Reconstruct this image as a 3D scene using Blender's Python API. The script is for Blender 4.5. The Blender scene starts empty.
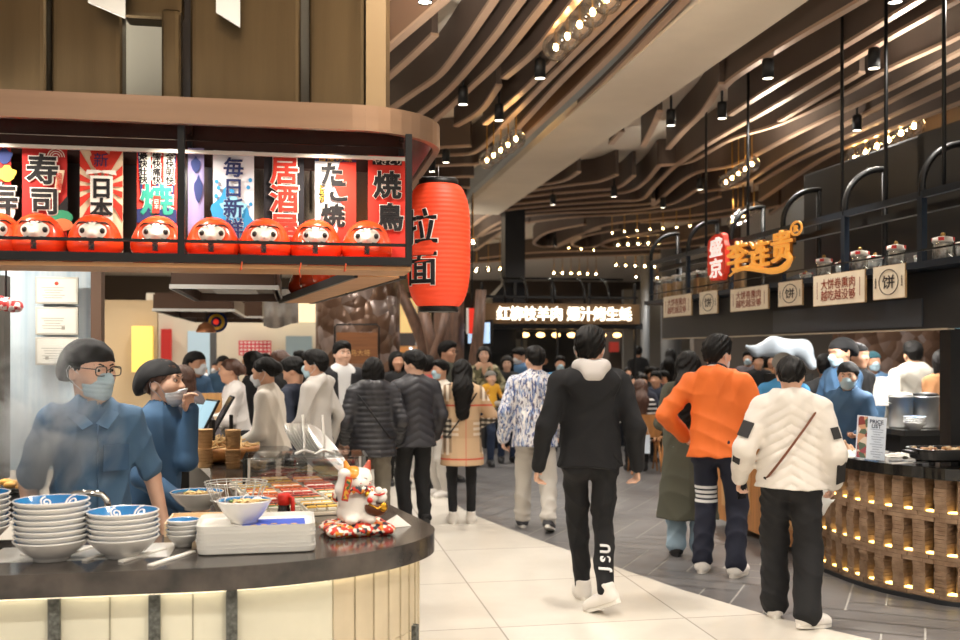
import bpy, bmesh, math, random
import numpy as np
from mathutils import Vector, Matrix, Euler

S = bpy.context.scene
COL = S.collection
random.seed(7)
PI = math.pi
# ---------------------------------------------------------------- camera, frame of reference
F, HX, HY, CH = 1000.0, 480.0, 352.0, 1.62      # focal length in px, horizon, camera height
ANG = math.atan(0.18)                            # the hall's axis against the camera's
CA, SA = math.cos(ANG), math.sin(ANG)
cam = bpy.data.cameras.new('camera')
cam.sensor_width = 36.0
cam.lens = 36.0 * F / 960.0
cam.shift_y = (HY - 320.0) / 960.0
cam.clip_end = 200
cam.dof.use_dof = True
cam.dof.focus_distance = 5.0
cam.dof.aperture_fstop = 2.6
camo = bpy.data.objects.new('camera', cam)
COL.objects.link(camo)
camo.location = (0, 0, CH)
camo.rotation_euler = (PI / 2, 0, 0)
S.camera = camo
S.view_settings.view_transform = 'Standard'
S.view_settings.look = 'None'
S.view_settings.gamma = 1.0
S.view_settings.use_curve_mapping = False
S.view_settings.exposure = 0.0
try:
    S.cycles.max_bounces = 8
    S.cycles.transparent_max_bounces = 16
    S.cycles.sample_clamp_indirect = 4.0
    S.cycles.caustics_reflective = False
    S.cycles.caustics_refractive = False
except Exception:
    pass

def W(u, v, z=0.0):
    """hall coordinates (u across, v along) to world"""
    return Vector((u * CA - v * SA, u * SA + v * CA, z))
def at(px, py, Y):
    return Vector(((px - HX) / F * Y, Y, CH + (HY - py) / F * Y))
def onz(px, py, z):
    Y = F * (CH - z) / (py - HY)
    return Vector(((px - HX) / F * Y, Y, z))
def on_u(u, px, py):
    Y = u / ((px - HX) / F * CA + SA)
    return at(px, py, Y)
def on_v(v, px, py):
    Y = v / (CA - SA * (px - HX) / F)
    return at(px, py, Y)
def UV(p):
    return (p.x * CA + p.y * SA, -p.x * SA + p.y * CA, p.z)

# ---------------------------------------------------------------- world and lights
wd = bpy.data.worlds.new('world'); S.world = wd; wd.use_nodes = True
wd.node_tree.nodes['Background'].inputs[0].default_value = (1.0, 0.95, 0.89, 1)
wd.node_tree.nodes['Background'].inputs[1].default_value = 0.95

def area_light(loc, power, size, color=(1, .93, .83), rot=(0, 0, 0), size_y=None, spread=PI):
    l = bpy.data.lights.new('area_beam', 'AREA'); l.energy = power; l.color = color
    l.shape = 'RECTANGLE' if size_y else 'DISK'; l.size = size
    if size_y: l.size_y = size_y
    l.spread = spread
    o = bpy.data.objects.new('area_beam', l); COL.objects.link(o)
    o.location = loc; o.rotation_euler = rot
    return o
def spot_light(loc, power, target=None, color=(1, .92, .8), angle=80, blend=.6, rad=.05):
    l = bpy.data.lights.new('spot_beam', 'SPOT'); l.energy = power; l.color = color
    l.spot_size = math.radians(angle); l.spot_blend = blend; l.shadow_soft_size = rad
    o = bpy.data.objects.new('spot_beam', l); COL.objects.link(o); o.location = loc
    if target is not None:
        o.rotation_euler = (Vector(target) - Vector(loc)).to_track_quat('-Z', 'Y').to_euler()
    return o
# the hall's downlights, in rows along its axis
for u_ in (-3.6, -1.2, 1.2, 4.4, 6.8, 9.4):
    for v_ in (1.0, 3.6, 6.2, 8.8, 11.6, 15.0, 19.0, 24.0, 30.0, 36.0):
        if u_ < 1 and 3.0 < v_ < 6.0: continue
        area_light(W(u_, v_, 4.06), 46 if v_ < 12 else 62, .24, (1, .94, .86), spread=math.radians(140))

# unseen uplights added to brighten the ceiling, the pale beam and the cladding
for u_, v_, z_, p_ in ((.30, 5.2, 2.64, 100), (.2, 6.6, 2.64, 60), (.32, 4.5, 2.64, 45), (-1.5, 4.75, 2.64, 14), (5.0, 7.6, 3.5, 25), (5.2, 10.5, 3.4, 40), (2.2, 19.2, 2.75, 60), (1.2, 19.2, 2.75, 50), (1.6, -1.5, 2.6, 110), (4.4, -1.0, 2.6, 110), (3.0, 1.6, 2.9, 60)):
    area_light(W(u_, v_, z_), p_, .22, (1, .93, .82), rot=(PI, 0, 0), spread=math.radians(165))

area_light(W(-.9, 4.08, 2.64), 9, 2.6, (1, .93, .84), rot=(PI, 0, -ANG), size_y=.06, spread=math.radians(170))
for a_, b_, p_ in (((768, 79, 8.3), (835, 290, 7.6), 260), ((874, 69, 8.3), (890, 285, 7.2), 220), ((722, 119, 10.2), (745, 298, 9.5), 260), ((700, 190, 14.5), (680, 305, 11.2), 260)):
    spot_light(at(*a_) - Vector((0, 0, .05)), p_, at(*b_), angle=48)

# ---------------------------------------------------------------- materials
MATS = {}
def rgb(h):
    h = h.lstrip('#'); h = ''.join(x * 2 for x in h) if len(h) == 3 else h
    c = [int(h[i:i + 2], 16) / 255 for i in (0, 2, 4)]
    return tuple((x / 12.92 if x <= .04045 else ((x + .055) / 1.055) ** 2.4) for x in c) + (1,)
def mat(name, col, rough=.6, metal=0.0, emit=0.0, ecol=None, noise=0.0, nscale=8.0, bump=0.0, bscale=40.0,
        col2=None, sheen=0.0, trans=0.0, alpha=1.0, coat=0.0, stretch=None, spec=.5):
    if name in MATS: return MATS[name]
    m = bpy.data.materials.new(name); m.use_nodes = True
    nt = m.node_tree; b = nt.nodes['Principled BSDF']
    c = rgb(col) if isinstance(col, str) else tuple(col)[:3] + (1,)
    b.inputs['Base Color'].default_value = c
    b.inputs['Roughness'].default_value = rough
    b.inputs['Metallic'].default_value = metal
    b.inputs['Specular IOR Level'].default_value = spec
    if coat: b.inputs['Coat Weight'].default_value = coat; b.inputs['Coat Roughness'].default_value = .08
    if sheen: b.inputs['Sheen Weight'].default_value = sheen; b.inputs['Sheen Roughness'].default_value = .5
    if trans: b.inputs['Transmission Weight'].default_value = trans
    if alpha < 1: b.inputs['Alpha'].default_value = alpha
    if emit:
        b.inputs['Emission Color'].default_value = rgb(ecol) if ecol else c
        b.inputs['Emission Strength'].default_value = emit
    if noise or bump:
        tc = nt.nodes.new('ShaderNodeTexCoord'); vec = tc.outputs['Object']
        if stretch:
            mp = nt.nodes.new('ShaderNodeMapping'); mp.inputs['Scale'].default_value = stretch
            nt.links.new(vec, mp.inputs[0]); vec = mp.outputs[0]
        if noise:
            n = nt.nodes.new('ShaderNodeTexNoise'); n.inputs['Scale'].default_value = nscale; n.inputs['Detail'].default_value = 5
            nt.links.new(vec, n.inputs['Vector'])
            r = nt.nodes.new('ShaderNodeValToRGB')
            c2 = rgb(col2) if col2 else tuple(x * (1 - noise) for x in c[:3]) + (1,)
            c1 = c if col2 else tuple(min(1, x * (1 + noise * .6)) for x in c[:3]) + (1,)
            r.color_ramp.elements[0].position = .32; r.color_ramp.elements[1].position = .68
            r.color_ramp.elements[0].color = c2; r.color_ramp.elements[1].color = c1
            nt.links.new(n.outputs[0], r.inputs[0]); nt.links.new(r.outputs[0], b.inputs['Base Color'])
        if bump:
            n2 = nt.nodes.new('ShaderNodeTexNoise'); n2.inputs['Scale'].default_value = bscale; n2.inputs['Detail'].default_value = 3
            nt.links.new(vec, n2.inputs['Vector'])
            bp = nt.nodes.new('ShaderNodeBump'); bp.inputs['Strength'].default_value = bump; bp.inputs['Distance'].default_value = .01
            nt.links.new(n2.outputs[0], bp.inputs['Height']); nt.links.new(bp.outputs[0], b.inputs['Normal'])
    MATS[name] = m
    return m
def clear_mat(name, tint=(1, 1, 1), gloss=.10, rough=.03, edge=.5):
    """thin clear glass: mostly lets light straight through, mirrors more at grazing angles"""
    if name in MATS: return MATS[name]
    m = bpy.data.materials.new(name); m.use_nodes = True; nt = m.node_tree
    nt.nodes.remove(nt.nodes['Principled BSDF'])
    t = nt.nodes.new('ShaderNodeBsdfTransparent'); t.inputs[0].default_value = tuple(tint) + (1,)
    g = nt.nodes.new('ShaderNodeBsdfGlossy'); g.inputs['Roughness'].default_value = rough
    lw = nt.nodes.new('ShaderNodeLayerWeight'); lw.inputs[0].default_value = .35
    mu = nt.nodes.new('ShaderNodeMath'); mu.operation = 'MULTIPLY_ADD'; mu.inputs[1].default_value = edge; mu.inputs[2].default_value = gloss * .5
    nt.links.new(lw.outputs['Fresnel'], mu.inputs[0])
    mx = nt.nodes.new('ShaderNodeMixShader'); nt.links.new(mu.outputs[0], mx.inputs[0])
    nt.links.new(t.outputs[0], mx.inputs[1]); nt.links.new(g.outputs[0], mx.inputs[2])
    nt.links.new(mx.outputs[0], nt.nodes['Material Output'].inputs[0])
    MATS[name] = m
    return m

# ---------------------------------------------------------------- mesh helpers
def link_mesh(name, me, m=None, parent=None, loc=None, rotz=None, mtx=None):
    o = bpy.data.objects.new(name, me); COL.objects.link(o)
    if m is not None:
        if len(me.materials): me.materials.clear()
        for x in (m if isinstance(m, (list, tuple)) else [m]): me.materials.append(x)
    if parent: o.parent = parent
    if loc is not None: o.location = loc
    if rotz is not None: o.rotation_euler = (0, 0, rotz)
    if mtx is not None: o.matrix_local = mtx
    return o
def tag(o, label=None, cat=None, group=None, kind=None):
    if label: o['label'] = label
    if cat: o['category'] = cat
    if group: o['group'] = group
    if kind: o['kind'] = kind
    return o
def thing(name, label, cat, loc=(0, 0, 0), rotz=0.0, group=None):
    o = bpy.data.objects.new(name, None); COL.objects.link(o); o.empty_display_size = .1
    o.location = loc; o.rotation_euler = (0, 0, rotz)
    return tag(o, label, cat, group)
def dup(o, loc=None, rotz=None, label=None, parent=None, group=None):
    c = o.copy(); COL.objects.link(c)
    if parent is not None: c.parent = parent
    if loc is not None: c.location = loc
    if rotz is not None: c.rotation_euler = (0, 0, rotz)
    if label: c['label'] = label
    if group: c['group'] = group
    for ch in o.children: dup(ch, parent=c)
    return c

class MB:
    """collects shapes into one mesh"""
    def __init__(s): s.v = []; s.f = []; s.mi = []; s.sm = []
    def add(s, vs, fs, mi=0, smooth=False, M=None):
        b = len(s.v)
        if M is not None: vs = [M @ Vector(p) for p in vs]
        s.v += [tuple(p) for p in vs]; s.f += [tuple(b + i for i in f) for f in fs]
        s.mi += [mi] * len(fs); s.sm += [smooth] * len(fs)
        return s
    def box(s, c, d, mi=0, M=None, bevel=0.0, seg=2):
        x, y, z = d[0] / 2, d[1] / 2, d[2] / 2
        if bevel:
            bm = bmesh.new(); bmesh.ops.create_cube(bm, size=1)
            for v in bm.verts: v.co = Vector((v.co.x * d[0] + c[0], v.co.y * d[1] + c[1], v.co.z * d[2] + c[2]))
            bmesh.ops.bevel(bm, geom=bm.edges[:], offset=bevel, segments=seg, affect='EDGES', profile=.6)
            bm.verts.index_update()
            s.add([v.co.copy() for v in bm.verts], [[v.index for v in f.verts] for f in bm.faces], mi, False, M); bm.free()
            return s
        vs = [(c[0] + a * x, c[1] + b * y, c[2] + e * z) for e in (-1, 1) for b in (-1, 1) for a in (-1, 1)]
        return s.add(vs, [(0, 2, 3, 1), (4, 5, 7, 6), (0, 1, 5, 4), (2, 6, 7, 3), (0, 4, 6, 2), (1, 3, 7, 5)], mi, False, M)
    def prism(s, poly, z0, z1, mi=0, M=None):
        n = len(poly)
        vs = [(p[0], p[1], z0) for p in poly] + [(p[0], p[1], z1) for p in poly]
        fs = [tuple(range(n))[::-1], tuple(range(n, 2 * n))] + [(i, (i + 1) % n, n + (i + 1) % n, n + i) for i in range(n)]
        return s.add(vs, fs, mi, False, M)
    def tube(s, pts, r, seg=8, mi=0, M=None, closed=False, cap=True):
        pts = [Vector(p) for p in pts]; n = len(pts)
        rs = r if isinstance(r, (list, tuple)) else [r] * n
        vs = []; up = None
        for i, p in enumerate(pts):
            a = pts[(i - 1) % n] if (closed or i > 0) else p
            b = pts[(i + 1) % n] if (closed or i < n - 1) else p
            t = (b - a).normalized()
            if up is None:
                up = Vector((0, 0, 1)) if abs(t.z) < .9 else Vector((1, 0, 0))
            x = t.cross(up).normalized(); up = x.cross(t).normalized()
            for k in range(seg):
                a_ = 2 * PI * k / seg
                vs.append(p + (x * math.cos(a_) + up * math.sin(a_)) * rs[i])
        fs = []
        m = n if closed else n - 1
        for i in range(m):
            j = (i + 1) % n
            for k in range(seg):
                l = (k + 1) % seg
                fs.append((i * seg + k, i * seg + l, j * seg + l, j * seg + k))
        if cap and not closed:
            fs.append(tuple(range(seg))[::-1]); fs.append(tuple((n - 1) * seg + k for k in range(seg)))
        return s.add(vs, fs, mi, True, M)
    def lathe(s, prof, seg=24, mi=0, M=None, o=(0, 0, 0), cap=True):
        vs = []; fs = []; n = len(prof)
        for (r, z) in prof:
            for k in range(seg):
                a = 2 * PI * k / seg
                vs.append((o[0] + r * math.cos(a), o[1] + r * math.sin(a), o[2] + z))
        for i in range(n - 1):
            for k in range(seg):
                l = (k + 1) % seg
                fs.append((i * seg + k, i * seg + l, (i + 1) * seg + l, (i + 1) * seg + k))
        if cap and prof[0][0] > 1e-4: fs.append(tuple(range(seg))[::-1])
        if cap and prof[-1][0] > 1e-4: fs.append(tuple((n - 1) * seg + k for k in range(seg)))
        return s.add(vs, fs, mi, True, M)
    def ball(s, c, r, seg=16, rings=10, mi=0, M=None):
        r = r if isinstance(r, (tuple, list)) else (r, r, r)
        vs = []; fs = []
        for i in range(rings + 1):
            th = PI * i / rings
            for k in range(seg):
                a = 2 * PI * k / seg
                vs.append((c[0] + r[0] * math.sin(th) * math.cos(a), c[1] + r[1] * math.sin(th) * math.sin(a), c[2] - r[2] * math.cos(th)))
        for i in range(rings):
            for k in range(seg):
                l = (k + 1) % seg
                fs.append((i * seg + k, i * seg + l, (i + 1) * seg + l, (i + 1) * seg + k))
        return s.add(vs, fs, mi, True, M)
    def grid(s, fn, nu, nv, mi=0, M=None, smooth=True):
        vs = [fn(i / nu, j / nv) for j in range(nv + 1) for i in range(nu + 1)]
        fs = [(j * (nu + 1) + i, j * (nu + 1) + i + 1, (j + 1) * (nu + 1) + i + 1, (j + 1) * (nu + 1) + i) for j in range(nv) for i in range(nu)]
        return s.add(vs, fs, mi, smooth, M)
    def mesh(s, name):
        me = bpy.data.meshes.new(name); me.from_pydata(s.v, [], s.f)
        me.polygons.foreach_set('material_index', s.mi); me.polygons.foreach_set('use_smooth', s.sm)
        bm = bmesh.new(); bm.from_mesh(me); bmesh.ops.remove_doubles(bm, verts=bm.verts[:], dist=1e-6)
        bmesh.ops.recalc_face_normals(bm, faces=bm.faces[:]); bm.to_mesh(me); bm.free(); me.update()
        return me
    def obj(s, name, m=None, parent=None, loc=None, rotz=None, mtx=None):
        return link_mesh(name, s.mesh(name), m, parent, loc, rotz, mtx)

TXT = {}
def text_mesh(t, size=1.0, depth=.0, bold=0.0, spacing=1.0, line=1.0, res=3):
    """mesh of writing centred on the origin, in the XY plane, facing +Z"""
    key = (t, size, depth, bold, spacing, line)
    if key in TXT: return TXT[key]
    cu = bpy.data.curves.new('writing', 'FONT'); cu.body = t; cu.size = 1.0; cu.extrude = depth / size; cu.bevel_depth = bold / size; cu.bevel_resolution = 1
    cu.align_x = 'CENTER'; cu.align_y = 'CENTER'; cu.space_character = spacing; cu.space_line = line; cu.resolution_u = res
    o = bpy.data.objects.new('writing', cu); COL.objects.link(o)
    dg = bpy.context.evaluated_depsgraph_get()
    me = bpy.data.meshes.new_from_object(o.evaluated_get(dg))
    bpy.data.objects.remove(o); bpy.data.curves.remove(cu)
    if len(me.vertices):
        co = np.empty(len(me.vertices) * 3, np.float32); me.vertices.foreach_get('co', co); co = co.reshape(-1, 3)
        c = (co.min(0) + co.max(0)) / 2; co[:, :2] -= c[:2]; zm = max(abs(co[:, 2]).max(), 1e-6); co[:, 2] *= max(depth, .0003) / size / zm; me.vertices.foreach_set('co', (co * size).ravel()); me.update()
    TXT[key] = me
    return me
def wall_text(name, t, size, m, parent, loc, rot=(PI / 2, 0, 0), depth=.001, bold=0.0, spacing=1.0, line=1.0, sx=1.0):
    me = text_mesh(t, size, depth, bold, spacing, line).copy()
    o = link_mesh(name, me, m, parent)
    o.location = loc; o.rotation_euler = rot; o.scale = (sx, 1, 1)
    return o

# ---------------------------------------------------------------- distance-field modelling (organic shapes)
def nets(f, lo, h):
    """surface nets over a sampled distance field"""
    ins = f < 0
    cc = [ins[a:ins.shape[0] - 1 + a, b:ins.shape[1] - 1 + b, c:ins.shape[2] - 1 + c] for a in (0, 1) for b in (0, 1) for c in (0, 1)]
    sm = sum(x.astype(np.uint8) for x in cc)
    I, J, K = np.nonzero((sm > 0) & (sm < 8))
    nv = len(I)
    if nv == 0: return np.zeros((0, 3)), np.zeros((0, 4), int)
    idx = np.full(sm.shape, -1, np.int32); idx[I, J, K] = np.arange(nv)
    corner = [(a, b, c) for a in (0, 1) for b in (0, 1) for c in (0, 1)]
    vals = [f[I + a, J + b, K + c] for a, b, c in corner]
    acc = np.zeros((nv, 3), np.float32); cnt = np.zeros(nv, np.float32)
    for i in range(8):
        for j in range(i + 1, 8):
            d = [corner[j][q] - corner[i][q] for q in range(3)]
            if sum(abs(x) for x in d) != 1: continue
            m = (vals[i] < 0) != (vals[j] < 0)
            t = np.where(m, vals[i] / np.where(m, vals[i] - vals[j], 1), 0)
            for q in range(3): acc[:, q] += np.where(m, corner[i][q] + d[q] * t, 0)
            cnt += m
    P = np.stack([I, J, K], 1) + acc / cnt[:, None]
    P = P * h + lo
    Q = []
    for ax in range(3):
        o1, o2 = (ax + 1) % 3, (ax + 2) % 3
        s0 = [slice(None)] * 3; s1 = [slice(None)] * 3
        s0[ax] = slice(0, -1); s1[ax] = slice(1, None)
        a = ins[tuple(s0)]; b = ins[tuple(s1)]
        E = np.stack(np.nonzero(a != b), 1)
        ok = (E[:, o1] > 0) & (E[:, o2] > 0) & (E[:, o1] < sm.shape[o1]) & (E[:, o2] < sm.shape[o2])
        E = E[ok]
        def g(da, db):
            c = E.copy(); c[:, o1] -= da; c[:, o2] -= db
            return idx[c[:, 0], c[:, 1], c[:, 2]]
        q = np.stack([g(0, 0), g(1, 0), g(1, 1), g(0, 1)], 1)
        flip = ~ins[E[:, 0], E[:, 1], E[:, 2]]
        q[flip] = q[flip][:, ::-1]
        Q.append(q)
    Q = np.concatenate(Q)
    Q = Q[(Q >= 0).all(1)]
    return P, Q[:, ::-1]
def np_mesh(name, P, Q):
    me = bpy.data.meshes.new(name)
    n = len(Q)
    me.vertices.add(len(P)); me.vertices.foreach_set('co', np.asarray(P, np.float32).ravel())
    me.loops.add(n * 4); me.loops.foreach_set('vertex_index', np.asarray(Q, np.int32).ravel())
    me.polygons.add(n); me.polygons.foreach_set('loop_start', np.arange(n, dtype=np.int32) * 4)
    me.update(calc_edges=True); me.validate(); me.shade_smooth()
    return me
ID = Matrix.Identity(4)
def cone(a, b, ra, rb=None, k=.02, M=ID, sc=(1, 1, 1), quilt=None, op='add'):
    return dict(a=Vector(a), b=Vector(b), ra=ra, rb=ra if rb is None else rb, k=k, M=M, sc=Vector(sc), quilt=quilt, op=op)
def ell(c, r, k=.02, M=ID, op='add'):
    m = max(r)
    return cone(c, (c[0], c[1], c[2] + 1e-5), m, m, k, M, (r[0] / m, r[1] / m, r[2] / m), None, op)
def bounds(o):
    pad = max(o['ra'], o['rb']) + o['k'] + (.02 if o['quilt'] else 0)
    R = o['M'].to_3x3()
    ex = [sum(abs(R[i][j]) * pad * o['sc'][j] for j in range(3)) + o['k'] * .5 for i in range(3)]
    A = o['M'] @ o['a']; B = o['M'] @ o['b']
    lo = np.array([min(A[i], B[i]) - ex[i] for i in range(3)]); hi = np.array([max(A[i], B[i]) + ex[i] for i in range(3)])
    return lo, hi
def field(ops, h, pad=.0, lohi=None):
    if lohi is None:
        bs = [bounds(o) for o in ops if o['op'] == 'add']
        lo = np.min([b[0] for b in bs], 0) - 3 * h - pad; hi = np.max([b[1] for b in bs], 0) + 3 * h + pad
    else:
        lo, hi = np.array(lohi[0], float), np.array(lohi[1], float)
    n = np.ceil((hi - lo) / h).astype(int) + 1
    f = np.full(n, .5, np.float32)
    ax = [(lo[i] + np.arange(n[i]) * h).astype(np.float32) for i in range(3)]
    for o in ops:
        bl, bh = bounds(o)
        bl -= 3 * h + pad; bh += 3 * h + pad
        i0 = np.clip(np.floor((bl - lo) / h).astype(int), 0, n); i1 = np.clip(np.ceil((bh - lo) / h).astype(int) + 1, 0, n)
        if (i1 <= i0).any(): continue
        X = ax[0][i0[0]:i1[0]][:, None, None]; Y = ax[1][i0[1]:i1[1]][None, :, None]; Z = ax[2][i0[2]:i1[2]][None, None, :]
        Mi = o['M'].inverted()
        sc = o['sc']; a = o['a']
        q = [((Mi[r][0] * X + Mi[r][1] * Y + Mi[r][2] * Z) + (Mi[r][3] - a[r])) / sc[r] for r in range(3)]
        b = Vector([(o['b'][r] - a[r]) / sc[r] for r in range(3)])
        L2 = max(b.length_squared, 1e-10)
        t = np.clip((q[0] * b[0] + q[1] * b[1] + q[2] * b[2]) / L2, 0, 1)
        d = np.sqrt((q[0] - t * b[0]) ** 2 + (q[1] - t * b[1]) ** 2 + (q[2] - t * b[2]) ** 2) - (o['ra'] + (o['rb'] - o['ra']) * t)
        d *= min(sc)
        if o['quilt']:
            pitch, amp, chev = o['quilt'][:3]
            L = (o['b'] - a).length
            w = (q[2] * sc[2] if abs(b.normalized().z) > .8 else t * L)
            if chev: w = w + chev * np.abs(q[0] * sc[0])
            d = d - amp * (np.abs(np.sin(PI * w / pitch)) ** .55 - .6)
        sl = f[i0[0]:i1[0], i0[1]:i1[1], i0[2]:i1[2]]
        k = max(o['k'], 1e-4)
        if o['op'] == 'add':
            hh = np.maximum(k - np.abs(sl - d), 0) / k
            np.minimum(sl, d, out=d); sl[...] = d - hh * hh * k * .25
        else:
            d = -d
            hh = np.maximum(k - np.abs(sl - d), 0) / k
            sl[...] = np.maximum(sl, d) + hh * hh * k * .25
    G = (ax[0][:, None, None], ax[1][None, :, None], ax[2][None, None, :])
    return f, lo, G
def wrinkle(f, G, amp, seed=0, freq=1.0, st=(1, 1, .6)):
    rs = np.random.RandomState(seed)
    band = np.abs(f) < .05
    I = np.nonzero(band)
    p = [G[0][I[0], 0, 0] * st[0], G[1][0, I[1], 0] * st[1], G[2][0, 0, I[2]] * st[2]]
    w = 0
    for i in range(4):
        d = rs.randn(3); d /= np.linalg.norm(d); fr = freq * (11 + 9 * i)
        e = rs.randn(3); e /= np.linalg.norm(e)
        ph = (p[0] * e[0] + p[1] * e[1] + p[2] * e[2]) * 7 * freq
        q = (p[0] * d[0] + p[1] * d[1] + p[2] * d[2]) * fr + 1.5 * np.sin(ph + i) + .8 * np.sin(ph * 2.3 + 2 * i)
        w = w + (np.abs(np.sin(q)) ** .7 - .62) * (.5 + .5 * np.sin(ph * .9 + 2.1 * i)) / (1 + .35 * i)
    f[I] += amp * w
def sdf_mesh(name, ops, h, post=None, M=None, scale=1.0, lohi=None):
    f, lo, G = field(ops, h, lohi=lohi)
    if post is not None:
        r = post(f, G)
        if r is not None: f = r
    f[0] = f[-1] = .5; f[:, 0] = f[:, -1] = .5; f[:, :, 0] = f[:, :, -1] = .5
    P, Q = nets(f, lo, h)
    if M is not None:
        R = np.array(M); P = P @ R[:3, :3].T + R[:3, 3]
    return np_mesh(name, P * scale, Q)
# ---------------------------------------------------------------- people
SKIN = mat('skin', '#c99a7e', .5, noise=.06, nscale=14)
SKIN.node_tree.nodes['Principled BSDF'].inputs['Subsurface Weight'].default_value = .08
SKIN.node_tree.nodes['Principled BSDF'].inputs['Subsurface Radius'].default_value = (.012, .005, .003)
HAIR = mat('hair_black', '#0b0908', .55, noise=.5, nscale=30, stretch=(8, 8, 1), bump=.25, bscale=60, spec=.2)
HAIRB = mat('hair_brown', '#4a2c1d', .45, noise=.5, nscale=30, stretch=(8, 8, 1), bump=.25, bscale=60)
MASK = mat('mask_blue', '#a9c3cf', .8, bump=.2, bscale=300)
MASKW = mat('mask_white', '#d5d8dc', .8, bump=.2, bscale=300)
EYEM = [mat('eye_white', '#d8d2cb', .25), mat('eye_iris', '#1b100b', .15)]
CACHE = {}
HEAD = [ell((0, .012, .030), (.076, .094, .084), .02), ell((0, -.028, -.035), (.058, .062, .078), .05),
        ell((0, -.060, -.094), (.026, .026, .022), .03), ell((.034, -.052, -.022), (.03, .034, .03), .03), ell((-.034, -.052, -.022), (.03, .034, .03), .03),
        cone((-.036, -.080, .031), (.036, -.080, .031), .011, k=.02),
        cone((0, -.090, .012), (0, -.109, -.024), .007, .012, .014), ell((.011, -.098, -.026), (.008, .01, .007), .008), ell((-.011, -.098, -.026), (.008, .01, .007), .008),
        ell((.031, -.100, .011), (.019, .015, .010), .014, op='sub'), ell((-.031, -.100, .011), (.019, .015, .010), .014, op='sub'),
        ell((0, -.089, -.053), (.023, .010, .0055), .006), ell((0, -.088, -.063), (.019, .010, .006), .006),
        ell((.078, .014, -.010), (.010, .019, .031), .012), ell((-.078, .014, -.010), (.010, .019, .031), .012),
        ell((.087, .010, -.006), (.006, .011, .018), .008, op='sub'), ell((-.087, .010, -.006), (.006, .011, .018), .008, op='sub')]
def shift_ops(ops, M, grow=0.0):
    r = []
    for o in ops:
        o = dict(o); o['M'] = M @ o['M']; r.append(o)
    return r
def HL(f, G):
    return G
def skull(t):
    return [ell((0, .014, .032), (.077 + t, .096 + t, .084 + t), .02), ell((0, -.005, -.03), (.064 + t, .075 + t, .08 + t), .04)]
def hair_post(style, seed=0):
    def post(f, G):
        X, Y, Z = G
        lines = {'short': ([-.11, -.085, -.05, -.02, .03, .06, .10], [.072, .062, .03, .0, .005, -.055, -.085]),
                 'crop': ([-.11, -.085, -.05, -.02, .03, .06, .10], [.080, .074, .04, .01, .012, -.03, -.06]),
                 'up': ([-.11, -.085, -.05, -.02, .03, .06, .10], [.078, .066, .03, .0, .01, -.045, -.06]),
                 'fringe': ([-.12, -.085, -.05, -.03, .03, .06, .10], [.036, .034, .0, -.05, -.04, -.085, -.1]),
                 'long': ([-.11, -.085, -.06, -.03, .03, .06, .10], [.076, .064, .03, -.30, -.45, -.6, -.6])}
        xs, zs = lines[style]
        c = np.interp(Y, xs, zs)
        g = np.maximum(f, (c - Z) * .8)
        rs = np.random.RandomState(seed)
        a = np.arctan2(X, Y - .01)
        n = sum(np.sin(a * (9 + 7 * i) + Z * rs.uniform(-30, 30) + rs.uniform(0, 6)) for i in range(4)) * .0011
        m = sum(np.sin(X * rs.uniform(40, 130) + Y * rs.uniform(40, 130) + Z * rs.uniform(60, 150) + i) for i in range(4)) * .0012
        return (g + n + m).astype(np.float32)
    return post
def hair_mesh(style, h):
    key = ('hair', style, round(h, 4))
    if key in CACHE: return CACHE[key]
    if style == 'short': ops, p = skull(.012) + [ell((0, -.03, .09), (.07, .08, .045), .04)], hair_post('short')
    elif style == 'crop': ops, p = skull(.006) + [ell((0, -.02, .085), (.07, .09, .042), .04)], hair_post('crop')
    elif style == 'cap': ops, p = skull(.005), (lambda f, G: np.maximum(hair_post('short', 9)(f, G), G[2] - .055))
    elif style == 'bun': ops, p = skull(.010) + [ell((0, .118, .015), (.045, .04, .046), .03), ell((.02, .13, -.01), (.03, .025, .03), .02)], hair_post('up', 3)
    elif style == 'pony': ops, p = skull(.010) + [cone((0, .105, .01), (.01, .14, -.16), .032, .014, .03)], hair_post('long', 4)
    elif style == 'bob': ops, p = skull(.016) + [cone((0, .05, .0), (0, .06, -.09), .085, .08, .05, sc=(1, .7, 1)), cone((.07, .0, .0), (.075, .0, -.09), .03, .026, .04), cone((-.07, .0, .0), (-.075, .0, -.09), .03, .026, .04)], hair_post('long', 5)
    elif style == 'long': ops, p = skull(.014) + [cone((0, .06, .0), (0, .150, -.17), .086, .088, .05, sc=(1, .6, 1)), cone((0, .150, -.17), (0, .150, -.42), .088, .070, .05, sc=(1, .6, 1)), cone((.07, .01, .0), (.085, .05, -.30), .032, .022, .04), cone((-.07, .01, .0), (-.085, .05, -.28), .032, .022, .04)], hair_post('long', 6)
    elif style == 'fringe': ops, p = skull(.014) + [ell((0, -.03, .085), (.075, .085, .045), .04)], hair_post('fringe', 7)
    else: raise KeyError(style)
    CACHE[key] = sdf_mesh('hair', ops, h, p)
    return CACHE[key]
def cap_mesh(h):
    key = ('cap', round(h, 4))
    if key not in CACHE:
        def post(f, G):
            X, Y, Z = G
            c = np.interp(Y, [-.12, -.09, .02, .10, .16], [.052, .046, .028, -.03, -.07])
            g = np.maximum(f, (c - Z) * .8)
            return (g + .0015 * np.sin(Y * 90 + Z * 60) * np.sin(X * 70)).astype(np.float32)
        CACHE[key] = sdf_mesh('cap', [ell((0, .016, .036), (.090, .112, .094), .02), ell((0, .05, .03), (.085, .10, .075), .04), ell((0, .12, -.03), (.06, .045, .05), .05)], h, post)
    return CACHE[key]
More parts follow.
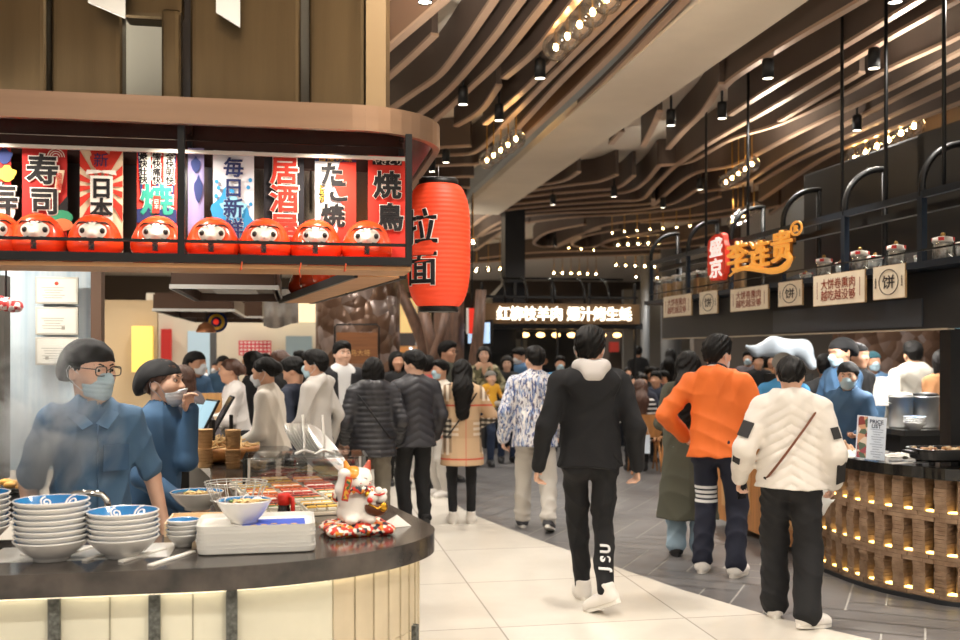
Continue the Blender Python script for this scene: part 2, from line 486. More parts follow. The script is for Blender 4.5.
def mask_mesh(h, low=0.0):
    key = ('mask', round(h, 4), low)
    if key not in CACHE:
        def post(f, G):
            X, Y, Z = G
            g = np.maximum(f, np.maximum(Z - (.004 - .02 * np.abs(X) / .06) + low, np.maximum(-.112 - low - Z + .25 * np.abs(X), Y + .035)))
            return (g + .0012 * np.sin((Z + .05) * 2 * PI / .018)).astype(np.float32)
        CACHE[key] = sdf_mesh('mask', [ell((0, -.030, -.040), (.068, .076, .082), .03), cone((0, -.09, -.0), (0, -.112, -.03), .014, .019, .04), ell((0, -.062, -.085), (.04, .04, .035), .03)], h, post)
    return CACHE[key]
def loops_mesh(low=0.0):
    if ('loops', low) not in CACHE:
        b = MB()
        for s in (-1, 1):
            b.tube([(s * .066, -.036, -.02 - low), (s * .078, -.01, -.002), (s * .088, .02, .02), (s * .09, .034, 0), (s * .085, .03, -.03)], .0016, 5)
            b.tube([(s * .060, -.036, -.078 - low), (s * .072, -.0, -.055), (s * .083, .026, -.03)], .0016, 5)
        CACHE[('loops', low)] = b.mesh('ear_loops')
    return CACHE[('loops', low)]
def glasses_mesh():
    if 'glasses' not in CACHE:
        b = MB()
        for s in (-1, 1):
            b.tube([(s * .034 + .026 * math.copysign(abs(math.cos(a)) ** .6, math.cos(a)), -.112 + .004 * abs(math.cos(a)), .010 + .019 * math.copysign(abs(math.sin(a)) ** .6, math.sin(a))) for a in [2 * PI * i / 20 for i in range(20)]], .0024, 6, closed=True)
            b.tube([(s * .060, -.108, .018), (s * .076, -.08, .018), (s * .086, .0, .016), (s * .088, .025, .002)], .0022, 6)
        b.tube([(-.009, -.113, .014), (0, -.115, .017), (.009, -.113, .014)], .002, 6)
        CACHE['glasses'] = b.mesh('glasses')
    return CACHE['glasses']
def eye_mesh(s):
    if ('eye', s) not in CACHE:
        b = MB(); b.ball((s * .031, -.0785, .011), (.0145, .0125, .0085), 16, 10, 0); b.ball((s * .031, -.0886, .0105), (.0060, .0052, .0062), 12, 8, 1)
        CACHE[('eye', s)] = b.mesh('eye')
    return CACHE[('eye', s)]
def brow_mesh():
    if 'brow' not in CACHE:
        b = MB()
        for s in (-1, 1): b.tube([(s * .013, -.0945, .030), (s * .030, -.0935, .036), (s * .050, -.080, .032)], [.003, .0034, .0015], 6)
        CACHE['brow'] = b.mesh('eyebrows')
    return CACHE['brow']
def shoe_meshes():
    if 'shoe' not in CACHE:
        def post(f, G): return np.maximum(f, .018 - G[2])
        CACHE['shoe'] = (sdf_mesh('shoe', [cone((0, .035, .032), (0, -.125, .026), .040, .038, .03), ell((0, -.05, .045), (.038, .07, .035), .04), cone((0, .022, .05), (0, .028, .10), .040, .043, .03),
                                          ell((0, .025, .125), (.032, .036, .03), .01, op='sub')], .006, post),
                         MB().prism([((.043 - .006 * math.cos(a) ** 2 + (.006 if math.sin(a) < 0 else 0)) * math.cos(a), -.045 + .126 * math.sin(a)) for a in [2 * PI * i / 28 for i in range(28)]], .0, .026).mesh('sole'),
                         MB().tube([(0.0435, .03, .05), (.0425, -.02, .04), (.041, -.07, .052), (.036, -.085, .055)], .004, 5).tube([(-.0435, .03, .05), (-.0425, -.02, .04), (-.041, -.07, .052), (-.036, -.085, .055)], .004, 5)
                         .tube([(-.02, -.06, .076), (.02, -.075, .07)], .004, 5).tube([(-.02, -.04, .083), (.02, -.055, .078)], .004, 5).mesh('laces'))
    return CACHE['shoe']
def ik(a, t, l1, l2, pole):
    d = t - a; L = min(d.length, (l1 + l2) * .999); dn = d.normalized()
    x = (l1 * l1 - l2 * l2 + L * L) / (2 * L); y = math.sqrt(max(l1 * l1 - x * x, 0))
    p = (pole - dn * pole.dot(dn)); p = p.normalized() if p.length > 1e-4 else Vector((0, 1, 0))
    return a + dn * x + p * y, a + dn * L
def frame(o, z, x):
    z = z.normalized(); x = (x - z * x.dot(z)).normalized(); y = z.cross(x)
    M = Matrix((x, y, z)).transposed().to_4x4(); M.translation = o
    return M
def E(x=0, y=0, z=0):
    return Euler((math.radians(x), math.radians(y), math.radians(z))).to_matrix().to_4x4()
def hand_ops(M, side, curl=(25, 35), spread=0.0, point=False):
    """fingers leave the palm one by one; M: x to the thumb side, z along the fingers"""
    n = 1 if side > 0 else -1
    r = [cone((.002, 0, .012), (.0, 0, .078), .030, .037, .012, M, (1.12, .40, 1)), cone((.018, n * .004, .02), (.026, n * .008, .05), .016, .014, .012, M)]
    for i, L in enumerate((.070, .079, .073, .056)):
        x = .0315 - .021 * i
        c1, c2 = math.radians(curl[0] + 4 * i), math.radians(curl[0] + curl[1] + 8 * i)
        if point and i == 0: c1, c2 = .1, .2
        a = Vector((x, 0, .082)); sx = spread * (1.5 - i) * .1
        b = a + Vector((sx * L, n * math.sin(c1) * L * .55, math.cos(c1) * L * .55)); c = b + Vector((sx * L, n * math.sin(c2) * L * .55, math.cos(c2) * L * .55))
        r += [cone(a, b, .0095, .0088, .004, M), cone(b, c, .0088, .0072, .004, M)]
    r += [cone((.030, n * .006, .028), (.050, n * .016, .058), .0125, .0105, .008, M), cone((.050, n * .016, .058), (.050, n * .030, .086), .0105, .008, .003, M)]
    return r
NP = [0]
def person(label, loc, yaw=0, H=1.70, top=None, bottom=None, shoes=None, hair='short', hairm=None, mask=None, cap=None, glasses=False,
           arms=None, legs=None, lean=(0, 0, 0), head=(0, 0, 0), pz=.895, fem=False, build=1.0, face=None, group=None, skin=None, low=0.0, lod=None, cat='person', seed=None, sash=None, child=1.0):
    """label, place on the floor, heading (0 looks at -Y), then clothes and pose; every length below is for a height of 1.72 m"""
    loc = Vector(loc); d = (loc - Vector((0, 0, loc.z))).length
    s = H / 1.72; h = (lod or max(.0062, .00115 * d)) / s; hh = max(.0038, .00095 * d)
    NP[0] += 1; seed = NP[0] if seed is None else seed
    sw = (.152 if fem else .172) * build
    T = Matrix.Translation((0, 0, pz)) @ E(*lean)
    Hs = child * (1.0 if fem else 1.05)
    HM = T @ Matrix.Translation((0, -.004, .665)) @ E(-lean[0] * .8, -lean[1] * .8, 0) @ E(*head) @ Matrix.Diagonal((Hs, Hs, Hs, 1))
    sh = {1: T @ Vector((sw, .012, .456)), -1: T @ Vector((-sw, .012, .456))}
    arms = arms or {}; legs = legs or {}
    J = {}
    for sd, nm in ((1, 'l'), (-1, 'r')):
        sp = dict(off=(.05, -.04, -.50), pole=(.35, 1, -.2), thumb=(0, -1, 0), curl=(22, 30), hdir=None); sp.update(arms.get(nm, {}))
        o = Vector(sp['off']); o.x *= sd; po = Vector(sp['pole']); po.x *= sd
        el, wr = ik(sh[sd], sh[sd] + o, .285, .255, po)
        fd = (wr - el).normalized(); hd = fd
        if sp['hdir']: hd = Vector(sp['hdir']); hd.x *= sd; hd.normalize()
        tv = Vector(sp['thumb']); tv.x *= sd
        J['sh', sd], J['el', sd], J['wr', sd], J['hm', sd], J['curl', sd] = sh[sd], el, wr, frame(wr, hd, tv), sp['curl']
        lp = dict(ank=(.095, .0, .09), yaw=8, pitch=0, pole=(.08, -1, 0)); lp.update(legs.get(nm, {}))
        hip = T @ Vector((sd * .088, 0, .0)); a = Vector(lp['ank']); a.x *= sd; po = Vector(lp['pole']); po.x *= sd
        kn, an = ik(hip, a, .42, .41, po)
        J['hip', sd], J['kn', sd], J['an', sd] = hip, kn, an
        J['ft', sd] = Matrix.Translation(an) @ E(0, 0, sd * lp['yaw']) @ E(lp['pitch'], 0, 0) @ Matrix.Translation((0, 0, -.088))
    # the body, one continuous surface
    ops = [ell((0, 0, .0), (.145 * build, .10, .12), .04, T), cone((0, 0, .08), (0, 0, .40), .115 * build, .125 * build, .05, T, (1, .62, 1)), cone((-sw * .85, .012, .452), (sw * .85, .012, .452), .042, k=.05, M=T),
           cone(T @ Vector((0, .012, .50)), HM @ Vector((0, .022, -.05)), .055 if not fem else .047, .052 if not fem else .045, .035)]
    for sd in (1, -1):
        ops += [cone(J['sh', sd], J['el', sd], .045, .036, .03), cone(J['el', sd], J['wr', sd], .037, .024, .015)]
        ops += hand_ops(J['hm', sd] @ Matrix.Diagonal((.92 if fem else 1, .92 if fem else 1, .92 if fem else 1, 1)), sd, J['curl', sd])
        ops += [cone(J['hip', sd], J['kn', sd], .075, .05, .03), cone(J['kn', sd], J['an', sd], .05, .034, .02), cone(J['ft', sd] @ Vector((0, .02, .05)), J['ft', sd] @ Vector((0, -.12, .035)), .03, .025, .02)]
    body = link_mesh('person', sdf_mesh('body', ops + shift_ops(HEAD, HM), h if d > 7 else h * .82, scale=s), skin or SKIN)
    body.location = loc; body.rotation_euler = (0, 0, math.radians(yaw))
    tag(body, label, cat, group)
    Sc = Matrix.Diagonal((s, s, s, 1)); HW = Matrix.Translation(HM.translation * s) @ HM.to_3x3().to_4x4() @ Sc
    hsm = lambda nm, me, m: link_mesh(nm, me, None, body, mtx=HW) if m is None else _slot(link_mesh(nm, me.copy(), m, body, mtx=HW))
    if cap and hair in ('short', 'crop'): hair = 'cap'
    if hair: hsm('hair', hair_mesh(hair, hh), hairm or HAIR)
    if cap: c_ = hsm('chef_cap', cap_mesh(hh), cap)
    if cap and d < 6:
        bk = MB().box((.083, .052, .038), (.006, .024, .018), 0, bevel=.002).obj('cap_buckle', mat('steel_dull', '#8d8d8d', .3, 1), body, mtx=HW @ Matrix.Rotation(.3, 4, 'Z') @ Matrix.Translation((.018, -.03, 0)))
    if mask:
        mo = hsm('face_mask', mask_mesh(hh, low), mask)
        if d < 9: link_mesh('ear_loops', loops_mesh(low).copy(), MASKW, mo)
    if glasses: hsm('glasses', glasses_mesh(), mat('glasses_frame', '#141414', .3))
    if face if face is not None else d < 9:
        for sd in (1, -1): hsm('eye', eye_mesh(sd), EYEM)
        hsm('eyebrows', brow_mesh(), HAIR)
    # trousers
    b = dict(mat=None, w=(.084, .064, .056), hem=.098, rise=.13, wr=.014); b.update(bottom or {})
    if b['mat']:
        w = b['w']
        po = [ell((0, .004, .015), (.150 * build, .112, .14), .04, T)]
        for sd in (1, -1):
            hm = J['ft', sd] @ Vector((0, .012, b['hem']))
            po += [cone(J['hip', sd], J['kn', sd], w[0], w[1], .035), cone(J['kn', sd], hm, w[1], w[2], .02), ell(J['hip', sd] + Vector((sd * .0, .035, -.02)), (.078, .075, .10), .06)]
        def tp(f, G):
            wrinkle(f, G, b['wr'], seed, 1.0, (1, 1, 1.3))
            f = np.maximum(f, np.maximum(.012 - G[2], 0 * f - 1)) if b['hem'] < .1 else f
            return f
        if b.get('skirt'):
            po += [cone((0, .0, pz + .02), (0, .0, b['skirt']), .15, .24, .04, sc=(1, .8, 1))]
        link_mesh('trousers', sdf_mesh('trousers', po, h, tp, scale=s), b['mat'], body)
    # jacket or shirt
    t = dict(mat=None, hem=-.06, wt=(.162, .172), dep=.70, sl=(.062, .056, .047), long=True, quilt=None, collar=.0, hood=0, wr=.015, flare=.0, open=0.0, inner=None, slack=.0, cuff=.0, squilt=None); t.update(top or {})
    if t['mat']:
        wt = (t['wt'][0] * build, t['wt'][1] * build); dp = t['dep']
        q = t['quilt']; sq = t['squilt'] or q
        jo = [cone((0, 0, .12), (0, .004, .40), wt[0], wt[1], .05, T, (1, dp, 1), q), cone((0, .014, .487), (sw * .92, .014, .448), .064, .054, .05, T), cone((0, .014, .487), (-sw * .92, .014, .448), .064, .054, .05, T),
              cone((0, 0, .12), (0, .006, t['hem'] - .03), wt[0], max(wt[0] * 1.12, .197 * build) + t['flare'], .04, T, (1, dp + .05, 1), q)]
        so_ = []
        for sd in (1, -1):
            a, e_, w_ = J['sh', sd], J['el', sd], J['wr', sd]
            if t['long']:
                we = w_ + (w_ - e_).normalized() * (.015 if not t['cuff'] else -t['cuff'])
                so_ += [cone(a, e_, t['sl'][0], t['sl'][1], .045, quilt=sq), cone(e_, we, t['sl'][1], t['sl'][2], .025, quilt=sq)]
            else:
                so_ += [cone(a, a.lerp(e_, .85), t['sl'][0], t['sl'][1] + .012, .045)]
        if t['collar']: jo += [cone((0, .006, .47), (0, -.004, .50 + t['collar']), .088, .074, .03, T, (1, .95, 1))]
        if t['hood']: jo += [ell((0, .085, .49), (.115, .062, .085), .05, T), cone((-.085, .0, .52), (-.05, .10, .53), .034, .04, .04, T), cone((.085, .0, .52), (.05, .10, .53), .034, .04, .04, T)]
        if t['hood'] == 2: jo += [cone((-.10, .10, .475), (.10, .10, .475), .055, k=.05, M=T), ell((0, .115, .42), (.11, .055, .09), .05, T)]
        jo += [dict(cone(T @ Vector((0, -.006, .50)), HM @ Vector((0, -.004, .0)), .060, .066, .012), op='sub')]
        if t['open']: jo += [dict(cone((0, -.17, .50), (0, -.17, t['open']), *t.get('opr', (.078, .028)), .012, T), op='sub')]
        Ti = T.inverted()
        bb = [bounds(o) for o in jo + so_ if o['op'] == 'add']
        lohi = (np.min([x[0] for x in bb], 0) - 3 * h, np.max([x[1] for x in bb], 0) + 3 * h)
        fs_, _, _ = field(so_, h, lohi=lohi)
        def tj(f, G):
            zl = Ti[2][0] * G[0] + Ti[2][1] * G[1] + Ti[2][2] * G[2] + Ti[2][3]
            f = np.maximum(f, t['hem'] - zl)
            hh_ = np.maximum(.045 - np.abs(f - fs_), 0) / .045
            f = np.minimum(f, fs_) - hh_ * hh_ * .045 * .25
            wrinkle(f, G, t['wr'], seed + 50, .9, (1, 1, .7))
            for o in jo:
                if o['op'] == 'sub':
                    Mi = o['M'].inverted(); q = [Mi[r][0] * G[0] + Mi[r][1] * G[1] + Mi[r][2] * G[2] + Mi[r][3] - o['a'][r] for r in range(3)]
                    b_ = o['b'] - o['a']; tt = np.clip((q[0] * b_[0] + q[1] * b_[1] + q[2] * b_[2]) / b_.length_squared, 0, 1)
                    f = np.maximum(f, o['ra'] + (o['rb'] - o['ra']) * tt - np.sqrt((q[0] - tt * b_[0]) ** 2 + (q[1] - tt * b_[1]) ** 2 + (q[2] - tt * b_[2]) ** 2))
            return f.astype(np.float32)
        jk = link_mesh(t.get('name', 'jacket'), sdf_mesh('jacket', [o for o in jo if o['op'] == 'add'], h, tj, scale=s, lohi=lohi), t['mat'], body)
        if t['inner']:
            io = [cone((0, 0, .02), (0, .0, .42), .152 * build, .168 * build, .05, T, (1, .66, 1)), cone((0, .006, .46), (0, -.002, .53), .075, .066, .03, T), dict(cone(T @ Vector((0, -.006, .515)), HM @ Vector((0, -.004, .0)), .055, .062, .012), op='sub')]
            link_mesh('shirt', sdf_mesh('shirt', io, h, scale=s), t['inner'], body)
        if t.get('hoodlining'):
            lo_ = [cone((-.078, -.04, .535), (-.072, .08, .555), .032, .044, .05, T), cone((.078, -.04, .535), (.072, .08, .555), .032, .044, .05, T), cone((-.055, .110, .550), (.055, .110, .550), .046, k=.05, M=T), cone((-.03, .150, .50), (.03, .150, .50), .034, k=.06, M=T)]
            link_mesh('hood', sdf_mesh('hood', lo_, h, lambda f, G: wrinkle(f, G, .008, 3), scale=s), t['hoodlining'], body)
    if shoes:
        sm = shoe_meshes()
        for sd in (1, -1):
            m = Matrix.Translation(J['ft', sd].translation * s) @ J['ft', sd].to_3x3().to_4x4() @ Sc @ Matrix.Diagonal((1.12, 1.10, 1.08, 1))
            so = link_mesh('shoe', sm[0].copy(), shoes[0], body, mtx=m); link_mesh('sole', sm[1].copy(), shoes[1], so)
            if len(shoes) > 2: link_mesh('laces', sm[2].copy(), shoes[2], so)
    if sash:
        pts = []
        for i in range(17):
            a = 2 * PI * i / 16
            p = Vector((sash[1] * .15 * build * math.cos(a), .150 * build * math.sin(a) + .010, .235 + .25 * math.cos(a)))
            pts.append((T @ p) * s)
        MB().tube(pts[:-1], .008 * s, 6, closed=True).obj('bag_strap', sash[0], body)
    return body, dict(J=J, T=T, HM=HM, s=s)
def _slot(o): return o
# ---------------------------------------------------------------- the hall: floor, ceiling, beam, far walls
def brick_mat(name, c1, c2, mortar, sx, sz, rough=.3, off=0.5, ms=.01, rot=0.0, noise=.0, nscale=3.0, coat=0.0, axes='xy', bump=0.0):
    m = bpy.data.materials.new(name); m.use_nodes = True; nt = m.node_tree; b = nt.nodes['Principled BSDF']
    tc = nt.nodes.new('ShaderNodeTexCoord'); mp = nt.nodes.new('ShaderNodeMapping'); mp.inputs['Rotation'].default_value = (0, 0, rot) if axes == 'xy' else (PI / 2, 0, 0)
    br = nt.nodes.new('ShaderNodeTexBrick'); br.offset = off; br.inputs['Scale'].default_value = 1.0
    br.inputs['Color1'].default_value = rgb(c1); br.inputs['Color2'].default_value = rgb(c2); br.inputs['Mortar'].default_value = rgb(mortar)
    br.inputs['Brick Width'].default_value = sx; br.inputs['Row Height'].default_value = sz; br.inputs['Mortar Size'].default_value = ms; br.inputs['Mortar Smooth'].default_value = .2
    nt.links.new(tc.outputs['Object'], mp.inputs[0]); nt.links.new(mp.outputs[0], br.inputs[0])
    out = br.outputs[0]
    if noise:
        n = nt.nodes.new('ShaderNodeTexNoise'); n.inputs['Scale'].default_value = nscale; n.inputs['Detail'].default_value = 7; n.inputs['Roughness'].default_value = .65
        nt.links.new(tc.outputs['Object'], n.inputs['Vector'])
        mr = nt.nodes.new('ShaderNodeMapRange'); mr.inputs[1].default_value = .3; mr.inputs[2].default_value = .7; mr.inputs[3].default_value = 1 - noise; mr.inputs[4].default_value = 1 + noise * .5
        nt.links.new(n.outputs[0], mr.inputs[0])
        mx = nt.nodes.new('ShaderNodeMix'); mx.data_type = 'RGBA'; mx.blend_type = 'MULTIPLY'; mx.inputs[0].default_value = 1
        nt.links.new(out, mx.inputs[6]); nt.links.new(mr.outputs[0], mx.inputs[7]); out = mx.outputs[2]
    nt.links.new(out, b.inputs['Base Color'])
    if bump:
        bp = nt.nodes.new('ShaderNodeBump'); bp.inputs['Strength'].default_value = bump; bp.inputs['Distance'].default_value = .004; bp.invert = True
        nt.links.new(br.outputs['Fac'], bp.inputs['Height']); nt.links.new(bp.outputs[0], b.inputs['Normal'])
    b.inputs['Roughness'].default_value = rough
    if coat: b.inputs['Coat Weight'].default_value = coat
    return m
ZB, ZC = 4.12, 4.46
DARKTILE = mat('slate_tile', '#716f6f', .34, noise=.30, nscale=2.2, col2='#5d5b5b')
GROUT = mat('grout', '#b3b0aa', .8)
MARBLE = brick_mat('marble_floor', '#d9d3c8', '#d3ccc0', '#a9a298', 1.15, 1.15, .22, 0.0, .006, -ANG, .08, 1.3)
# marble in front, along a curved edge; slate planks beyond it
edge_px = [(960, 672), (870, 640), (770, 617), (680, 590), (600, 562), (540, 541), (500, 526), (470, 514), (452, 503), (438, 492), (424, 478), (415, 462), (409, 447), (404, 432)]
edge = [onz(x, y, 0) for x, y in edge_px]
edge = [edge[0] + Vector((1.5, -1.6, 0))] + edge + [edge[-1] + Vector((-2.0, 9, 0))]
MB().prism([(p.x, p.y) for p in edge] + [(-14, 40), (-14, -6), (8, -6), (8, 3)], -.05, .006).obj('floor', MARBLE)
bpy.data.objects['floor']['kind'] = 'structure'
gb = MB(); gb.box((4, 18, -.03), (44, 56, .05)); gg = gb.obj('floor_grout', GROUT); tag(gg, kind='structure')
tb = MB(); pa = math.radians(24); L_, W_ = .92, .23; ax_, ay_ = Vector((math.sin(pa), math.cos(pa), 0)), Vector((math.cos(pa), -math.sin(pa), 0))
for q in range(-14, 26):
    for k in range(-70, 110):
        for o, sx, sy in (((k * W_, k * W_), L_, W_), ((k * W_ + L_, (k + 1) * W_ - L_), W_, L_)):
            x0, y0 = o[0] + q * L_, o[1] - q * L_
            c = ax_ * (x0 + sx / 2) + ay_ * (y0 + sy / 2)
            if not (-2.5 < c.x < 10 and 4.6 < c.y < 20): continue
            if c.x < onz(500, 526, 0).x - .35 * (c.y - 9.5) - 1.6: continue
            g = .006
            vs = [ax_ * a + ay_ * b_ + Vector((0, 0, .0)) for a, b_ in ((x0 + g, y0 + g), (x0 + sx - g, y0 + g), (x0 + sx - g, y0 + sy - g), (x0 + g, y0 + sy - g))]
            tb.add(vs, [(0, 1, 2, 3)])
tb.obj('floor_slate', DARKTILE); tag(bpy.data.objects['floor_slate'], kind='structure')
MB().box((0, 0, 0), (44, 30, .004)).obj('floor_far', mat('slate_far', '#6a6867', .4), loc=(4, 34.9, 0)); tag(bpy.data.objects['floor_far'], kind='structure')

CEIL = mat('ceiling_paint', '#ded2c2', .9)
MB().box((4, 19, ZC + .06), (44, 54, .1)).obj('ceiling', CEIL); tag(bpy.data.objects['ceiling'], kind='structure')
def hall_box(name, u0, u1, v0, v1, z0, z1, m, parent=None, bevel=0, kind=None):
    o = MB().box((0, 0, 0), (u1 - u0, v1 - v0, z1 - z0), bevel=bevel).obj(name, m)
    o.location = W((u0 + u1) / 2, (v0 + v1) / 2, (z0 + z1) / 2); o.rotation_euler = (0, 0, ANG)
    if parent: o.parent = parent; o.matrix_parent_inverse = parent.matrix_world.inverted() if False else Matrix.Identity(4)
    if kind: tag(o, kind=kind)
    return o
BEAMC = mat('beam_plaster', '#d8cab6', .75, noise=.05, nscale=2)
hall_box('trim_beam', 2.76, 3.50, 2.0, 17.6, 4.08, ZC + .02, BEAMC, kind='structure')
hall_box('trim_beam_lip', 2.66, 2.757, 2.0, 17.6, 4.17, ZC + .02, mat('beam_lip', '#9aa0a2', .6), kind='structure')
hall_box('wall_back', -14, 22, 39, 39.2, -.05, 5, mat('wall_far', '#5a4d42', .8), kind='structure')
hall_box('wall_right', 13.4, 13.6, -4, 39, -.05, 5, mat('wall_right', '#4a4440', .8), kind='structure')
hall_box('wall_left', -9.2, -9, 3, 39, -.05, 5, mat('wall_left', '#9a8c7c', .8), kind='structure')

def smooth_line(pts, n=10):
    P = [pts[0] * 2 - pts[1]] + list(pts) + [pts[-1] * 2 - pts[-2]]
    out = []
    for i in range(1, len(P) - 2):
        for j in range(n):
            t = j / n
            a, b, c, d = P[i - 1], P[i], P[i + 1], P[i + 2]
            out.append(.5 * ((2 * b) + (c - a) * t + (2 * a - 5 * b + 4 * c - d) * t * t + (3 * b - a - 3 * c + d) * t ** 3))
    out.append(pts[-1].copy())
    return out
def ribbon(b, line, th, z0, z1):
    n = len(line); vs = []
    for i, p in enumerate(line):
        t = (line[min(i + 1, n - 1)] - line[max(i - 1, 0)]); t.z = 0; t.normalize(); nn = Vector((-t.y, t.x, 0)) * th / 2
        vs += [(p.x - nn.x, p.y - nn.y, z0), (p.x + nn.x, p.y + nn.y, z0), (p.x + nn.x, p.y + nn.y, z1), (p.x - nn.x, p.y - nn.y, z1)]
    fs = [(0, 1, 2, 3), ((n - 1) * 4 + 3, (n - 1) * 4 + 2, (n - 1) * 4 + 1, (n - 1) * 4)]
    for i in range(n - 1):
        for k in range(4):
            l = (k + 1) % 4
            fs.append((i * 4 + k, i * 4 + l, (i + 1) * 4 + l, (i + 1) * 4 + k))
    b.add(vs, fs)
BAF = mat('baffle_bronze', '#53443b', .55, noise=.10, nscale=3)
BAFE = mat('baffle_edge', '#c4a68e', .36, .5)
BAFW = mat('baffle_copper', '#7d5a42', .45, .3)
lines = [  # bottom edges of the hanging ribbons, (pixel polyline, extend start, extend end)
    ([(392, 44), (420, 20), (443, 0)], 1, 1, 'W'), ([(391, 74), (412, 55), (435, 33)], 1, 0, 0),
    ([(391, 108), (414, 92), (440, 73), (465, 41), (493, 0)], 1, 1, 0), ([(421, 112), (440, 97), (459, 78), (493, 37), (520, 0)], 1, 1, 0),
    ([(434, 120), (452, 104), (471, 86), (499, 59), (546, 0)], 1, 1, 0), ([(504, 77), (520, 64), (540, 45), (575, 0)], 0, 1, 0),
    ([(456, 125), (470, 117), (484, 106), (499, 84)], 0, 0, 0), ([(485, 123), (520, 93), (560, 53), (612, 0)], 0, 1, 0),
    ([(441, 155), (458, 154), (473, 152), (487, 142), (515, 112), (560, 66), (626, 0)], 1, 1, 0), ([(517, 128), (560, 81), (600, 42), (642, 0)], 0, 1, 0),
    ([(524, 137), (560, 103), (610, 55), (662, 0)], 0, 1, 'W'), ([(536, 145), (570, 114), (620, 66), (684, 0)], 0, 1, 0),
    ([(438, 147), (455, 146), (471, 145)], 1, 0, 0), ([(441, 165), (462, 164), (478, 163), (492, 156)], 1, 0, 0),
    ([(444, 178), (460, 176), (474, 176)], 1, 0, 0), ([(444, 189), (458, 187), (470, 187)], 1, 0, 0), ([(446, 200), (465, 197)], 1, 0, 0),
    # right of the beam, running away down the hall
    ([(722, 88), (738, 74), (790, 41), (860, 0)], 0, 1, 0), ([(730, 114), (770, 88), (840, 47), (917, 0)], 0, 1, 0),
    ([(690, 155), (720, 136), (780, 102), (882, 41), (960, -3)], 0, 1, 0), ([(780, 120), (820, 96), (862, 71)], 0, 0, 0),
    ([(659, 165), (690, 161), (730, 139), (780, 123), (840, 95), (885, 70), (941, 44), (985, 22)], 0, 1, 0),
    ([(653, 205), (690, 175), (735, 164), (800, 131), (885, 90), (960, 51)], 0, 1, 0), ([(700, 192), (740, 184), (780, 160), (830, 132), (900, 95), (960, 65)], 0, 1, 0),
    ([(755, 184), (797, 160), (860, 130), (960, 83)], 0, 1, 0), ([(760, 200), (820, 160), (870, 137), (960, 102)], 0, 1, 0), ([(770, 214), (830, 172), (880, 152), (960, 122)], 0, 1, 0),
    ([(840, 190), (885, 170), (960, 142)], 0, 1, 0), ([(611, 143), (622, 130)], 0, 0, 0), ([(643, 145), (652, 128), (660, 110)], 0, 0, 0), ([(668, 148), (684, 130), (702, 112), (722, 82)], 0, 0, 0),
    # the waves farther on
    ([(531, 185), (550, 183), (566, 179), (579, 171)], 0, 0, 0), ([(513, 193), (545, 188), (575, 184), (598, 181), (617, 174)], 0, 0, 0),
    ([(510, 198), (555, 193), (590, 190), (617, 187), (634, 175)], 0, 0, 0), ([(491, 206), (540, 201), (590, 196), (628, 191), (645, 181), (659, 165)], 0, 0, 0),
    ([(470, 227), (493, 213), (539, 206), (607, 201), (640, 199), (654, 186), (672, 168), (690, 155)], 0, 0, 0),
    ([(519, 212), (560, 209), (610, 206), (650, 203), (653, 198)], 0, 0, 0), ([(470, 242), (500, 222), (540, 214), (607, 211), (640, 209), (672, 203), (700, 187)], 0, 0, 0),
    ([(475, 250), (510, 228), (560, 218), (620, 214), (680, 208), (720, 196)], 0, 0, 0), ([(585, 224), (548, 232), (534, 243), (552, 246), (575, 236), (600, 228)], 0, 0, 0),
    ([(556, 247), (572, 240), (600, 226), (650, 219), (700, 214), (750, 206)], 0, 0, 0), ([(620, 229), (585, 236), (572, 244), (590, 247), (618, 238), (660, 230)], 0, 0, 0),
    ([(660, 234), (615, 238), (602, 245), (625, 247), (680, 241), (720, 232)], 0, 0, 0), ([(480, 258), (540, 252), (620, 250), (690, 246), (740, 238)], 0, 0, 0),
    ([(470, 263), (540, 258), (620, 255), (700, 252)], 0, 0, 0), ([(640, 222), (690, 220), (740, 214), (780, 205)], 0, 0, 0), ([(480, 236), (505, 226), (530, 222)], 0, 0, 0),
]
for i, (pl, e0, e1, w) in enumerate(lines):
    pts = [onz(x, y, ZB) for x, y in pl]
    if e0: pts = [pts[0] + (pts[0] - pts[1]).normalized() * 1.2] + pts
    if e1: pts = pts + [pts[-1] + (pts[-1] - pts[-2]).normalized() * 3.2]
    ln = smooth_line(pts, 9)
    far = pts[0].y > 13
    b = MB(); ribbon(b, ln, .05, ZB, ZC)
    o = b.obj('ceiling_baffle', BAFW if w == 'W' else BAF)
    where = 'in the rippling field above the seats' if far else ('left of the pale beam' if pts[0].x + .18 * pts[0].y < 2.7 else 'right of the pale beam')
    tag(o, 'dark bronze ribbon baffle with pale edge hanging ' + where, 'baffle', 'ceiling baffles ' + where)
    b = MB(); ribbon(b, ln, .064, ZB - .022, ZB + .004); b.obj('edge_trim', BAFE, o)

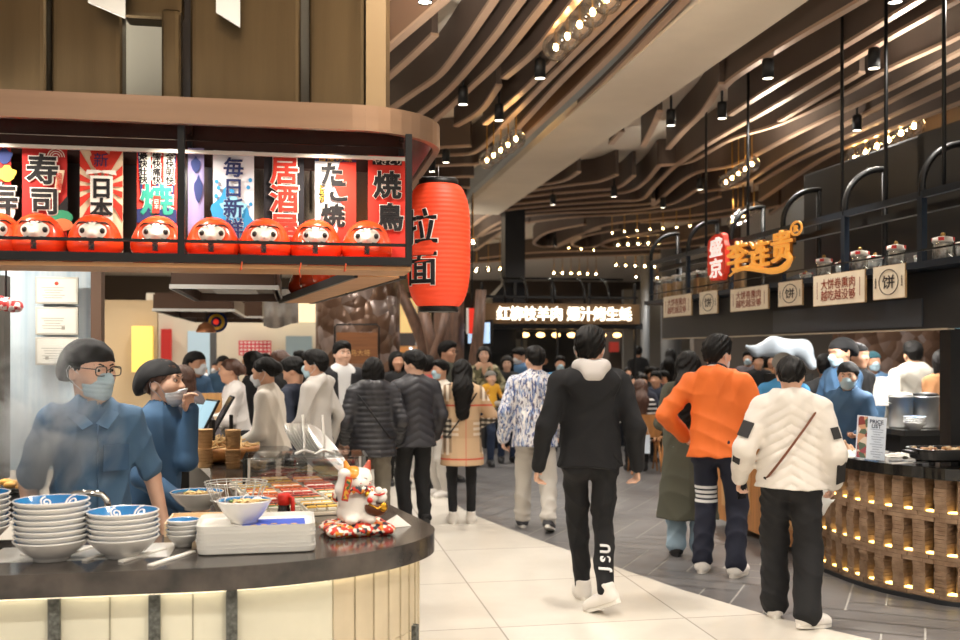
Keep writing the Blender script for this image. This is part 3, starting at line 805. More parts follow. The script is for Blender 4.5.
# spotlights under the ceiling
BLK = mat('black_metal', '#121213', .45, .3)
LAMP = mat('lamp_lens', '#fff1da', .3, emit=9)
def spot_proto():
    r = thing('spotlight', '', 'spotlight')
    MB().lathe([(.044, 0.01), (.048, 0.0), (.048, .15), (.042, .168)], 20).obj('lamp_body', BLK, r)
    MB().lathe([(.0, .012), (.045, .012), (.045, .008), (0, .008)], 20).obj('lens', LAMP, r)
    MB().tube([(0, 0, .165), (0, 0, .30)], .012, 8).obj('stem', BLK, r)
    return r
sp0 = spot_proto()
spots = [(463, 105, 10.0, 'beside the curving left baffles'), (540, 79, 9.0, 'between baffles below the big globes'), (499, 121, 10.6, 'between baffles above the small globes'), (671, 126, 10.8, 'right beside the pale beam'),
         (722, 119, 10.5, 'at the curved end of a baffle right of the beam'), (768, 79, 9.0, 'hanging over the golden shop sign'), (874, 69, 8.7, 'nearest the hanging rods'), (895, 3, 7.1, 'cut by the top of the picture'),
         (614, 197, 15.8, 'in front of the waves near the beam end'), (663, 208, 17, 'above the left end of the arched frame'), (700, 190, 15.2, 'above the arches of the frame'), (555, 246, 23.2, 'far off over the lit stall'), (553, 205, 16.8, 'far off under the flat waves'),
         (857, 131, 11.2, 'left of the right-hand globe row'), (908, 150, 12.2, 'under the right-hand globe row'), (425, 3, 7.1, 'recessed beside the bronze column'), (446, 163, 13.0, 'just right of the canopy corner'), (432, 172, 13.6, 'just above the red lantern')]
for i, (x, y, Y, lab) in enumerate(spots):
    p = at(x, y, 2310 / (HY - y))
    o = sp0 if i == 0 else dup(sp0)
    o.location = p; tag(o, 'black cylinder spotlight ' + lab, 'spotlight', 'ceiling spotlights')
    for ch in o.children:
        if ch.name.startswith('stem'): ch.scale = (1, 1, max(.3, (ZC - p.z - .16) / .14)); ch.location.z = .165 * (1 - ch.scale.z)
# rows of clear globes
GLASS = clear_mat('globe_glass', (.98, .96, .92), .22, .06, .62)
BULB = mat('bulb_glow', '#ffe2b0', .4, emit=110, ecol='#ffcf8a')
BRASS = mat('brass', '#b98a45', .3, .9)
def globes(px, r, z_bar, lab, small=False):
    z_bar = ZC - .012
    pts = [at(x, y, Y) for x, y, Y in px]
    c = sum(pts, Vector()) / len(pts)
    t = thing('globe_chandelier', lab, 'chandelier', c)
    for p in pts:
        q = p - c
        g = MB(); g.ball((0, 0, 0), r, 20 if not small else 10, 12 if not small else 6); go = g.obj('glass_globe', GLASS, t, loc=q)
        MB().ball((0, 0, 0), (r * .18, r * .18, r * .26), 10, 8).obj('bulb', BULB, go)
        MB().tube([q + Vector((0, 0, r * .34)), q + Vector((0, 0, max(z_bar - p.z, r + .05)))], .008, 6).obj('stem', BRASS, t)
    a, b_ = pts[0] - c, pts[-1] - c
    MB().tube([Vector((a.x, a.y, z_bar - c.z)), Vector((b_.x, b_.y, z_bar - c.z))], .014, 6).obj('ceiling_bar', BRASS, t)
    return t
def row(x0, y0, Y0, x1, y1, Y1, n):
    a, b_ = at(x0, y0, Y0), at(x1, y1, Y1); r = []
    for i in range(n):
        p = a.lerp(b_, i / (n - 1)); r.append(((p.x / p.y) * F + HX, HY - (p.z - CH) / p.y * F, p.y))
    return r
globes(row(556, 47, 7.75, 622, -16, 6.5, 6), .108, 4.35, 'row of large clear glass globes at the top of the picture')
globes(row(487, 160, 11.6, 516, 139, 10.6, 5), .104, 4.3, 'row of clear glass globes left of the pale beam')
globes(row(726, 182, 13.5, 752, 164, 12.6, 5), .104, 4.3, 'row of clear glass globes above the golden shop sign')
globes(row(855, 158, 12.2, 914, 126, 11.0, 6), .128, 4.1, 'row of clear glass globes behind the hanging rods')
globes(row(733, 222, 16, 754, 208, 15, 5), .10, 4.3, 'row of glass globes seen through the arches')
globes([(473, 242, 16)], .11, 4.0, 'single glass globe beside the dark duct', True)
for k, (x0, y0, Y0, x1, y1, Y1, n, lab) in enumerate([(554, 273, 27, 596, 274, 27, 6, 'row of warm globes directly above the lit stall sign'), (616, 265, 26, 664, 267, 26, 6, 'row of warm globes left of the arched frame'),
        (452, 271, 24, 500, 269, 25, 5, 'row of warm globes between the lantern and the dark duct'), (618, 245, 22, 658, 243, 22, 5, 'highest row of tiny globes over the seats'), (636, 277, 28, 668, 278, 28, 4, 'lowest row of warm globes beside the arched frame'),
        (556, 247, 24, 594, 250, 24, 4, 'row of tiny globes in the waves over the lit stall'), (612, 233, 19, 690, 226, 18, 7, 'row of tiny globes high in the ripples over the seats')]):
    globes(row(x0, y0, Y0, x1, y1, Y1, n), .085 if k < 5 else .05, 4.3, lab, True)
# ---------------------------------------------------------------- the stall on the left: canopy, shelf, banners, lantern
def hall(u, v, z=0.0, r=0.0):
    return Matrix.Translation(W(u, v, z)) @ Matrix.Rotation(ANG + r, 4, 'Z')
BRZ = mat('bronze_brushed', '#66563f', .34, .9, noise=.18, nscale=2.0, stretch=(6, 6, .4), bump=.06, bscale=60)
BRZP = mat('bronze_pink', '#a3856e', .33, .8, noise=.10, nscale=2, stretch=(.4, .4, 8))
DKB = mat('dark_brown_panel', '#2a201b', .35)
SOF = mat('soffit_mirror', '#6a4334', .12, .9)
CREAM = mat('cream_wall', '#d9d4c2', .8)
u0c = UV(on_v(4.04, 0, 200))[0]
VF = 4.04
def band_pts(v_front, u_right, rad, v_back, inset=0.0):
    p = [(-6.0, v_front + inset), (u_right - rad, v_front + inset)]
    for i in range(1, 13):
        a = PI / 2 * i / 12
        p.append((u_right - rad + (rad - inset) * math.sin(a), v_front + rad - (rad - inset) * math.cos(a)))
    p.append((u_right - inset, v_back))
    return p
t = thing('stall_canopy', 'stall canopy of brushed bronze with rounded corner over the red dolls', 'canopy', W(0, 0), ANG)
UR = .605
outer = band_pts(3.99, UR, .40, 7.4); inner = band_pts(3.99, UR, .40, 7.4, .03)
b = MB(); b.prism(outer + inner[::-1], 2.500, 2.602); b.obj('fascia', BRZP, t)
b = MB(); b.prism(inner + [(-6, 7.4)], 2.515, 2.53); b.obj('soffit', SOF, t)
b = MB(); b.prism(inner + [(-6, 7.4)], 2.578, 2.592); b.obj('top_board', DKB, t)
# bronze cladding over the canopy, upright boxes with bevelled edges
cl = thing('bronze_cladding', 'tall brushed bronze cladding panels rising above the canopy', 'cladding', W(0, 0), ANG)
def cpx(x, v): return UV(on_v(v, x, 100))[0]
for (x0, x1, v, z0, z1, d) in [(-60, 46, 4.22, 2.592, 4.40, .12), (51, 122, 4.22, 2.592, 4.40, .12), (123, 184, 4.22, 2.97, 4.40, .12), (161, 181, 4.17, 2.59, 3.00, .42), (190, 301, 4.20, 2.592, 4.40, .14), (309, 366, 4.20, 2.592, 4.40, .14)]:
    a, b_ = cpx(x0, v), cpx(x1, v)
    MB().box(((a + b_) / 2, v + d / 2, (z0 + z1) / 2), (b_ - a, d, z1 - z0), bevel=.022, seg=3).obj('cladding_panel', BRZ, cl)
a, b_ = cpx(366, 4.2), cpx(391, 4.2)
MB().prism([(a, 4.20), (b_ - .02, 4.22), (b_, 4.26), (b_, 5.6), (a, 5.6)], 2.592, 4.40).obj('corner_post', mat('bronze_lit', '#a08a6c', .34, .85), cl)  # same bronze as the panels, the post's stronger light put into its colour
MB().box(((cpx(44, 4.3) + cpx(51, 4.3)) / 2, 4.33, 3.49), (.05, .02, 1.8)).obj('gap_strip', DKB, cl)
MB().box(((cpx(300, 4.3) + cpx(310, 4.3)) / 2, 4.32, 3.49), (.08, .02, 1.8)).obj('gap_strip', mat('gap_light', '#c9c2b2', .6), cl)
MB().box((cpx(186, 4.3), 4.31, 3.49), (.05, .14, 1.8)).obj('gap_strip', DKB, cl)
MB().box((cpx(182, 4.3), 4.30, 3.49), (.012, .02, 1.8)).obj('gap_strip', mat('gap_light', '#c9c2b2', .6), cl)
hall_box('trim_1', -1.9, 0.1, 5.2, 5.26, 2.6, ZC, CREAM, kind='structure')
for k, (x0, x1, yb0, yb1, wh) in enumerate([(88, 125, 2, 18, 'left'), (216, 240, 12, 27, 'right')]):  # pale sheets added where bright ceiling shows through openings in the cladding
    p0, p1 = on_v(4.1, x0, yb0), on_v(4.1, x1, yb1)
    zt = 3.35
    q0, q1 = UV(p0), UV(p1)
    o = MB().add([(0, 0, zt - q0[2]), (q1[0] - q0[0], 0, zt - q0[2]), (q1[0] - q0[0], 0, q1[2] - q0[2]), (0, 0, 0), (0, .012, zt - q0[2]), (q1[0] - q0[0], .012, zt - q0[2]), (q1[0] - q0[0], .012, q1[2] - q0[2]), (0, .012, 0)],
             [(0, 1, 2, 3), (7, 6, 5, 4), (0, 4, 5, 1), (1, 5, 6, 2), (2, 6, 7, 3), (3, 7, 4, 0)]).obj('ceiling_glimpse', mat('ceiling_pale', '#e2e0da', .6), loc=p0, rotz=ANG)
    tag(o, 'pale sheet standing in for bright ceiling seen through the bronze cladding, the %s one' % wh, 'board', 'ceiling glimpses in the cladding')

# the display shelf with frame, red cloth, dolls
fr = thing('display_shelf', 'black metal shelf frame hung under the canopy, carrying red dolls', 'shelf', W(0, 0), ANG)
uR = UV(on_v(VF, 411, 250))[0]; uL = -3.2; uM = UV(on_v(VF, 184, 250))[0]
MB().box(((uL + uR) / 2, VF + .14, 1.957), (uR - uL, .28, .016)).obj('shelf_board', mat('shelf_wood', '#b48558', .5, noise=.2, nscale=3, stretch=(.5, 8, 8)), fr)
MB().box(((uL + uR) / 2, VF - .006, 1.985), (uR - uL, .022, .034)).obj('front_rail', BLK, fr)
MB().box(((uL + uR) / 2, VF, 2.052), (uR - uL, .014, .012)).obj('guard_rail', BLK, fr)
for u in (uR, uM, uM - 1.4):
    MB().box((u - .01, VF, 2.237), (.026, .026, .528)).obj('post', BLK, fr)
    MB().box((u - .01, VF + .30, 2.237), (.02, .02, .528)).obj('post', BLK, fr)
MB().box(((uL + uR) / 2, VF + .16, 2.432), (uR - uL, .014, .014)).obj('banner_rod', mat('rod_white', '#cfc9c0', .4), fr)
MB().box(((uL + cpx(200, 4.4)) / 2, VF + .36, 2.24), (cpx(200, 4.4) - uL, .012, .46)).obj('back_panel', DKB, fr)
MB().box(((uL + uR) / 2, VF + .34, 2.458), (uR - uL, .012, .11)).obj('header_panel', mat('header_panel', '#4a3028', .25, .4), fr)
MB().box((uR - .01, VF + .15, 1.985), (.022, .28, .034)).obj('side_rail', BLK, fr)
RED = mat('red_cloth', '#c22a18', .8, noise=.25, nscale=9, bump=.3, bscale=12)
def cloth(i, j):
    u = uL + (uR - .05 - uL) * i; v = VF + .02 + .22 * j
    return (u, v, 1.978 + .014 * abs(math.sin(u * 9)) * (1 - j) + .008 * math.sin(u * 23) + .010)
b = MB(); b.grid(cloth, 160, 6); b.grid(lambda i, j: (cloth(i, 0)[0], VF + .018 - .0 * j, cloth(i, 0)[2] * (1 - j) + 1.968 * j), 160, 2)
o = b.obj('shelf_cloth', RED); o.location = W(0, 0); o.rotation_euler = (0, 0, ANG); tag(o, 'crumpled red cloth laid along the shelf under the round dolls', 'cloth')
for x in (241, 300, 345):
    u = cpx(x, VF - .02)
    o = MB().tube([(0, 0, .0), (.004, -.012, -.03), (-.003, -.012, -.06), (.003, -.010, -.085 if x == 300 else -.05)], .003, 6).obj('red_ribbon', mat('ribbon_red', '#d9542c', .6), loc=W(u, VF - .004, 2.0), rotz=ANG)
    tag(o, 'thin red ribbon end hanging off the shelf ' + {241: 'below the blue splash banner', 300: 'below the black banner, the longest', 345: 'below the octopus ball banner'}[x], 'ribbon', 'ribbons on the shelf')
# darumas
DR = mat('daruma_red', '#e0471f', .22, coat=.4); DF = mat('daruma_face', '#e9e0d6', .4); DBK = mat('daruma_black', '#15100e', .4); DPK = mat('daruma_mouth', '#b98478', .5); DGR = mat('daruma_grey', '#5b6263', .5)
def daruma():
    r = thing('daruma_doll', '', 'doll')
    S0 = [ell((0, 0, .105), (.118, .105, .108), .03), ell((0, .01, .06), (.122, .105, .062), .05)]
    sub = [dict(o, op='sub') for o in [ell((0, -.115, .128), (.094, .052, .052), .012)]]
    link_mesh('doll_body', sdf_mesh('doll_body', S0 + sub, .0045, lambda f, G: np.maximum(f, .004 - G[2])), DR, r)
    link_mesh('doll_face', sdf_mesh('doll_face', [ell((0, -.012, .120), (.108, .082, .082), .02), ell((0, -.087, .112), (.012, .018, .01), .02)], .0045, lambda f, G: np.maximum(f, np.maximum(((np.abs(G[0]) / .095) ** 2.6 + (np.abs(G[2] - .129) / .050) ** 2.4 - 1) * .04, G[1] + .02))), DF, r)
    for s in (-1, 1):
        e = MB(); e.ball((s * .046, -.084, .128), (.0135, .010, .0135), 14, 8, 0); e.obj('doll_eye', DBK, r)
        MB().tube([(s * .014, -.090, .158), (s * .036, -.086, .166), (s * .062, -.076, .166), (s * .084, -.056, .150)], [.002, .0035, .004, .002], 6).obj('doll_brow', DBK, r)
        MB().tube([(s * .026, -.094, .097), (s * .046, -.088, .092), (s * .066, -.078, .093), (s * .084, -.060, .104)], [.002, .005, .0065, .002], 6).obj('doll_whiskers', DBK, r)
        MB().tube([(s * .070, -.074, .112), (s * .082, -.062, .120)], .005, 6).obj('doll_cheek', DGR, r)
    MB().tube([(-.020, -.091, .108), (0, -.096, .113), (.020, -.091, .108)], [.003, .006, .003], 6).obj('doll_mouth', DPK, r)
    b = MB()
    for i in range(3): b.tube([(-.020 + .02 * i + .004 * math.cos(a), -.086, .168 + .004 * math.sin(a)) for a in [2 * PI * k / 8 for k in range(8)]], .0014, 5, closed=True)
    b.obj('doll_marks', DBK, r)
    wall_text('doll_writing', '開\n運', .030, DBK, r, (0, -.1145, .062), (PI / 2 - .08, 0, 0), .002, .0008, line=.8)
    return r
d0 = daruma()
names = ['cut by the left edge of the picture', 'under the red sushi banner', 'under the sun ray banner', 'under the banner of small words', 'beside the middle black post', 'right of the blue splash banner', 'between the black banner and the octopus ball banner', 'at the right end under the grilled chicken banner']
for i, x in enumerate([-4, 38, 95, 158, 213, 265, 316, 367]):
    o = d0 if i == 0 else dup(d0)
    p = on_v(VF + .15, x, 250); q = UV(p)
    o.location = W(q[0], q[1], 1.985); o.rotation_euler = (0, 0, ANG + .0 - (x - 200) * .0004)
    o.scale = (.80, .80, .86)
    tag(o, 'glossy red daruma doll with white face ' + names[i], 'doll', 'dolls along the shelf')

# hanging cloth banners
INK = mat('ink_black', '#0e0c10', .8); INKW = mat('ink_white', '#efe9e0', .8); INKR = mat('ink_red', '#c4301f', .8); INKN = mat('ink_navy', '#1b2a5e', .8); INKB = mat('ink_blue', '#2b8cc4', .8); INKY = mat('ink_yellow', '#e2b23a', .8); INKG = mat('ink_green', '#2f8f6a', .8)
INKO = mat('ink_orange', '#e2702a', .8)
BR = {'red': mat('banner_red', '#b32420', .85), 'white': mat('banner_white', '#dcdde6', .85), 'black': mat('banner_black', '#17151c', .85), 'redb': mat('banner_bright_red', '#cf3326', .85), 'cream': mat('banner_cream', '#e3cdae', .85), 'lilac': mat('banner_lilac', '#8a82ac', .85)}
VB = VF + .22
def banner(x0, x1, yt, m, label, zb=1.99):
    a, b_ = on_v(VB, x0, yt), on_v(VB, x1, yt); ua, ub = UV(a)[0], UV(b_)[0]
    zt = (a.z + b_.z) / 2; w = ub - ua; h = zt - zb
    r = thing('noren_banner', label, 'banner', W((ua + ub) / 2, VB, zt), ANG, 'banners behind the dolls')
    b = MB()
    def fn(i, j): return ((i - .5) * w, .004 * math.sin(i * 7 + x0) + .003 * math.sin(j * 5), -j * h)
    b.grid(fn, 12, 14); b.grid(lambda i, j: (fn(i, j)[0], fn(i, j)[1] + .003, fn(i, j)[2]), 12, 14)
    b.obj('cloth', m, r)
    return r, w, h
YB = -.010
def put(r, nm, t, size, m, x, z, om=None, ob=.0, bold=.0, line=.95, sx=1.0, y=YB):
    if om: wall_text(nm + '_outline', t, size, om, r, (x, y + .0025, z), depth=.0006, bold=ob, line=line, sx=sx)
    wall_text(nm, t, size, m, r, (x, y, z), depth=.0006, bold=bold, line=line, sx=sx)
def patch(r, nm, pts, m, y=-.0075):
    b = MB(); n = len(pts)
    b.add([(p[0], y, p[1]) for p in pts] + [(p[0], y + .001, p[1]) for p in pts], [tuple(range(n))[::-1], tuple(range(n, 2 * n))] + [(i, (i + 1) % n, n + (i + 1) % n, n + i) for i in range(n)])
    return b.obj(nm, m, r)
def blob(cx, cz, rx, rz, n=16, wob=0.0): return [(cx + rx * (1 + wob * math.sin(5 * a)) * math.cos(a), cz + rz * (1 + wob * math.cos(4 * a)) * math.sin(a)) for a in [2 * PI * i / n for i in range(n)]]
r, w, h = banner(-34, 11, 143, BR['red'], 'patterned red banner with yellow and blue shapes at the left edge')
for cx, cz, rx, rz, m in ((.06, -.05, .03, .03, INKN), (.07, -.12, .035, .03, INKY), (.05, -.2, .04, .04, INK), (.07, -.28, .03, .05, INKW), (.065, -.36, .03, .06, INKN)): patch(r, 'printed_shape', blob(cx, cz, rx, rz, 14, .2), m)
put(r, 'lettering', '寿', .15, INK, .04, -.23, INKW, .006, .003, y=-.013)
r, w, h = banner(22, 67, 145, BR['red'], 'dark red banner with black sushi lettering outlined in white')
put(r, 'lettering', '寿', .125, INK, -.008, -.098, INKW, .0075, .0035); put(r, 'lettering', '司', .115, INK, .0, -.228, INKW, .0075, .0035)
for k in range(3): MB().tube([(.045 + (.014 + .009 * k) * math.cos(a), -.009, -.048 + (.014 + .009 * k) * math.sin(a)) for a in [PI * i / 10 for i in range(11)]], .0018, 5).obj('wave_mark', INKW, r)
patch(r, 'paper_mark', [(.050, -.10), (.078, -.10), (.062, -.19), (.036, -.19)], mat('ink_cream', '#e6c9a8', .8)); put(r, 'small_lettering', '極\n旨\n握', .026, INKR, .057, -.146, line=.85)
patch(r, 'printed_shape', [(.09, -.20), (.09, -.32), (.0, -.32), (.05, -.25)], INK, -.0068); patch(r, 'printed_shape', blob(.06, -.29, .05, .03, 14), INKG); patch(r, 'printed_shape', blob(.07, -.32, .04, .025, 14), mat('salmon', '#dd7a4a', .7), -.009)
r, w, h = banner(80, 123, 147, BR['cream'], 'banner of red and cream sun rays with black and white lettering')
for k in range(12):
    a0, a1 = 2 * PI * k / 12, 2 * PI * (k + .55) / 12; c = (0, -.16); pts = [c]
    for a in (a0, (a0 + a1) / 2, a1):
        L = min((w / 2 - .001) / max(abs(math.cos(a)), 1e-3), (.158 if math.sin(a) > 0 else .22) / max(abs(math.sin(a)), 1e-3)); pts.append((c[0] + L * math.cos(a), c[1] + L * math.sin(a)))
    patch(r, 'sun_ray', pts, INKR)
patch(r, 'emblem', blob(0, -.055, .042, .04, 20, .08), INKR, -.0095); put(r, 'emblem_lettering', '新', .06, INKN, 0, -.055, y=-.014); patch(r, 'scroll', [(-.055, -.095), (.055, -.095), (.06, -.115), (.0, -.105), (-.06, -.115)], INKW, -.0095)
patch(r, 'letter_panel', [(-.042, -.118), (.045, -.118), (.045, -.31), (-.042, -.31)], INKW, -.009); put(r, 'lettering', '日\n本', .088, INK, .002, -.212, bold=.003, line=.95, y=-.0125)
r, w, h = banner(137, 177, 150, BR['redb'], 'banner printed with six small words and a green blue character')
for k in range(5): patch(r, 'stripe', [(-.075 + .034 * k, -.005), (-.058 + .034 * k, -.005), (-.055 + .030 * k, -.2), (-.062 + .030 * k, -.2)], INKW if k % 2 else INKN)
for k, tx in enumerate(('豪\n快\n壮\n快', '愉\n快\n痛\n快', '全\n快\n明\n快')): put(r, 'small_lettering', tx, .034, INK, -.052 + .052 * k, -.075, INKW, .004, .001, line=.95)
put(r, 'lettering', '焼', .13, mat('ink_teal', '#1f8a78', .7), 0, -.205, INKW, .007, .004); patch(r, 'tag_mark', [(-.012, -.19), (.016, -.19), (.010, -.26), (-.018, -.26)], INKR, -.015); put(r, 'tag_lettering', '日\n本', .022, INKW, 0, -.225, y=-.0175)
patch(r, 'waves', [(-.078, -.245), (-.04, -.235), (0, -.25), (.04, -.235), (.078, -.245), (.078, -.3), (-.078, -.3)], INKN, -.0085)
r, w, h = banner(188, 204, 148, BR['lilac'], 'pale purple banner turned nearly edge on beside the middle post')
patch(r, 'printed_shape', blob(0.0, -.07, .02, .03, 12, .2), INKN); patch(r, 'printed_shape', blob(0.01, -.17, .018, .05, 12, .2), INKN)
r, w, h = banner(213, 254, 151, BR['white'], 'white banner with four navy characters over a blue water splash')
patch(r, 'splash', blob(-.02, -.27, .065, .11, 30, .16), INKB); patch(r, 'splash', blob(.05, -.32, .03, .08, 20, .2), INKB); patch(r, 'splash', blob(.0, -.235, .05, .04, 18, .2), mat('ink_pale_blue', '#8fcbe6', .8), -.0085)
for x, z in ((-.068, -.13), (-.06, -.155), (.068, -.12), (.06, -.15), (.07, -.22), (-.07, -.19)): patch(r, 'drop', blob(x, z, .008, .009, 10), INKB)
put(r, 'lettering', '毎\n日\n新\n鮮', .084, INKN, 0, -.195, INKW, .003, .002, line=1.0)
r, w, h = banner(264, 304, 153, BR['black'], 'black banner with large red tavern characters outlined in white')
put(r, 'lettering', '居\n酒\n屋', .120, INKR, 0, -.195, INKW, .007, .0035, line=.98)
r, w, h = banner(315, 356, 154, BR['white'], 'half white half red banner for octopus balls with navy heading')
patch(r, 'red_half', [(.02, -.03), (w / 2, -.03), (w / 2, -h + .01), (-.02, -h + .01), (.03, -.22), (-.01, -.13)], INKR); patch(r, 'heading', [(-w / 2, -.002), (w / 2, -.002), (w / 2, -.034), (-w / 2, -.034)], INKN, -.0085)
put(r, 'small_lettering', '自慢の味', .036, INKY, 0, -.018); put(r, 'lettering', 'た', .10, INK, -.015, -.085, INKW, .006, .004); put(r, 'lettering', 'こ', .10, INK, .012, -.160, INKW, .006, .004); put(r, 'lettering', '焼', .10, INK, -.012, -.262, INKW, .006, .004)
put(r, 'small_lettering', 'と\nろ\nり', .026, INKY, -.058, -.17, INK, .003)
r, w, h = banner(368, 406, 156, BR['redb'], 'bright red grilled chicken banner, last before the lantern')
patch(r, 'heading', [(-.062, -.010), (.062, -.010), (.062, -.04), (-.062, -.04)], INK, -.0085); put(r, 'small_lettering', 'やきとり', .032, INKW, 0, -.025); put(r, 'lettering', '焼', .12, INK, 0, -.125, INKW, .006, .004); put(r, 'lettering', '鳥', .12, INK, .01, -.26, INKW, .006, .004)

# red paper lantern
pL = at(438.5, 246, 4.66); LR, LHh = .147, .285
ln = thing('paper_lantern', 'red ribbed paper lantern hung at the canopy corner', 'lantern', pL, ANG)
prof = []
for i in range(121):
    tt = -1 + 2 * i / 120; z = tt * LHh
    e = (1 - abs(tt) ** 3.6); rr = .085 + (LR - .085) * max(e, 0) ** .62
    rr += .0022 * abs(math.sin(i / 120 * PI * 27))
    prof.append((rr, z))
LAN = mat('lantern_paper', '#e84a28', .55, emit=.16, ecol='#ff3a14')
b = MB(); b.lathe(prof, 48); b.obj('lantern_paper', LAN, ln)
b = MB(); b.lathe([(.088, LHh - .012), (.092, LHh - .012), (.092, LHh + .022), (.078, LHh + .022)], 32); b.obj('top_ring', BLK, ln)
b = MB(); b.lathe([(.078, -LHh - .022), (.092, -LHh - .022), (.092, -LHh + .012), (.088, -LHh + .012)], 32); b.obj('bottom_ring', BLK, ln)
b = MB(); b.tube([(0, 0, LHh), (0, 0, 2.49 - pL.z)], .0022, 6); b.tube([(-.08, 0, LHh + .02), (-.08, 0, LHh + .036), (.08, 0, LHh + .036), (.08, 0, LHh + .02)], .003, 6); b.obj('hanging_wire', mat('wire', '#9a9a9a', .4, .8), ln)
def wrap_text(t, size, m, z, ang, rr, nm, bold):
    me = text_mesh(t, size, 0.0012, bold).copy(); bm = bmesh.new(); bm.from_mesh(me)
    for v in bm.verts:
        a = ang + v.co.x / LR; k = (LR + .004 + rr + v.co.z)
        v.co = Vector((k * math.sin(a), -k * math.cos(a), z + v.co.y))
    bm.to_mesh(me); bm.free(); me.update()
    link_mesh(nm, me, m, ln)
for nm, m, bd, rr in (('lettering_outline', INKW, .006, .0), ('lettering', INK, .003, .0022)):
    wrap_text('拉', .17, m, .075, -.72, rr, nm, bd); wrap_text('面', .17, m, -.115, -.72, rr, nm, bd)

# lamps that light the shelf from inside the canopy
for u_ in (-1.9, -1.2, -.5, .1):
    area_light(W(u_, VF + .03, 2.44), 4.0, .10, (1, .9, .76), rot=(.25, 0, ANG), spread=math.radians(150))
# kitchen lamps of the left stall
for u_, v_, pw in ((-1.5, 4.55, 16), (-.75, 4.9, 16), (-1.6, 5.4, 18), (-.9, 6.6, 18), (-1.8, 8.2, 18), (-.9, 10.5, 24), (-2.2, 12.2, 10)):
    area_light(W(u_, v_, 2.44), pw, .16, (1, .93, .83), spread=math.radians(160))
# ---------------------------------------------------------------- the counter of the left stall and what stands on it
GRAN = mat('granite_top', '#4c4540', .14, noise=.55, nscale=9, col2='#2b2826')
GRAN.node_tree.nodes['Principled BSDF'].inputs['Specular IOR Level'].default_value = .6
STONE = mat('cream_stone', '#d6d3c0', .5, noise=.10, nscale=2.5)
TILE = mat('cream_tile', '#c9bca2', .5, noise=.12, nscale=5)
DGRAN = mat('speckled_granite', '#6a6c68', .6, noise=.7, nscale=60, col2='#24261f')
ZT = .92
cpts = [Vector((u, v, 0)) for u, v in [(-6, 3.35), (-.6, 3.35), (-.25, 3.352), (.05, 3.42), (.30, 3.56), (.46, 3.74), (.525, 3.93), (.50, 4.15), (.42, 4.52), (.30, 5.2), (.12, 6.4), (-.1, 7.6)]]
curve = [cpts[0]] + smooth_line(cpts[1:], 6)
inner = [(-.80, 7.6), (-.55, 6.4), (-.38, 4.7), (-.45, 3.98), (-6, 3.98)]
def inset(line, d):
    out = []
    for i, p in enumerate(line):
        t = (line[min(i + 1, len(line) - 1)] - line[max(i - 1, 0)]).normalized(); out.append(p + Vector((-t.y, t.x, 0)) * d)
    return out
ct = thing('service_counter', 'dark granite topped counter with rounded end and glowing cream stone front', 'counter', W(0, 0), ANG)
MB().prism([(p.x, p.y) for p in curve] + inner, ZT - .078, ZT).obj('worktop', GRAN, ct)
bl = inset(curve, .065)
nf = next(i for i, p in enumerate(bl) if p.x > .10)
MB().prism([(p.x, p.y) for p in bl[:nf + 1]] + [(bl[nf].x, 3.9), (-6, 3.9)], .0, ZT - .078).obj('stone_front', STONE, ct)
b = MB()
cum = 0
for i in range(nf, len(bl) - 1):
    p, q = bl[i], bl[i + 1]; L = (q - p).length; n = max(1, int(L / .062))
    for k in range(n):
        a, c = p.lerp(q, (k + .04) / n), p.lerp(q, (k + .96) / n); nn = Vector((c.y - a.y, a.x - c.x, 0)).normalized()
        for z0, z1 in ((0, .28), (.283, .56), (.563, .84)):
            off = .006 if (i + k) % 2 else .0
            b.add([(a + nn * off) + Vector((0, 0, z0)), (c + nn * off) + Vector((0, 0, z0)), (c + nn * off) + Vector((0, 0, z1)), (a + nn * off) + Vector((0, 0, z1)),
                   (a - nn * .03) + Vector((0, 0, z0)), (c - nn * .03) + Vector((0, 0, z0)), (c - nn * .03) + Vector((0, 0, z1)), (a - nn * .03) + Vector((0, 0, z1))], [(0, 1, 2, 3), (7, 6, 5, 4), (0, 4, 5, 1), (1, 5, 6, 2), (2, 6, 7, 3), (3, 7, 4, 0)])
b.obj('tile_cladding', TILE, ct)
MB().prism([(p.x, p.y) for p in inset(curve[nf:], .10)] + inner[:3] + [(-.45, 3.9), (bl[nf].x - .3, 3.9)], .0, ZT - .079).obj('counter_core', mat('core_dark', '#4b463f', .8), ct)
for x, z0, z1 in [(55, .50, .838), (155, .50, .838), (232, .50, .838), (-40, .5, .838), (350, .36, .838), (297, .30, .60), (205, .2, .60), (105, .2, .60), (412, .10, .58), (410, .70, .838), (20, .1, .45)]:
    best = min(bl, key=lambda p: abs((lambda w: (w.x / w.y) * F + HX)(W(p.x, p.y)) - x)) if x > 250 else None
    if best is None:
        p = on_v(3.415, x, 600); q = UV(p); best = Vector((q[0], q[1], 0)); nn = Vector((0, -1, 0))
    else:
        i = bl.index(best); t_ = (bl[min(i + 1, len(bl) - 1)] - bl[i - 1]).normalized(); nn = Vector((t_.y, -t_.x, 0))
    ang = math.atan2(nn.x, -nn.y)
    MB().box((0, 0, 0), (.036, .03, z1 - z0), bevel=.002).obj('granite_strip', DGRAN, ct, mtx=Matrix.Translation(Vector((best.x, best.y, (z0 + z1) / 2)) + nn * .008) @ Matrix.Rotation(ang, 4, 'Z'))
for x in (110, 193): 
    p = UV(on_v(3.415, x, 600)); MB().box((p[0], 3.413, .46), (.004, .006, .74)).obj('stone_joint', mat('joint_dark', '#8f8b78', .8), ct)
LED = mat('led_warm', '#fff0d8', .4, emit=4.0, ecol='#fff0cc')
le = inset(curve, .045)
b = MB(); ribbon(b, le[:len(le) - 14], .012, ZT - .088, ZT - .079); b.obj('led_strip', LED, ct)

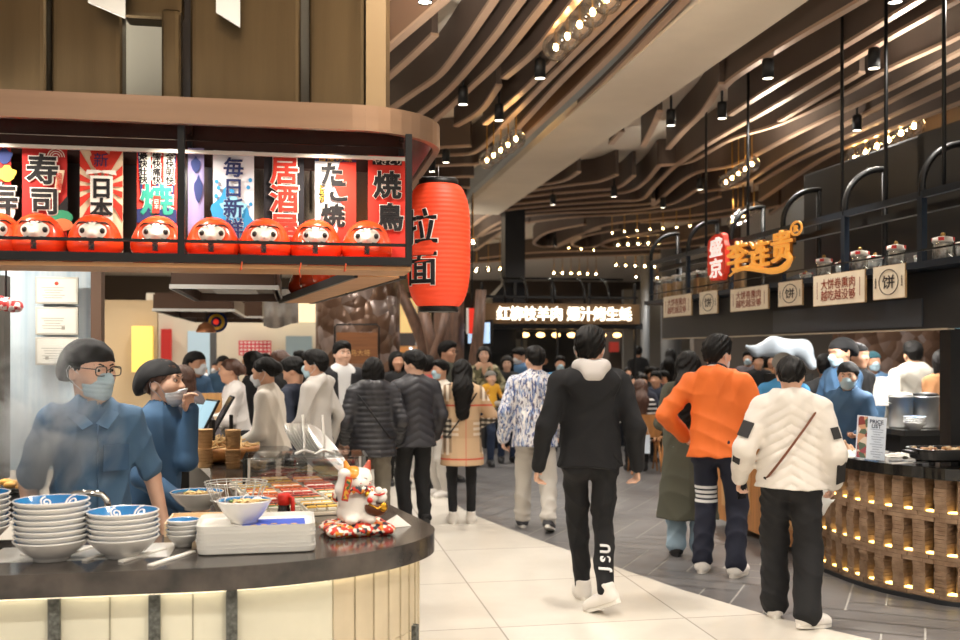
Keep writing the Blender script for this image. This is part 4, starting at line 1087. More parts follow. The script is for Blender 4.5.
WHITE = mat('white_glaze', '#e4e2de', .18, coat=.3); WGREY = mat('grey_glaze', '#c9c6c0', .25, coat=.2); BLUE = mat('blue_glaze', '#1d5f9c', .15, coat=.5, noise=.35, nscale=4, col2='#2f7fb8')
PAPER = mat('paper_white', '#e2dfd8', .8); STEEL = mat('steel', '#c9c7c2', .32, .5); CHROME = mat('chrome', '#d5d5d5', .08, 1); KRAFT = mat('kraft', '#c69d6c', .8, noise=.08, nscale=20)
WOOD = mat('wood_oak', '#bd8148', .5, noise=.22, nscale=3, stretch=(8, 8, .6)); WOODL = mat('wood_light', '#cf9d62', .5, noise=.18, nscale=3, stretch=(8, 8, .6)); WOODD = mat('wood_dark', '#7a4c2a', .5, noise=.25, nscale=4, stretch=(.6, 8, 8))
def bowl_thing(R, Hb, name='ramen_bowl', food=None, motif=True):
    r = thing(name, '', 'bowl')
    rf = R * .46
    pr = [(0, .006), (rf - .006, .006), (rf - .004, 0), (rf + .003, 0), (rf + .004, .010)]
    for i in range(1, 9):
        t_ = i / 8; pr.append((rf + (R - rf) * t_ ** .85, .010 + (Hb - .010) * t_ ** 1.25))
    pr.append((R + .002, Hb + .003)); pr.append((R - .002, Hb + .005)); pr.append((R - .005, Hb + .002))
    MB().lathe(pr, 40, cap=False).obj('bowl_body', WHITE, r)
    pi = [(R - .004, Hb + .0035)]
    for i in range(1, 9):
        t_ = 1 - i / 8; pi.append((max(0, (rf + (R - rf) * t_ ** .85) - .005), .014 + (Hb - .012) * t_ ** 1.25))
    pi.append((0, .014))
    MB().lathe(pi, 40, cap=False).obj('blue_interior', BLUE, r)
    if motif:
        for a0, k in ((1.25, 1), (2.15, .8), (4.2, .9)):
            for arm in range(1):
                b = MB()
                pts = []
                for j in range(26):
                    ph = j * .42; q = .021 * k * (1 - j / 30)
                    x, y = .80 * R + q * math.cos(ph), q * math.sin(ph) * 1.2
                    rr = math.hypot(x, y); t_ = min(1, max(0, (rr - rf) / (R - rf))) ** (1 / .85)
                    z = .0185 + (Hb - .012) * t_ ** 1.25
                    pts.append((x * math.cos(a0) - y * math.sin(a0), x * math.sin(a0) + y * math.cos(a0), z))
                b.tube(pts, .0036, 5); b.obj('swirl_motif', WHITE, r)
    if food:
        b = MB(); b.lathe([(R * .93, Hb * .93), (0, Hb * .94)], 30, 0); b.obj('broth', mat('broth', '#cfa868', .15), r)
        rnd = random.Random(3)
        b = MB()
        for i in range(16):
            a = rnd.uniform(0, 6.28); q = rnd.uniform(0, R * .55); c = Vector((q * math.cos(a), q * math.sin(a), Hb * .97)); b.tube([c, c + Vector((rnd.uniform(-.03, .03), rnd.uniform(-.03, .03), .006)), c + Vector((rnd.uniform(-.05, .05), rnd.uniform(-.05, .05), 0))], .003, 5)
        b.obj('noodles', mat('noodle', '#e2c78c', .4), r)
        b = MB()
        for i in range(7):
            a = 2.6 + rnd.uniform(-.6, .6); q = rnd.uniform(.3, .6) * R; b.ball((q * math.cos(a), q * math.sin(a), Hb * .99), (.010, .008, .004), 6, 5)
        b.obj('green_topping', mat('herb', '#46662c', .6), r)
        b = MB(); b.ball((R * .5, .01, Hb * .98), (.02, .016, .012), 12, 8); b.obj('egg_half', WHITE, r)
    return r
def stack(px, Y, n, R, Hb, pitch, lab, grp, z=ZT, motif=True):
    base = at(px, 0, Y); proto = None
    ordn = ['bottom', 'second', 'third', 'fourth', 'fifth', 'sixth', 'seventh', 'eighth']
    for i in range(n):
        if i == 0: o = proto = bowl_thing(R, Hb, motif=motif)
        else: o = dup(proto)
        o.location = (base.x + random.uniform(-.002, .002), base.y, z + .001 + i * pitch); o.rotation_euler = (0, 0, random.uniform(0, 6))
        if i == n - 1: o.rotation_euler = (0, 0, 0)
        tag(o, 'blue lined white bowl, %s of the %s' % ('topmost' if i == n - 1 else ordn[i] + (' up' if i else ''), lab), 'bowl', grp)
stack(52, 3.37, 8, .121, .066, .0190, 'tall bowl stack left of the tap', 'tall stack of ramen bowls')
stack(123, 3.42, 6, .118, .066, .0175, 'bowl stack in front of the chef', 'middle stack of ramen bowls')
stack(-26, 3.62, 7, .121, .066, .0200, 'bowl stack cut by the picture edge', 'bowl stack at the picture edge')
stack(183, 3.60, 4, .058, .042, .0170, 'small bowl stack beside the trays', 'small bowls beside the trays', motif=False)
# tray stack
trc = at(257, 0, 3.60); tw, td = .405, .285
def rrect(w, d, r, n=6):
    o = []
    for cx, cy, a0 in ((w / 2 - r, d / 2 - r, 0), (-w / 2 + r, d / 2 - r, PI / 2), (-w / 2 + r, -d / 2 + r, PI), (w / 2 - r, -d / 2 + r, 3 * PI / 2)):
        for i in range(n + 1):
            a = a0 + PI / 2 * i / n; o.append((cx + r * math.cos(a), cy + r * math.sin(a)))
    return o
def tray_proto():
    r = thing('serving_tray', '', 'tray')
    lay = [(.94, 0), (.985, .004), (1.0, .020), (1.004, .022), (.992, .022), (.965, .008), (.93, .006)]
    vs = []; fs = []
    n = len(rrect(tw, td, .035))
    for k, z in lay: vs += [(x * k, y * (1 - (1 - k) * tw / td), z) for x, y in rrect(tw, td, .035)]
    for i in range(len(lay) - 1):
        for j in range(n): fs.append((i * n + j, i * n + (j + 1) % n, (i + 1) * n + (j + 1) % n, (i + 1) * n + j))
    fs += [tuple(range(n))[::-1], tuple((len(lay) - 1) * n + j for j in range(n))]
    MB().add(vs, fs).obj('tray_body', mat('tray_white', '#dcdbd6', .35), r)
    return r
tp = tray_proto(); TR_ROT = ANG + .02
for i in range(7):
    o = tp if i == 0 else dup(tp)
    o.location = (trc.x + random.uniform(-.003, .003), trc.y + random.uniform(-.003, .003), ZT + .001 + i * .0128); o.rotation_euler = (0, 0, TR_ROT + random.uniform(-.01, .01))
    tag(o, 'white plastic tray, %s of the stack on the granite counter' % ('topmost' if i == 6 else ['bottom', 'second from the bottom', 'third from the bottom', 'fourth from the bottom', 'fifth from the bottom', 'sixth from the bottom'][i]), 'tray', 'stacked white trays')
zt_ = ZT + .001 + 6 * .0128 + .0075
pm = thing('paper_mat', 'white and blue printed paper mat lying in the top tray', 'paper', (trc.x, trc.y, zt_), TR_ROT)
MB().box((0, 0, .0005), (.36, .24, .001)).obj('sheet', PAPER, pm)
MB().box((.06, -.02, .0015), (.22, .17, .001)).obj('blue_print', mat('print_blue', '#3a55b8', .7), pm)
b = MB()
for i in range(5): b.box((-.01 + .035 * i, -.07 + .012 * (i % 3), .0028), (.02, .012, .0008))
b.obj('yellow_print', mat('print_yellow', '#e3b53c', .7), pm)
bo = bowl_thing(.097, .078, food=True); bo.location = (trc.x - .045, trc.y - .005, zt_ + .002); bo.rotation_euler = (0, 0, .4); tag(bo, 'noodle soup bowl with blue rim standing on the top tray', 'bowl')
# soy sauce
p = at(284, 0, 4.02)
sb = thing('sauce_bottle', 'dark soy sauce bottle with red cap and handle beside the trays', 'bottle', (p.x, p.y, ZT))
MB().lathe([(.026, 0), (.030, .004), (.027, .06), (.021, .085), (.020, .09)], 20).obj('bottle_body', mat('soy_dark', '#1c0f0c', .12), sb)
MB().lathe([(.022, .086), (.026, .09), (.026, .125), (.022, .132)], 20).obj('cap', mat('cap_red', '#c3261a', .4), sb)
MB().tube([(.022, -.01, .118), (.036, -.012, .116), (.038, -.012, .07), (.034, -.012, .012)], [.008, .009, .009, .006], 8).obj('handle', mat('cap_red', '#c3261a', .4), sb)
# lucky cat on its cushion
def print_mat(name, cols, scale=22, rough=.7, pos=(.32, .45, .55, .68)):
    m = bpy.data.materials.new(name); m.use_nodes = True; nt = m.node_tree; b = nt.nodes['Principled BSDF']; b.inputs['Roughness'].default_value = rough
    tc = nt.nodes.new('ShaderNodeTexCoord'); v = nt.nodes.new('ShaderNodeTexVoronoi'); v.inputs['Scale'].default_value = scale
    sp = nt.nodes.new('ShaderNodeSeparateColor'); r = nt.nodes.new('ShaderNodeValToRGB'); r.color_ramp.interpolation = 'CONSTANT'
    nt.links.new(tc.outputs['Object'], v.inputs['Vector']); nt.links.new(v.outputs['Color'], sp.inputs[0]); nt.links.new(sp.outputs[0], r.inputs[0])
    el = r.color_ramp.elements
    while len(el) < len(cols): el.new(.5)
    for i, c in enumerate(cols): el[i].position = i / len(cols); el[i].color = rgb(c)
    nt.links.new(r.outputs[0], b.inputs['Base Color'])
    return m
CUSH = print_mat('cushion_print', ['#c8321f', '#e9dfd0', '#c8321f', '#d98a2e', '#1e2430', '#e9dfd0', '#c8321f'], 75)
pc = at(357, 0, 3.86)
cu = sdf_mesh('cushion', [cone((-.085, -.06, .022), (.085, -.06, .022), .022, k=.03), cone((-.085, .06, .022), (.085, .06, .022), .022, k=.03), ell((0, 0, .022), (.13, .105, .024), .03), ell((-.095, -.075, .02), (.03, .03, .016), .02), ell((.095, -.075, .02), (.03, .03, .016), .02), ell((-.095, .075, .02), (.03, .03, .016), .02), ell((.095, .075, .02), (.03, .03, .016), .02)], .004)
o = link_mesh('floor_cushion', cu, CUSH, loc=(pc.x, pc.y, ZT + .001), rotz=.35); tag(o, 'red patterned cushion under the white lucky cat', 'cushion')
CERA = mat('ceramic_white', '#e6e0d8', .15, coat=.5)
kt = thing('lucky_cat', 'white ceramic beckoning cat with raised paw on a red cushion', 'figurine', (pc.x, pc.y, ZT + .046), .35)
kt.scale = (.88, .88, .88)
link_mesh('cat_body', sdf_mesh('cat_body', [ell((0, .01, .075), (.075, .07, .085), .03), ell((.0, .01, .035), (.085, .08, .045), .03), ell((0, -.012, .185), (.066, .056, .055), .02), ell((0, -.055, .172), (.03, .018, .018), .02),
    cone((-.062, -.015, .10), (-.078, -.035, .15), .026, .024, .02), cone((-.078, -.035, .15), (-.070, -.05, .215), .024, .021, .02), ell((-.068, -.056, .222), (.023, .020, .018), .015),
    cone((.05, -.03, .11), (.045, -.075, .085), .026, .022, .02), ell((-.04, -.07, .018), (.028, .035, .020), .02), ell((.04, -.07, .018), (.028, .035, .020), .02),
    cone((-.042, -.005, .225), (-.050, -.005, .252), .018, .008, .01), cone((.042, -.005, .225), (.050, -.005, .252), .018, .008, .01)], .0035), CERA, kt)
for s in (-1, 1): link_mesh('cat_ear', sdf_mesh('cat_ear', [cone((s * .040, -.004, .222), (s * .053, -.004, .262), .021, .008, .01)], .003), mat('cat_orange', '#d98a2a', .2, coat=.4) if s < 0 else mat('cat_calico', '#a8412a', .3), kt)
link_mesh('head_patch', sdf_mesh('head_patch', [ell((-.02, -.012, .200), (.050, .052, .046), .01)], .003, lambda f, G: np.maximum(f, np.maximum(.205 - G[2] + G[1] * .2, G[0] + .0))), mat('cat_orange', '#d98a2a', .2), kt)
b = MB()
for s in (-1, 1):
    b.tube([(s * .020 + .010 * math.cos(a), -.066 + .002 * math.cos(a) ** 2, .190 + .007 * math.sin(a)) for a in [PI * i / 8 for i in range(9)]], .0016, 5)
    for k in (-1, 0, 1): b.tube([(s * .040, -.060, .172 + k * .006), (s * .058, -.048, .173 + k * .010)], .0009, 4)
b.tube([(-.012, -.072, .168), (-.006, -.074, .163), (0, -.074, .168), (.006, -.074, .163), (.012, -.072, .168)], .0012, 5); b.obj('face_lines', INK, kt)
MB().ball((0, -.073, .176), (.005, .004, .0035), 8, 6).obj('nose', mat('cat_nose', '#c8605a', .4), kt)
for s in (-1, 1): MB().ball((s * .04, -.052, .172), (.010, .007, .006), 10, 8).obj('blush', mat('cat_blush', '#e3a596', .4), kt)
MB().tube([(.066 * math.cos(a), -.012 + .060 * math.sin(a), .135 + .006 * math.sin(a * 9) - .012 * math.sin(a)) for a in [2 * PI * i / 40 for i in range(40)]], .014, 8, closed=True).obj('collar', CUSH, kt)
MB().ball((.03, -.075, .128), .014, 12, 8).obj('bell', mat('gold', '#c9972f', .25, .9), kt)
MB().box((0, 0, 0), (.030, .008, .105), bevel=.003).obj('placard', mat('placard_red', '#b93a22', .35), kt, mtx=Matrix.Translation((-.062, -.078, .155)) @ Matrix.Rotation(.2, 4, 'Y'))
MB().box((0, -.005, 0), (.018, .002, .085)).obj('placard_gold', print_mat('placard_print', ['#c9972f', '#2e5a34', '#b93a22', '#c9972f'], 90), kt, mtx=Matrix.Translation((-.062, -.078, .155)) @ Matrix.Rotation(.2, 4, 'Y'))
link_mesh('treasure_boat', sdf_mesh('treasure_boat', [ell((.068, -.075, .070), (.052, .034, .040), .01), ell((.068, -.078, .105), (.050, .03, .03), .01, op='sub')], .0035), mat('boat_brown', '#5a2f18', .3), kt)
b = MB(); b.ball((.05, -.08, .115), .026, 12, 8); b.ball((.09, -.078, .112), .026, 12, 8); b.ball((.075, -.085, .142), .018, 12, 8); b.ball((.105, -.07, .135), .014, 12, 8); b.obj('boat_cargo', CERA, kt)
b = MB(); b.ball((.034, -.098, .105), .013, 10, 8); b.tube([(.05, -.10, .13), (.075, -.105, .125), (.10, -.095, .132)], .004, 6); b.obj('red_ball', mat('cap_red', '#c3261a', .4), kt)
b = MB(); b.ball((.092, -.105, .072), (.018, .008, .020), 12, 8); b.tube([(.03, -.098, .09), (.065, -.112, .068), (.105, -.098, .088)], .005, 6); b.obj('gold_coin', mat('gold', '#c9972f', .25, .9), kt)
MB().ball((-.085, .03, .115), (.02, .025, .03), 10, 8).obj('bow', CUSH, kt)
# table tag near the cat
o = MB().add([(-.05, -.03, 0), (.05, -.03, 0), (.05, .05, .002), (-.05, .05, .002), (0, .0, .045)], [(0, 1, 2, 3), (0, 1, 4), (1, 2, 4), (2, 3, 4), (3, 0, 4)]).obj('folded_card', PAPER, loc=at(397, 0, 4.02) * 1 - Vector((0, 0, at(397, 0, 4.02).z - ZT - .001)), rotz=.5); tag(o, 'white folded card on the counter end behind the lucky cat', 'card')
# tap, drainer plates
p = at(66, 0, 3.86)
fa = thing('kitchen_tap', 'curved chrome tap standing behind the bowl stacks', 'tap', (p.x, p.y, ZT))
MB().tube([(0, 0, .0), (0, 0, .10), (.008, 0, .135), (.035, 0, .155), (.10, -.01, .158), (.145, -.015, .152), (.165, -.018, .130), (.168, -.018, .105)], .0125, 12).obj('spout', CHROME, fa)
MB().lathe([(.028, 0), (.028, .015), (.018, .03), (.018, .05)], 18).obj('tap_base', CHROME, fa)
MB().tube([(-.0, .0, .05), (-.035, -.02, .07)], .006, 8).obj('lever', CHROME, fa)
p = at(88, 0, 3.52)
b = MB()
for i in range(5): b.box((-.16 + .13 * i + .0, .02 * (i % 2), .004), (.022, .24, .006), M=Matrix.Rotation(-.5, 4, 'Z'))
sd = thing('drain_rack', 'steel drainboard with white slats under the bowl stacks', 'rack', (p.x, p.y - .03, ZT), ANG)
b.obj('slat', PAPER, sd); MB().box((0, 0, .001), (.60, .26, .002)).obj('board', STEEL, sd)
# wire basket
p = at(236, 0, 4.20)
wb = thing('wire_basket', 'round steel wire basket behind the tray stack', 'basket', (p.x, p.y, ZT + .02))
b = MB()
for z, r_ in ((.002, .075), (.06, .105), (.125, .128), (.135, .130)): b.tube([(r_ * math.cos(a), r_ * .8 * math.sin(a), z) for a in [2 * PI * i / 28 for i in range(28)]], .0028, 5, closed=True)
for i in range(18):
    a = 2 * PI * i / 18; b.tube([(.075 * math.cos(a), .06 * math.sin(a), .002), (.13 * math.cos(a), .104 * math.sin(a), .135)], .0022, 5)
b.tube([(-.075, 0, .002), (.075, 0, .002)], .002, 5); b.tube([(0, -.06, .002), (0, .06, .002)], .002, 5)
b.obj('wires', STEEL, wb)
b = MB(); rnd = random.Random(5)
for i in range(14): b.ball((rnd.uniform(-.05, .05), rnd.uniform(-.04, .04), .02 + rnd.uniform(0, .02)), (.02, .018, .014), 8, 6)
tag(b.obj('bread_bits', mat('bread', '#d8b27a', .7), loc=(p.x, p.y, ZT + .008)), 'pale fried bits heaped in the wire basket', 'food', kind='stuff')
bo = bowl_thing(.115, .075, food=True); p = at(197, 0, 4.45); bo.location = (p.x, p.y, ZT + .001); tag(bo, 'filled blue rimmed bowl behind the small bowl stack', 'bowl')
for k, (x, Y) in enumerate([(183, 3.86), (210, 3.98)]):
    r = thing('food_box', 'pale wooden food box on the counter, the %s one' % ('smaller' if k == 0 else 'longer, under the wire basket'), 'box', (at(x, 0, Y).x, Y, ZT + .0), ANG)
    w_, d_ = (.12, .12) if k == 0 else (.30, .16)
    b = MB(); b.box((0, 0, .006), (w_, d_, .01)); b.box((-w_ / 2, 0, .025), (.006, d_, .05)); b.box((w_ / 2, 0, .025), (.006, d_, .05)); b.box((0, -d_ / 2, .025), (w_, .006, .05)); b.box((0, d_ / 2, .025), (w_, .006, .05)); b.obj('box_body', mat('box_pale', '#e3c9a4', .6), r)
# sushi packs under glass along the inner counter
rnd = random.Random(9)
SUS = [mat('sushi_orange', '#e0793c', .4), mat('sushi_white', '#e9e4d6', .5), mat('sushi_red', '#b83a2c', .4), mat('sushi_green', '#57753a', .6), mat('sushi_dark', '#23241f', .5), mat('sushi_yellow', '#e2b64c', .5)]
PACK = mat('pack_tray', '#d8cdbb', .5)
kindl = ['orange salmon', 'egg and seaweed', 'mixed roll', 'red tuna']
n = 0
for j in range(5):
    for i in range(3):
        vv = 4.42 + .22 * j; uu = .24 - .05 * j - .16 * i
        r = thing('sushi_pack', 'clear topped pack of %s sushi on the counter beside the soy sauce' % kindl[(i + j) % 4], 'food pack', W(uu, vv, ZT + .001), ANG + .17, 'sushi packs on the counter')
        r['label'] = 'pack of %s sushi, row %s from the cat, %s' % (kindl[(i + j) % 4], ['first', 'second', 'third', 'fourth', 'fifth'][j], ['at the aisle edge', 'in the middle', 'on the kitchen side'][i])
        MB().box((0, 0, .008), (.145, .19, .016), bevel=.004).obj('pack_base', PACK, r)
        b = MB()
        for a in range(3):
            for c in range(5):
                mi = [0, 1, 0, 5, 2][c] if (i + j) % 4 == 0 else ([5, 4, 5, 1, 5][c] if (i + j) % 4 == 1 else ([1, 3, 0, 4, 2][c] if (i + j) % 4 == 2 else [2, 1, 2, 0, 2][c]))
                b.box((-.045 + .045 * a + rnd.uniform(-.003, .003), -.072 + .036 * c, .024), (.040, .031, .018), 1, bevel=.005, seg=1); b.box((-.045 + .045 * a, -.072 + .036 * c + rnd.uniform(-.004, .004), .036), (.042, .027, .009), mi, bevel=.003, seg=1)
        b.obj('sushi_pieces', SUS, r)
        MB().box((0, 0, .033), (.143, .188, .034), bevel=.006).obj('clear_lid', clear_mat('clear_pack', (.99, .99, .99), .03, .2, .12), r)
GP = clear_mat('clear_pane', (.97, .985, .98), .25, .02)
sg = thing('sneeze_guard', 'low glass screen with dark frame over the sushi packs', 'glass screen', W(0, 0), ANG)
for (u, v) in ((.30, 5.10), (-.25, 5.10)): MB().box((u, v, ZT + .085), (.012, .012, .17)).obj('post', STEEL, sg)
MB().box((.02, 5.10, ZT + .085), (.54, .005, .15)).obj('pane', GP, sg); MB().box((.02, 5.25, ZT + .172), (.60, .34, .006)).obj('glass_shelf', GP, sg)
MB().box((.335, 5.25, ZT + .10), (.012, .30, .14)).obj('end_cheek', BLK, sg); MB().box((-.275, 5.25, ZT + .085), (.012, .30, .17)).obj('end_cheek', BLK, sg)
# paper cups
for x, Y in ((205, 6.05), (233, 6.0)):
    p = at(x, 0, Y)
    for i in range(2):
        r = thing('paper_cup_sleeve', 'tube of nested kraft paper cups, %s, %s' % ('upper' if i else 'lower', 'the taller pile by the tablet' if x == 205 else 'the pile nearer the white plates'), 'paper cups', (p.x, p.y, ZT + .001 + i * .115), 0, 'kraft paper cups')
        MB().lathe([(.040, 0), (.046, .112), (.048, .112), (.048, .118), (.044, .118), (.0, .112)] if True else [], 24).obj('cup_body', KRAFT, r)
        b = MB()
        for k in range(5): b.tube([(.0465 * math.cos(a), .0465 * math.sin(a), .02 + .02 * k) for a in [2 * PI * q / 24 for q in range(24)]], .0012, 4, closed=True)
        b.obj('cup_rims', mat('kraft_dark', '#a8814f', .8), r)
# wooden bowls of sticks
for x, Y, R, lab in ((218, 6.4, .26, 'wide wooden bowl heaped with pale chopstick pieces behind the cups'),):
    p = at(x, 0, Y); r = thing('wooden_bowl', lab, 'bowl', (p.x, p.y, ZT))
    MB().lathe([(R * .5, 0), (R * .85, .03), (R, .075), (R, .10), (R * .94, .10), (R * .9, .07), (0, .05)], 36).obj('bowl_body', WOOD, r)
    b = MB()
    for i in range(110):
        a = rnd.uniform(0, 6.28); q = rnd.uniform(0, R * .8); c = Vector((q * math.cos(a), q * math.sin(a), .085 + .05 * (1 - q / R))); d_ = Vector((rnd.uniform(-1, 1), rnd.uniform(-1, 1), rnd.uniform(-.2, .5))).normalized() * rnd.uniform(.04, .08)
        b.tube([c - d_, c + d_], .006, 5)
    o = b.obj('wood_sticks', mat('stick_pale', '#d9b680', .7), loc=(p.x, p.y, ZT)); tag(o, 'heap of pale cut sticks in the wide wooden bowl', 'sticks', kind='stuff')
# tablets on stands
for k, (x, y, Y, rz, lab) in enumerate([(203, 420, 6.35, -.9, 'tablet stand leaning towards the woman in blue'), (222, 415, 6.7, -1.2, 'tablet behind the paper cups facing away'), (189, 422, 6.75, -.7, 'white tablet with blue screen behind the woman in blue')]):
    p = at(x, y, Y); zc = p.z
    r = thing('order_tablet', lab, 'tablet', (p.x, p.y, ZT), rz)
    Mx = Matrix.Translation((0, 0, zc - ZT)) @ Matrix.Rotation(-.5, 4, 'X')
    MB().box((0, 0, 0), (.20, .014, .29), bevel=.006).obj('case', BLK, r, mtx=Mx)
    MB().box((0, -.0085, 0), (.175, .002, .26)).obj('screen', mat('screen_photo', '#86a7b8', .2, emit=.5, ecol='#9fc3d4') if k != 1 else mat('screen_dark', '#22262b', .15), r, mtx=Mx)
    MB().box((.0, .06, (zc - ZT) * .5), (.06, .02, (zc - ZT)), bevel=.004).obj('stand', BLK, r); MB().box((0, .03, .006), (.15, .16, .012), bevel=.003).obj('foot', BLK, r)
# white oval plates leaning in a row and the little cutlery signs
for i in range(9):
    t_ = i / 8; c = W(.02, 5.62, ZT) + Vector((.70, -.25, .66)).normalized() * .024 * i - Vector((0, 0, .016)) * i
    r = thing('leaning_plate', 'white oval plate leaning on edge, number %d counting back from the sushi screen' % (i + 1), 'plate', c, ANG + .6, 'white plates leaning in a row')
    r['label'] = 'white plate leaning on edge, %s back from the glass screen' % ['first', 'second', 'third', 'fourth', 'fifth', 'sixth', 'seventh', 'eighth', 'ninth'][i]
    b = MB(); b.lathe([(0, .004), (.10, .004), (.135, .016), (.137, .019), (.13, .017), (.098, .009), (0, .009)], 28)
    ax = Vector((.62, .10, -.78)).normalized(); nn = Vector((.70, -.25, .66)); nn = (nn - ax * nn.dot(ax)).normalized(); yy = nn.cross(ax)
    r.rotation_euler = (0, 0, 0)
    b.obj('plate_disc', WHITE, r, mtx=Matrix.Translation((0, 0, .152)) @ Matrix((ax, yy, nn)).transposed().to_4x4() @ Matrix.Diagonal((1.35, .72, 1, 1)))
for k, (u, v) in enumerate([(.02, 5.22), (.12, 5.20)]):
    r = thing('sign_holder', 'small white plastic sign holder on the glass shelf, %s' % ('the nearer to the plates' if k else 'the one nearer the cups'), 'holder', W(u, v, ZT + .176), ANG + .2)
    MB().tube([(0, 0, 0), (.01, .03, .06), (.0, .03, .20)], .007, 6).obj('stem', PAPER, r); MB().tube([(-.05, -.03, .004), (0, 0, .02), (.05, -.03, .004)], .008, 6).obj('foot', PAPER, r)
for k in range(3):
    r = thing('clear_lid_stack', 'stack of clear plastic lids behind the glass screen, %s' % ['left', 'middle', 'right'][k], 'lids', W(-.20 + .17 * k, 5.52 + .05 * k, ZT + .001), 0, 'clear plastic lids')
    b = MB(); 
    for q in range(6): b.lathe([(.075, .0 + .02 * q), (.06, .03 + .02 * q), (.058, .03 + .02 * q), (.073, .0 + .02 * q)], 20)
    b.obj('lids', clear_mat('lid_plastic', (.93, .93, .93), .5, .2), r)
# ---------------------------------------------------------------- the pancake stall on the right
NAVY = mat('frame_navy', '#1b2735', .4, .3); SLATE = mat('header_slate', '#1f2226', .4); SHEET = mat('sheet_steel_dark', '#2b2a29', .35, .7)
UF = 4.2
def vx(x, u=UF): return UV(on_u(u, x, 300))[1]
RB = ANG - PI / 2
sf = thing('arched_canopy', 'black metal frame with arches over the pancake stall, carrying jars', 'canopy', W(0, 0), ANG)
v0, v1 = vx(1120), vx(651)
def fb(nm, u, va, vb, z, du, dz, m): MB().box((u, (va + vb) / 2, z), (du, vb - va, dz)).obj(nm, m, sf)
fb('ledge', UF + .16, v0, v1 + .1, 2.215, .42, .045, NAVY); fb('rail', UF, v0, v1 + .1, 2.70, .035, .05, NAVY); fb('rail', UF + .12, v0, v1, 2.62, .05, .05, BLK); fb('guard_bar', UF - .02, v0, v1, 2.315, .012, .012, BLK)
fb('ledge_light', UF + .33, v0, v1, 2.243, .02, .014, mat('ledge_led', '#fff4e2', .4, emit=9)); fb('rail', UF + .32, v0, v1, 2.66, .03, .03, BLK)
for x in (651, 688, 731, 783, 845, 922, 1030):
    v = vx(x); big = x > 840
    b = MB(); b.box((UF, v, 2.47), (.04, .055 if big else .045, .50))
    b.obj('post', NAVY, sf)
    arc = [(UF, v, 2.69)] + [(UF + .32 - .32 * math.cos(a), v, 2.76 + .30 * math.sin(a)) for a in [PI / 2 * i / 10 for i in range(11)]]
    b = MB(); b.tube(arc + [(UF + .36, v, 3.06)], .024, 8); b.tube([(UF + .34, v, 3.07), (UF + .34, v, 2.2)], .022, 6); b.obj('arch', BLK, sf)
for x, u in ((706, UF + .15), (748, UF + .15), (842, UF + .1), (886, UF + .05), (944, UF + .05)):
    v = vx(x, u); MB().tube([(u, v, 2.70), (u, v, ZC)], .014, 6).obj('hanging_rod', BLK, sf)
hp = thing('header_board', 'dark header board across the front of the pancake stall', 'board', W(0, 0), ANG)
vb_ = vx(990)
MB().box((UF + .22, (vb_ + v1) / 2, 1.985), (.16, v1 - vb_, .40)).obj('panel', SLATE, hp)
MB().box((UF + .135, (vx(760) + vx(905)) / 2, 1.90), (.012, vx(760) - vx(905), .20)).obj('slate_sheet', mat('slate_blue', '#3a4048', .35), hp)
MB().box((UF + .22, vx(953, UF + .22), 1.33), (.12, .12, .90)).obj('end_post', BLK, hp)
MB().box((UF + .16, (vx(930) + v1) / 2 - .0, 1.778), (.05, v1 - vx(930), .012)).obj('bottom_trim', mat('trim_beige', '#a99e8c', .5), hp)
# dark ducts behind the arches
dk = thing('exhaust_hood', 'dark sheet steel extractor hood behind the arches', 'hood', W(0, 0), ANG)
MB().box((UF + .95, (vx(785) + vx(880)) / 2 + .4, 2.85), (.9, 1.9, .9), bevel=.02).obj('hood_body', SHEET, dk)
b = MB(); b.prism([(UF + .5, vx(800) + .6), (UF + 1.4, vx(800) + .6), (UF + 1.4, vx(760) + 1.2), (UF + .9, vx(760) + 1.3)], 2.4, 3.15); b.obj('duct', SHEET, dk)
MB().box((UF + .50, vx(905), 2.62), (.05, .04, 1.3)).obj('bright_conduit', mat('conduit', '#b9b9b9', .3, .8), dk)
MB().box((UF + 1.3, vx(960), 2.75), (1.6, 2.4, 1.1)).obj('hood_body', mat('hood_black', '#161514', .4, .3), dk)
